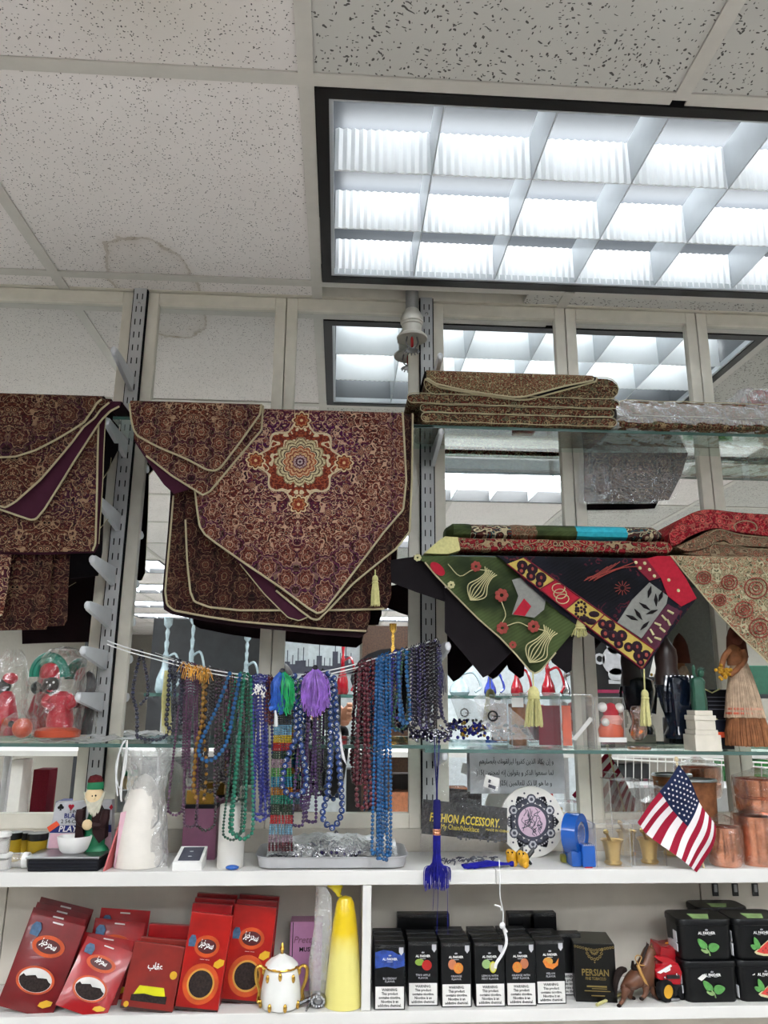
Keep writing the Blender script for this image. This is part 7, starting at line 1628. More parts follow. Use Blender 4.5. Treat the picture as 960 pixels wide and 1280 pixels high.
rnd = random.Random(6); tm = MB(); tp = W(424, 1118, Y)
for r_, dz, dx in ((3.5, -3, 1), (3, 1, -1), (7, 7, -4), (10, 12, -6), (8, 16, -7)):
    for k in range(14): a_ = 2*pi*k/14; rr_ = (r_+rnd.uniform(-1.5, 1.5))*s; tm.v.append((tp.x+dx*s+rr_*cos(a_), Y+rr_*.6*sin(a_), tp.z+(dz+rnd.uniform(-1, 1))*s*.8))
for j in range(4):
    for k in range(14): tm.f.append((j*14+k, j*14+(k+1) % 14, (j+1)*14+(k+1) % 14, (j+1)*14+k))
obj('tied_top', tm, 'lemon_film', t, w=True)
# flavour cartons
def crown(mb, x, z, k, y):
    mb.prism([(x-k, z-.5*k), (x+k, z-.5*k), (x+1.2*k, z+.5*k), (x+.5*k, z), (x, z+.9*k), (x-.5*k, z), (x-1.2*k, z+.5*k)], y-.0003, y+.0002); return mb
def flavour(label, fruit, name1, name2, detail=True):
    w_, h, d = .0545, .1045, .022; t = thing('flavour_carton', label, 'carton', (0, 0, 0), 'black flavour cartons')
    obj('carton', MB().box(-w_/2, w_/2, 0, d, 0, h, .001), 'carton_black', t, smooth=False)
    obj('warning_panel', MB().box(-w_/2+.0018, w_/2-.0018, -.0004, .0003, .002, .037), 'paper_white', t, smooth=False)
    text('warning_text', 'WARNING:\nThis product\ncontains nicotine.\nNicotine is an\naddictive chemical.', .0062, 'ink_black', t, 0, -.0006, .0195, bold=.0001, sx=.9, res=1)
    obj('foil_top', MB().box(-w_/2+.0004, w_/2-.0004, -.0006, .0002, h*.945, h-.0008), 'clear_film', t, smooth=False)
    if detail:
        text('brand_text', 'AL FAKHER', .0052, 'ink_white', t, 0, -.0006, .081, bold=.0001, res=1); obj('crown', crown(MB(), 0, .087, .0022, -.0003), 'ornament_pale', t, smooth=False)
        obj('brand_rule', MB().box(-.005, .005, -.0005, .0002, .0765, .0772), 'ornament_pale', t, smooth=False)
        text('flavour_text', name1+'\n'+name2, .0048, 'ornament_pale', t, 0, -.0006, .0475, res=1)
        obj('shield_badge', MB().prism([(.0165, .100), (.0245, .100), (.0245, .092), (.0205, .087), (.0165, .092)], -.0005, .0002), 'ornament_pale', t, smooth=False)
        F_ = lambda nm, b, m: obj(nm, b, m, t, smooth=False)
        if fruit == 'blueberry': F_('berry_print', MB().prism([(-.0265, .066), (-.0265, .092), (-.012, .096), (.004, .094), (.016, .088), (.0265, .091), (.0265, .070), (.010, .066), (-.006, .069)], -.0003, .0002), 'berry_print')
        if fruit == 'apple': F_('apple_print', MB().disc(.007, .066, .009, .0085, -.0006, .0002, 18), 'fruit_red'); F_('apple_print', MB().disc(-.006, .071, .0085, .0055, -.0005, .0002, 18), 'fruit_green')
        if fruit in ('orange', 'orangemint'):
            F_('orange_half', MB().disc(.004 if fruit == 'orange' else -.006, .063, .0088, .0088, -.0006, .0002, 20), 'fruit_orange'); F_('orange_whole', MB().disc(-.007 if fruit == 'orange' else .007, .069, .0075, .0085, -.0005, .0002, 18), 'fruit_peach')
            sg = MB(); cx = .004 if fruit == 'orange' else -.006
            for k in range(8): a_ = k*pi/4; sg.prism([(cx+.0012*cos(a_), .063+.0012*sin(a_)), (cx+.0068*cos(a_+.28), .063+.0068*sin(a_+.28)), (cx+.0068*cos(a_-.28), .063+.0068*sin(a_-.28))], -.0009, .0001)
            F_('orange_segments', sg, 'print_gold')
        if fruit == 'lemon': F_('lemon_whole', MB().disc(-.006, .069, .008, .0075, -.0005, .0002, 18), 'leaf_pale'); F_('lemon_half', MB().disc(.006, .064, .0065, .0095, -.0006, .0002, 18), 'window_yellow'); F_('lemon_flesh', MB().disc(.006, .064, .0048, .0075, -.0009, .0002, 16), 'rind')
        if fruit == 'melon': F_('melon_slice', MB().prism([(-.014, .07), (-.008, .060), (.004, .057), (.014, .063), (.016, .075), (.009, .066), (-.002, .066), (-.010, .073)], -.0006, .0002), 'fruit_orange'); F_('melon_half', MB().disc(-.004, .070, .009, .0065, -.0005, .0002, 18), 'print_gold')
    return t
zt = zL+.0003
FL = [(487, 1268, 1.505, 'blueberry', 'BLUEBERRY', 'FLAVOR', 'black flavour carton with blue berry print, first of the row at the divider'), (529, 1260, 1.520, 'apple', 'TWO APPLE', 'FLAVOR', 'black flavour carton with red apple print, second in the front row'), (571, 1264, 1.512, 'orange', 'ORANGE', 'FLAVOR', 'black flavour carton with cut orange print, third in the front row'),
      (613.5, 1264, 1.512, 'lemon', 'LEMON WITH', 'MINT FLAVOR', 'black flavour carton with lemon print, under the white knotted string'), (652.5, 1263, 1.513, 'orangemint', 'ORANGE WITH', 'MINT FLAVOR', 'black flavour carton with orange print at left, fifth in the front row'), (690, 1259, 1.520, 'melon', 'MELON', 'FLAVOR', 'black flavour carton with melon slice print, last in the front row')]
rnd = random.Random(21); protoF = {}
for k, (x, yb_, Y, fr_, n1, n2, lab) in enumerate(FL):
    t = flavour(lab, fr_, n1, n2); t.location = (W(x, yb_, Y).x, Y, zt); t.rotation_euler = (0, 0, radians(rnd.uniform(-2, 2)))
    protoF[k] = t
    for q, wd in enumerate(('directly behind', 'second behind', 'third behind')):
        Yq = Y+.027*(q+1)
        if Yq+.024 > 1.62: break
        b2 = flavour('black flavour carton %s the one with the %s print' % (wd, {'blueberry': 'blue berry', 'apple': 'red apple', 'orange': 'cut orange', 'lemon': 'lemon', 'orangemint': 'left-set orange', 'melon': 'melon'}[fr_]), fr_, n1, n2, False)
        b2.location = (W(x, yb_, Y).x+rnd.uniform(-.001, .002), Yq, zt)
for x, lab in ((514, 'black flavour carton standing on the back row behind the berry and apple ones'), (546, 'grey warning panel carton standing on the back row behind the apple one'), (655, 'black carton standing on the back row behind the lemon one'), (683, 'carton standing on the back row behind the melon one')):
    b2 = flavour(lab, None, '', '', False); b2.location = (W(x, 1250, 1.628).x, 1.628, zt); b2.scale = (.98, 1, 1.18)
b2 = flavour('black flavour carton half hidden left of the black and gold box', None, '', '', False); b2.location = (W(712, 1250, 1.56).x, 1.56, zt)
# black and gold box
t = thing('gift_box', 'black box with gold ornament and gold lettering between cartons and toy horse', 'box', base(746, 1252, 1.515, zL)); Y = 1.53; a, b_ = W(724, 1251, Y), W(770, 1180, Y); tw = radians(12); L = b_.x-a.x; H = b_.z-zL+.002
ob = []
ob.append(obj('carton', MB().box(-L/2, L/2, 0, L, 0, H, .001), 'persian_black', t, smooth=False))
ob.append(text('gold_lettering', 'PERSIAN', .0155, 'gold_foil', t, 0, -.0008, H*.50, bold=.0002, sx=.86)); ob.append(text('gold_lettering', 'FINE TOBACCO', .0065, 'gold_foil', t, 0, -.0008, H*.40, sx=.8)); ob.append(obj('gold_lines', MB().box(-L*.22, L*.26, -.0006, .0002, H*.255, H*.28).box(-L*.1, L*.26, -.0006, .0002, H*.225, H*.235).box(-L*.28, L*.34, -.0006, .0002, H*.185, H*.197).box(-L*.12, L*.2, -.0006, .0002, H*.105, H*.12), 'gold_foil', t, smooth=False))
om = MB()
for k in range(15): x = -L*.46+L*.92*k/14; q = abs(k-7)/7; om.ring(x, H-.005-.006*(1-q), .0014, .0021, -.0007, .0002, 10)
for k in range(9): a_ = pi+pi*k/8; om.ring(.014*cos(a_), H-.010+.016*sin(a_), .0016, .0024, -.0008, .0002, 10)
for k in range(5): a_ = pi+pi*(k+1)/6; om.ring(.007*cos(a_), H-.009+.008*sin(a_), .0012, .0019, -.0008, .0002, 10)
om.disc(0, H-.031, .0012, .0012, -.0008, .0002, 8)
ob.append(obj('gold_ornament', om, 'gold_foil', t, smooth=False)); ob.append(obj('lid_top', MB().box(-L/2+.001, L/2-.001, .001, L-.001, H, H+.0006), 'lid_olive', t, smooth=False))
t.location = (W(746, 1251, 1.525).x, 1.525, zL+.0003); t.rotation_euler = (0, 0, -radians(8)); 
# toy horse
Y = 1.522; s = PX(795, 1220, Y); t = thing('toy_horse', 'brown toy horse with saddle and tan girth stepping away beside the red toy tractor', 'toy horse', base(795, 1260, Y, zL))
H_ = lambda x, y, d=0: Vector((W(x, y, Y+d).x, Y+d, max(zL+.002, W(x, y, Y+d).z)))
V = [H_(782, 1219), H_(795, 1221, .004), H_(808, 1217, .008), H_(809, 1206, .010), H_(810, 1194, .013), H_(812, 1185, .016), H_(816, 1192, .024), H_(817, 1199, .028),
     H_(783, 1233, -.006), H_(781, 1242, -.010), H_(779, 1250, -.008), H_(775, 1258, -.014), H_(774, 1261, -.018), H_(786, 1234, .012), H_(787, 1244, .018), H_(789, 1250, .018), H_(792, 1251.5, .016),
     H_(807, 1231, -.002), H_(808, 1239, -.004), H_(805, 1246, -.006), H_(802, 1248, -.009), H_(814, 1231, .014), H_(817, 1242, .014), H_(822, 1248, .014), H_(825, 1249, .012)]
E_ = [(0, 1), (1, 2), (2, 3), (3, 4), (4, 5), (5, 6), (6, 7), (0, 8), (8, 9), (9, 10), (10, 11), (11, 12), (0, 13), (13, 14), (14, 15), (15, 16), (2, 17), (17, 18), (18, 19), (19, 20), (2, 21), (21, 22), (22, 23), (23, 24)]
R_ = [15, 13, 14, 11, 8.2, 7, 5, 3.6, 8.5, 4.6, 2.7, 2.3, 2.6, 8, 4.2, 2.8, 2.6, 6, 3.8, 2.5, 2.6, 4.6, 3.2, 2.5, 2.6]
obj_h = skinmesh('body', V, E_, [r*s for r in R_], 'horse_brown', t)
hf = MB()
for i in (12, 16, 20, 24): hf.ball(V[i]+Vector((0, 0, -.0003)), 3*s, 8, 5, (1, 1, .7))
obj('hooves', hf, 'mane_dark', t, w=True); em = MB()
for dx in (-3.2, 3): em.tube([H_(811.5+dx*.7, 1183, .014), H_(811.5+dx, 1177.5, .013)], [1.7*s, .3*s], 6)
obj('ears', em, 'horse_brown', t, w=True)
obj('tail', MB().tube(catmull([H_(782, 1212, .0), H_(775, 1214, -.008), H_(770, 1226, -.014), H_(770, 1244, -.014)], 4), [2.6*s, 3.2*s, 3.8*s, 4.2*s, 4.4*s, 4.4*s, 4.2*s, 4*s, 3.6*s, 3*s, 2.4*s, 1.6*s, .8*s], 8), 'mane_dark', t, w=True)
obj('mane', MB().tube(catmull([H_(810, 1180, .008), H_(806, 1190, .003), H_(802, 1203, -.002)], 4), [1.6*s]*9, 6), 'mane_dark', t, w=True)
obj('saddle', MB().ball(H_(795, 1210, .002), 6.5*s, 12, 7, (1, 1, .6)).tube([H_(791, 1208, 0), H_(791, 1201, 0)], [2.4*s, 1.4*s], 7), 'mane_dark', t, w=True); obj('girth', MB().tube(catmull([H_(797, 1206, -.012), H_(801, 1216, -.014), H_(806, 1226, -.012), H_(809, 1231, -.006)], 4), [1.9*s]*13, 6), 'strap_tan', t, w=True)
obj('reins', MB().tube(catmull([H_(798, 1206, -.008), H_(794, 1198, -.008), H_(797, 1194, -.006), H_(802, 1197, -.004), H_(799, 1205, -.009), H_(806, 1207, -.004), H_(813, 1206, .004)], 4), .6*s, 5), 'strap_tan', t, w=True)
obj('bridle', MB().tube([H_(808, 1198, .006), H_(813, 1201, .012), H_(819, 1199, .022)], .6*s, 5).tube([H_(814, 1182, .010), H_(818, 1192, .018), H_(819, 1198, .022)], .5*s, 5), 'strap_tan', t, w=True)
# toy tractor
Y = 1.535; s = PX(840, 1230, Y); t = thing('toy_tractor', 'red toy tractor with black wheels, one yellow hub, left of the black tubs', 'toy tractor', base(840, 1255, Y, zL))
def wheel(cx, cy, r, Yw, wd, nm='wheel'):
    c = W(cx, cy, Yw); z = zL+r*s; R = Matrix.Translation((c.x, Yw, z)) @ Matrix.Rotation(radians(24), 4, 'Z') @ Matrix.Rotation(pi/2, 4, 'X')
    o_ = obj(nm, MB().lathe([(r*.62*s, -wd*s), (r*.92*s, -wd*s), (r*s, -wd*.6*s), (r*s, wd*.6*s), (r*.92*s, wd*s), (r*.62*s, wd*s)], n=26, ripple=13, ramp_=.03).xf(R), 'tyre', t, w=True); return R, o_
R, o1 = wheel(832, 1243, 12, 1.525, 5); obj('hub', MB().lathe([(0, 5.6*s), (4*s, 5.6*s), (7.4*s, 5*s), (7.8*s, 4*s), (7.8*s, -4*s)], n=20).xf(R), 'hub_yellow', t, w=True)
R, o1 = wheel(852, 1246, 8, 1.535, 4); R, o1 = wheel(826, 1246, 10, 1.59, 5); R, o1 = wheel(853, 1246, 8, 1.585, 4)
def hull(nm, pts, y0, y1, mat, top=.75):
    P = [zx(x, y, y0) for x, y in pts]; cx, cz = sum(p[0] for p in P)/len(P), sum(p[1] for p in P)/len(P); n = len(P); mb = MB()
    for y, e in ((y0+.002, .93), (y0+.006, 1), (y1-.006, 1), (y1, top)): mb.v += [(cx+(x-cx)*e, y, cz+(z-cz)*e) for x, z in P]
    for j in range(3): mb.f += [(j*n+k, j*n+(k+1) % n, (j+1)*n+(k+1) % n, (j+1)*n+k) for k in range(n)]
    mb.f += [tuple(range(n)), tuple(range(4*n-1, 3*n-1, -1))]; return obj(nm, mb, mat, t, w=True)
hull('bonnet', [(818, 1212), (832, 1205), (850, 1206), (854, 1216), (852, 1232), (834, 1232), (822, 1224)], 1.522, 1.58, 'toy_red'); hull('rear_cowl', [(824, 1206), (826, 1183), (836, 1186), (848, 1184), (854, 1198), (855, 1212), (840, 1212)], 1.545, 1.60, 'toy_red'); hull('side_fin', [(816, 1195), (838, 1198), (850, 1206), (836, 1209), (824, 1201)], 1.528, 1.55, 'toy_red')
hull('chassis', [(836, 1232), (853, 1231), (854, 1243), (840, 1247)], 1.527, 1.585, 'black_plastic'); obj('white_stripes', MB().prism([zx(*p, 1.5205) for p in ((822, 1216), (839, 1206), (840, 1208), (826, 1217))], 1.5205, 1.523).prism([zx(*p, 1.5205) for p in ((830, 1215), (838, 1210), (838, 1213), (832, 1216))], 1.5205, 1.523), 'white_plastic', t, w=True, smooth=False)
pxbox('grille', 834, 1219, 850, 1224, 1.5205, .004, 'black_plastic', t); pxbox('bumper', 838, 1248, 850, 1251, 1.520, .01, 'dull_steel', t); obj('yellow_seat', MB().ball(W(835, 1181, 1.575), 4*s, 10, 6, (1.3, 1, .7)), 'hub_yellow', t, w=True)
obj('lamps', MB().ball(W(846, 1218, 1.521), 1.6*s, 8, 5).ball(W(831, 1222, 1.521), 1.4*s, 8, 5), 'chrome', t, w=True)
# cream pen-like stick behind the horse
t = thing('cream_stick', 'thin cream stick lying on the shelf between the gold-lettered box and the horse', 'stick', base(762, 1256, 1.51, zL)); obj('stick', MB().tube([(W(746, 1256, 1.505).x, 1.505, zL+.0035), (W(779, 1246, 1.545).x, 1.555, zL+.0035)], .0028, 8), 'tassel_cream', t, w=True); obj('tip', MB().tube([(W(777, 1247, 1.545).x, 1.5525, zL+.0035), (W(782, 1245, 1.548).x, 1.561, zL+.0035)], [.003, .001], 8), 'black_plastic', t, w=True)
# black tubs
def tub(label, w_, h, d, pic, sticker=None):
    t = thing('flavour_tub', label, 'tub', (0, 0, 0), 'black flavour tubs'); pr = rr(-w_/2, w_/2, 0, d, .014, 5)
    def shell(zs_, es, nm, m):
        mb = MB(); N = len(pr)
        for z, e in zip(zs_, es): mb.v += [(x*e, d/2+(y-d/2)*e, z) for x, y in pr]
        for j in range(len(zs_)-1): mb.f += [(j*N+k, j*N+(k+1) % N, (j+1)*N+(k+1) % N, (j+1)*N+k) for k in range(N)]
        mb.f += [tuple(range(N-1, -1, -1)), tuple(range((len(zs_)-1)*N, len(zs_)*N))]; return obj(nm, mb, m, t)
    shell((0, .003, h*.3, h*.84), (.93, .965, .98, 1.0), 'body', 'carton_black'); shell((h*.84, h*.85, h*.97, h), (1.0, 1.03, 1.03, 1.0), 'lid', 'carton_black')
    y = -.0022; P = lambda nm, b, m: obj(nm, b, m, t, smooth=False)
    text('brand_text', 'AL FAKHER', .0064, 'ink_white', t, 0, y, h*.675, bold=.0001, res=1); P('crown', crown(MB(), 0, h*.755, .0023, y), 'ornament_pale'); P('brand_rule', MB().box(-.009, -.003, y-.0003, y+.0004, h*.625, h*.633).box(.003, .009, y-.0003, y+.0004, h*.625, h*.633), 'ornament_pale')
    def leafp(cx, cz, a_, l, b_): return MB().prism([(cx+l*cos(q)*cos(a_)-b_*sin(q)*(1-.3*cos(q))*sin(a_), cz+l*cos(q)*sin(a_)+b_*sin(q)*(1-.3*cos(q))*cos(a_)) for q in [2*pi*i/18 for i in range(18)]], y-.0006, y+.0012)
    if pic == 'mint':
        P('mint_leaf', leafp(-.010, h*.41, 2.3, .0115, .0062), 'leaf_green'); P('mint_leaf', leafp(.0115, h*.33, .2, .0105, .0072), 'leaf_green'); P('mint_leaf', leafp(-.006, h*.25, 2.9, .0075, .0038), 'leaf_pale')
        P('mint_stem', MB().tube([(-.004, y, h*.31), (.001, y-.0004, h*.24), (.003, y, h*.13)], .0011, 5), 'leaf_pale')
    else:
        P('mint_leaf', leafp(-.012, h*.42, 1.9, .0105, .005), 'leaf_green'); P('mint_leaf', leafp(-.019, h*.33, 2.6, .006, .004), 'leaf_green')
        cx = .004; P('melon_rind', MB().prism([(cx+.006, h*.48), (cx-.022, h*.20), (cx-.018, h*.15), (cx-.005, h*.11), (cx+.01, h*.11), (cx+.016, h*.13), (cx+.016, h*.46)], y-.0004, y+.0012), 'rind'); P('melon_flesh', MB().prism([(cx+.006, h*.475), (cx-.018, h*.215), (cx-.004, h*.165), (cx+.008, h*.16), (cx+.0155, h*.17), (cx+.0155, h*.455)], y-.0008, y+.001), 'melon_red')
        sd = MB()
        for x, z in ((0, .3), (.006, .36), (.004, .25), (-.006, .24), (.011, .3)): sd.disc(cx+x, z*h, .0009, .0013, y-.0012, y, 7)
        P('melon_seeds', sd, 'seed_black')
    sx_ = -w_/2*.985-.0012
    P('side_label', MB().box(sx_-.0002, sx_+.0012, .018, d*.62, h*.34, h*.40).box(sx_-.0004, sx_+.0012, .012, d*.75, h*.18, h*.36).box(sx_-.0002, sx_+.0012, .014, .028, h*.40, h*.66), 'ornament_pale')
    P('lid_label', MB().hprism([(-.02, .008), (.01, .006), (.022, d*.5), (-.018, d*.55)], h, h+.0006), 'leaf_pale')
    P('front_strip', MB().box(w_/2*.93, w_/2*.955, -.0012, .006, h*.12, h*.40), 'ornament_pale')
    if sticker == 'big': P('price_sticker', MB().prism([(-.028, h*.60), (-.017, h*.70), (-.010, h*.655), (-.021, h*.54)], y-.0006, y+.0008), 'paper_white')
    if sticker == 'small': P('price_sticker', MB().prism([(-.026, h*.665), (-.021, h*.70), (-.022, h*.665)], y-.0006, y+.0008), 'paper_white')
    return t
Y = 1.515; s = PX(890, 1235, Y); w_ = 68*s; hb = W(890, 1202, Y).z-zL
ta_ = tub('black tub with mint leaf print and white price sticker, lower left of the stack', w_, hb, .07, 'mint', 'big'); ta_.location = (W(893, 1258, Y).x, Y, zL+.0003)
tb_ = tub('black tub with mint leaf print, upper left of the stack', w_, hb*1.02, .07, 'mint'); tb_.location = (W(886, 1195, Y).x, Y+.003, zL+hb+.0006)
tc_ = tub('black tub with watermelon print and a tiny white sticker remnant, lower right of the stack', w_, hb, .07, 'melon', 'small'); tc_.location = (W(957, 1258, Y).x+.006, Y, zL+.0003)
td_ = tub('black tub with watermelon print, upper right of the stack', w_, hb*1.02, .07, 'melon'); td_.location = (W(953, 1195, Y).x+.004, Y+.003, zL+hb+.0006)
te_ = tub('black tub in the back row, only its lid rim showing above the others', w_, hb*1.05, .06, 'mint'); te_.location = (W(908, 1180, 1.59).x, 1.590, zL+hb+.0006)
tf_ = tub('black tub under the back row one, hidden behind the stack of four', w_, hb, .06, 'mint'); tf_.location = (W(908, 1180, 1.59).x, 1.590, zL+.0003)
# ================================================================== the shop behind the camera, seen in the mirrors
MY = 1.691
def RV(x, y, D): p = W(x, y, D); return Vector((p.x, 2*MY-D, p.z))      # a pixel seen in the mirror, D metres of sight line depth
M('hookah_red', '#8e1420', .15, var=.2, coat=.5); M('hookah_blue', '#2a3a94', .15, var=.2, coat=.5); M('glass_white', '#9aaab0', .15, var=.2, coat=.4); M('box_black', '#17171a', .4); M('magenta_edge', '#8e1f48', .5); M('frame_brown', '#4a2f1e', .5, var=.5, scale=90); M('poster_grey', '#c5ccd0', .5); M('produce_green', '#3f9a4c', .4, var=.4, scale=40); M('dark_shelf', '#2a2b2e', .5, var=.3, scale=10)
D0 = 4.7
def board(x0, x1, y, D, d, label, mat='white_laminate', th=.025):
    a, b_ = RV(x0, y, D), RV(x1, y, D); t = thing('display_shelf', label, 'display shelf', ((a.x+b_.x)/2, a.y, a.z), 'shelves of the opposite side')
    obj('board', MB().box(a.x, b_.x, a.y-d, a.y, a.z-th, a.z), mat, t, w=True, smooth=False)
    for x in (a.x+.02, b_.x-.02): obj('leg', MB().box(x-.015, x+.015, a.y-d, a.y-d+.03, 0, a.z-th), 'steel_paint', t, w=True, smooth=False)
    return a.z, a.y
def rbox(nm, x0, y0, x1, y1, D, d, mat, label, cat='box', z=None, grp='goods reflected in the mirrors'):
    a, b_ = RV(x0, y1, D), RV(x1, y0, D); t = thing(nm, label, cat, ((a.x+b_.x)/2, a.y, a.z if z is None else z), grp)
    obj('carton', MB().box(a.x, b_.x, a.y-d, a.y, a.z if z is None else z, b_.z, .003), mat, t, w=True, smooth=False); return t, a, b_
def hookah(cx, y0, y1, hw, D, mat, label, z):
    c = RV(cx, y1, D); s = (RV(cx+1, y1, D)-c).length; H = RV(cx, y0, D).z-z; t = thing('hookah', label, 'hookah', (c.x, c.y-.08, z), 'hookahs reflected in the mirrors'); p = (c.x, c.y-.08, z)
    obj('vase', MB().lathe([(hw*.8*s, 0), (hw*s, .02), (hw*.9*s, H*.18), (hw*.4*s, H*.34), (hw*.35*s, H*.4)], p, 16), mat, t, w=True)
    obj('stem', MB().lathe([(hw*.3*s, H*.4), (hw*.35*s, H*.5), (hw*.18*s, H*.55), (hw*.3*s, H*.66), (hw*.15*s, H*.7), (hw*.28*s, H*.8), (hw*.14*s, H*.85)], p, 12), mat, t, w=True); obj('bowl', MB().lathe([(hw*.15*s, H*.85), (hw*.5*s, H*.9), (hw*.55*s, H), (hw*.4*s, H)], p, 12), mat, t, w=True)
    obj('hose', MB().tube(catmull([Vector((p[0], p[1], z+H*.45)), Vector((p[0]+hw*1.3*s, p[1]+.03, z+H*.5)), Vector((p[0]+hw*2*s, p[1]+.04, z+H*.2)), Vector((p[0]+hw*1.4*s, p[1]+.05, z+.02))], 5), .008, 6), mat, t, w=True)
zA, yA = board(180, 735, 866, D0, .5, 'reflected shelf with hookahs on it, seen above the lower glass shelf', 'glass_edge', .02)
for x, y0, hw, mt, lab in ((428, 778, 8, 'hookah_red', 'slim red hookah reflected right of the purple tassel'), (492, 778, 9, 'gold', 'golden hookah reflected behind the dark necklaces'), (577, 812, 13, 'glass_white', 'pale glass hookah reflected right of the middle rail'), (616, 815, 8, 'hookah_blue', 'blue hookah vase reflected below the green runner'), (650, 806, 8, 'hookah_red', 'dark red hookah reflected left of the big yellow tassel'), (690, 800, 9, 'hookah_red', 'dark red hookah reflected right of the big yellow tassel'), (712, 815, 6, 'chrome', 'silver hookah reflected beside the mirror bar'), (200, 770, 11, 'glass_white', 'pale glass hookah reflected above the navy bead strand'), (233, 765, 10, 'glass_white', 'pale glass hookah reflected above the golden fringe'), (304, 790, 9, 'glass_white', 'pale glass hookah reflected above the green bead loops')): hookah(x, y0, 866, hw, D0, mt, lab, zA)
zB, yB = board(738, 1010, 866, D0, .4, 'reflected shelf with the samovar cartons', 'dark_shelf')
t, a, b_ = rbox('samovar_carton', 744, 786, 793, 866, D0, .3, 'box_black', 'black carton with silver samovar picture and magenta edges, reflected below the navy runner', z=zB)
ed = MB()
for x in (a.x, b_.x): ed.box(x-.012, x+.012, a.y-.01, a.y+.004, zB, b_.z)
obj('edge_stripe', ed.box(a.x, b_.x, a.y-.01, a.y+.004, zB, zB+.02), 'magenta_edge', t, w=True, smooth=False)
sm = MB(); cx = (a.x+b_.x)/2; hh = b_.z-zB; y_ = a.y+.004
for r_, z_, k in ((.05, .28, .3), (.085, .5, 1.0), (.05, .72, .4), (.03, .82, .8)): sm.disc(cx, zB+hh*z_, r_, .07*k+.02, y_-.002, y_+.003, 16)
sm.box(cx-.05, cx+.05, y_-.002, y_+.003, zB+hh*.14, zB+hh*.2).ring(cx-.1, zB+hh*.52, .02, .035, y_-.002, y_+.003, 12).ring(cx+.1, zB+hh*.52, .02, .035, y_-.002, y_+.003, 12); obj('samovar_picture', sm, 'ornament_pale', t, w=True, smooth=False)
t, a, b_ = rbox('samovar_carton', 803, 800, 831, 866, D0, .3, 'box_black', 'black carton with white picture, reflected right of the samovar one', z=zB); obj('picture', MB().prism([(a.x+.05, zB+.1), (b_.x-.03, zB+.1), (b_.x-.03, zB+.3), (a.x+.1, zB+.26)], a.y-.002, a.y+.003), 'white_matte', t, w=True, smooth=False)
t, a, b_ = rbox('kettle_carton', 838, 798, 882, 866, D0, .3, 'white_matte', 'white carton with a glass kettle picture, reflected behind the green statuette', z=zB); obj('kettle_picture', MB().disc((a.x+b_.x)/2-.03, zB+.19, .07, .08, a.y-.002, a.y+.003, 18).ring((a.x+b_.x)/2+.06, zB+.2, .035, .05, a.y-.002, a.y+.003, 16), 'ornament_grey', t, w=True, smooth=False); obj('red_label', MB().box(b_.x-.05, b_.x-.005, a.y-.002, a.y+.003, zB+.2, zB+.32), 'red_plastic', t, w=True, smooth=False)
rbox('green_tin', 905, 832, 960, 866, D0, .3, 'statue_green', 'dark green round cornered tin, reflected right of the straw doll', 'tin', zB)
# picture board and ornate frame behind the hookahs
def rpanel(nm, x0, y0, x1, y1, D, mat, label, cat):
    a, b_ = RV(x0, y1, D), RV(x1, y0, D); t = thing(nm, label, cat, ((a.x+b_.x)/2, a.y, 0), None); obj('panel', MB().box(a.x, b_.x, a.y-.03, a.y, 0, b_.z), mat, t, w=True, smooth=False); return t, a, b_
t, a, b_ = rpanel('poster_board', 340, 790, 450, 866, 5.6, 'poster_grey', 'tall pale board with a grey skyline drawing, reflected behind the purple tassel', 'poster')
sk = MB(); rnd = random.Random(3)
for k in range(14): x = a.x+(b_.x-a.x)*(.1+.8*k/13); h = .10+.22*rnd.random()**2; z = RV(400, 842, 5.6).z; sk.box(x-.02, x+.02, a.y-.002, a.y+.004, z, z+h*.5).box(x-.003, x+.003, a.y-.002, a.y+.004, z+h*.5, z+h)
obj('skyline_drawing', sk, 'ornament_grey', t, w=True, smooth=False)
t, a, b_ = rpanel('ornate_screen', 452, 783, 530, 866, 5.4, 'frame_brown', 'brown ornate screen with black arched centre, reflected behind the dark necklaces', 'screen'); obj('dark_centre', MB().prism([((a.x+b_.x)/2+.3*cos(q), RV(490, 850, 5.4).z+.22*max(-.2, sin(q))) for q in [2*pi*i/20 for i in range(20)]], a.y-.002, a.y+.006), 'black_matte', t, w=True, smooth=False)
t, a, b_ = rpanel('white_board', 538, 760, 735, 866, 6.0, 'poster_grey', 'long pale wall board, reflected behind the hookahs at the right', 'board')
rpanel('dark_cabinet', 185, 775, 335, 866, 5.6, 'dark_shelf', 'dark tall cabinet, reflected behind the bead necklaces at the left', 'cabinet')
rpanel('dark_cabinet', 100, 690, 124, 866, 5.6, 'dark_shelf', 'narrow dark cabinet side, reflected left of the slotted rail', 'cabinet')
# lower goods
zC, yC = board(-30, 1000, 938, 3.9, .35, 'long white reflected shelf just under the lower glass shelf')
zD, yD = board(-30, 1000, 1034, 3.9, .45, 'lower long white reflected shelf at the foot of the mirrors')
goods = [(5, 30, 950, 'white_matte', 'white upright packet'), (34, 62, 962, 'maroon_cloth', 'maroon packet'), (96, 108, 950, 'candy_pink', 'bright pink packet'), (66, 92, 1002, 'ink_blue', 'low blue packet'), (190, 222, 985, 'paper_white', 'large pale carton'), (240, 285, 975, 'box_black', 'dark carton'), (290, 330, 968, 'paper_white', 'pale carton'), (432, 452, 962, 'box_black', 'black carton'), (488, 516, 990, 'copper', 'stack of copper coloured packets'), (488, 514, 968, 'box_black', 'dark tray'), (560, 585, 985, 'straw_brown', 'tan packet'), (660, 690, 985, 'copper', 'copper bowl stack'), (664, 690, 960, 'red_plastic', 'red carton'), (745, 768, 952, 'hookah_red', 'flat red cartons'), (775, 812, 955, 'dark_shelf', 'dark appliance'), (912, 960, 948, 'produce_green', 'green packets')]
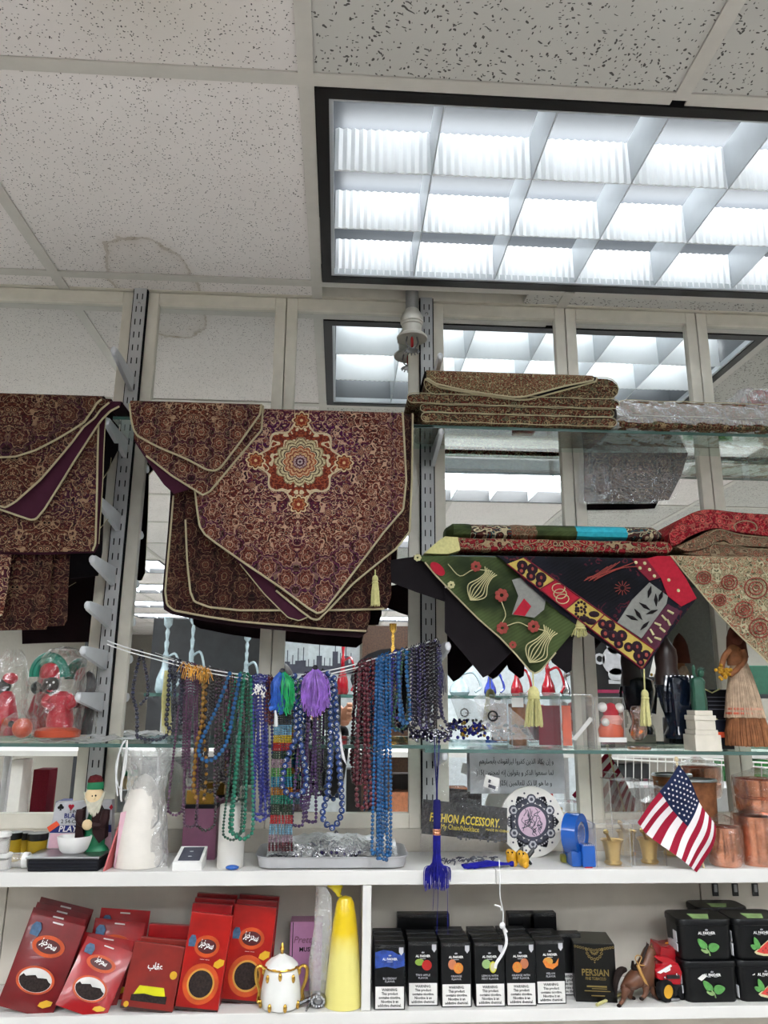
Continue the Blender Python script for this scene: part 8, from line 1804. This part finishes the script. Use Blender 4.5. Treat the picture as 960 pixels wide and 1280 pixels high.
for k, (x0, x1, y0, mt, nm) in enumerate(goods):
    D_ = 3.93+.16*(k % 2); d_ = .12
    rbox('goods_carton', x0, max(y0, 950), x1, 1034, D_, d_, mt, '%s on the reflected white shelf, %s' % (nm, ('far left', 'behind the white cone', 'behind the necklaces', 'under the dark necklaces', 'behind the verse sheet', 'behind the flag and mortars')[0 if x0 < 120 else 1 if x0 < 200 else 2 if x0 < 440 else 3 if x0 < 530 else 4 if x0 < 700 else 5]), z=zD)
t = thing('wire_basket', 'white wire basket rail reflected above the copper pots', 'basket', (RV(860, 960, 3.6).x, RV(860, 960, 3.6).y, RV(860, 975, 3.6).z-.6)); wb = MB()
for y in (950, 956): wb.tube([RV(760, y-8, 3.6), RV(1000, y+6, 3.6)], .004, 6)
for k in range(24): x = 762+k*10; wb.tube([RV(x, 944+k*.5, 3.6), RV(x, 985, 3.6)], .002, 4)
obj('wires', wb, 'white_plastic', t, w=True, kind='stuff')
obj('stand', MB().box(RV(770, 985, 3.6).x, RV(1000, 985, 3.6).x, RV(770, 985, 3.6).y-.3, RV(770, 985, 3.6).y, 0, RV(770, 985, 3.6).z), 'steel_paint', t, w=True, smooth=False)
# the person taking the picture
M('jacket_black', '#121216', .85, var=.15); M('trousers_dark', '#1c2028', .85)
t = thing('person', 'person in a black top holding up a phone, reflected between the necklaces', 'person', (-.30, -.42, 0))
P_ = lambda x, y, z: (x, y, z)
V = [P_(-.30, -.42, .96), P_(-.30, -.42, 1.15), P_(-.30, -.41, 1.33), P_(-.30, -.41, 1.43), P_(-.30, -.39, 1.50), P_(-.48, -.41, 1.41), P_(-.53, -.36, 1.16), P_(-.35, -.16, 1.28), P_(-.12, -.40, 1.41), P_(-.02, -.40, 1.15), P_(.02, -.15, 1.40),
     P_(-.39, -.42, .90), P_(-.40, -.41, .50), P_(-.40, -.44, .09), P_(-.21, -.42, .90), P_(-.20, -.41, .50), P_(-.20, -.44, .09), P_(.025, -.07, 1.475), P_(-.10, -.06, 1.50)]
E_ = [(0, 1), (1, 2), (2, 3), (3, 4), (3, 5), (5, 6), (6, 7), (3, 8), (8, 9), (9, 10), (0, 11), (11, 12), (12, 13), (0, 14), (14, 15), (15, 16), (10, 17), (7, 18)]
R_ = [(.15, .11), (.14, .10), (.16, .11), (.10, .08), .05, .068, .052, .040, .068, .052, .040, .085, .06, .045, .085, .06, .045, .026, .026]
skinmesh('body', V, E_, R_, 'jacket_black', t)
obj('head', MB().ball((-.30, -.37, 1.635), .105, 18, 14, (.76, .9, 1.12)).ball((-.30, -.275, 1.625), .016, 8, 6, (.8, 1, 1.3)).lathe([(.05, 0), (.047, .1)], (-.30, -.39, 1.47), 14).ball((-.382, -.375, 1.63), .022, 8, 6, (.4, .7, 1.2)).ball((-.218, -.375, 1.63), .022, 8, 6, (.4, .7, 1.2)), 'skin', t, w=True)
obj('hair', MB().ball((-.30, -.385, 1.665), .11, 18, 12, (.80, .92, 1.0)).lathe([(.088, -.09), (.092, .0)], (-.30, -.41, 1.66), 14), 'hair', t, w=True)
obj('eyes', MB().ball((-.333, -.283, 1.645), .011, 8, 6, (1.3, .6, .8)).ball((-.267, -.283, 1.645), .011, 8, 6, (1.3, .6, .8)), 'ink_black', t, w=True); obj('mouth', MB().tube([(-.325, -.282, 1.583), (-.30, -.276, 1.581), (-.275, -.282, 1.583)], .005, 6), 'berry_red', t, w=True)
for sg in (-1, 1): obj('shoe', MB().box(-.30+sg*.10-.045, -.30+sg*.10+.045, -.50, -.26, 0, .09, .03), 'black_matte', t, w=True)
def hand(nm, wr, pc, k, flip):
    """palm, four unequal bent fingers closing on the phone's side, and a thumb from the palm's side"""
    V = [wr, pc]; E_ = [(0, 1)]; R_ = [(.024, .018), (.036, .014)]
    for f, (dz, ln) in enumerate(((.030, .9), (.010, 1.0), (-.010, .95), (-.028, .75))):
        b_ = Vector(pc)+Vector((flip*.012, .006, dz)); a1 = b_+Vector((flip*.020*ln, .018, .006)); a2 = a1+Vector((-flip*.008, .016*ln, .002)); a3 = a2+Vector((-flip*.020*ln, .002, 0))
        i = len(V); V += [tuple(b_), tuple(a1), tuple(a2), tuple(a3)]; E_ += [(1, i), (i, i+1), (i+1, i+2), (i+2, i+3)]; R_ += [.0095, .009, .0085, .007]
    i = len(V); V += [tuple(Vector(pc)+Vector((-flip*.014, -.004, .012))), tuple(Vector(pc)+Vector((-flip*.034, -.004, .034))), tuple(Vector(pc)+Vector((-flip*.040, -.002, .056)))]; E_ += [(1, i), (i, i+1), (i+1, i+2)]; R_ += [.012, .0095, .0075]
    skinmesh(nm, V, E_, R_, 'skin', t, 2)
hand('hand', (.028, -.062, 1.478), (.034, -.040, 1.535), 1, 1); hand('hand', (-.105, -.058, 1.502), (-.078, -.040, 1.545), 1, -1)
t = thing('phone', 'dark phone held up by the reflected person', 'phone', (-.02, -.012, 1.47)); R = Matrix.Translation((0, 0, CAMZ)) @ Matrix.Rotation(PITCH, 4, 'X')
obj('case', MB().box(-.058, .014, -.0165, -.0085, -.135, .014, .003).xf(R), 'black_plastic', t, w=True, smooth=False); obj('lens', MB().box(-.020, .012, -.0085, -.007, -.020, .012, .001).xf(R), 'navy_plastic', t, w=True, smooth=False)
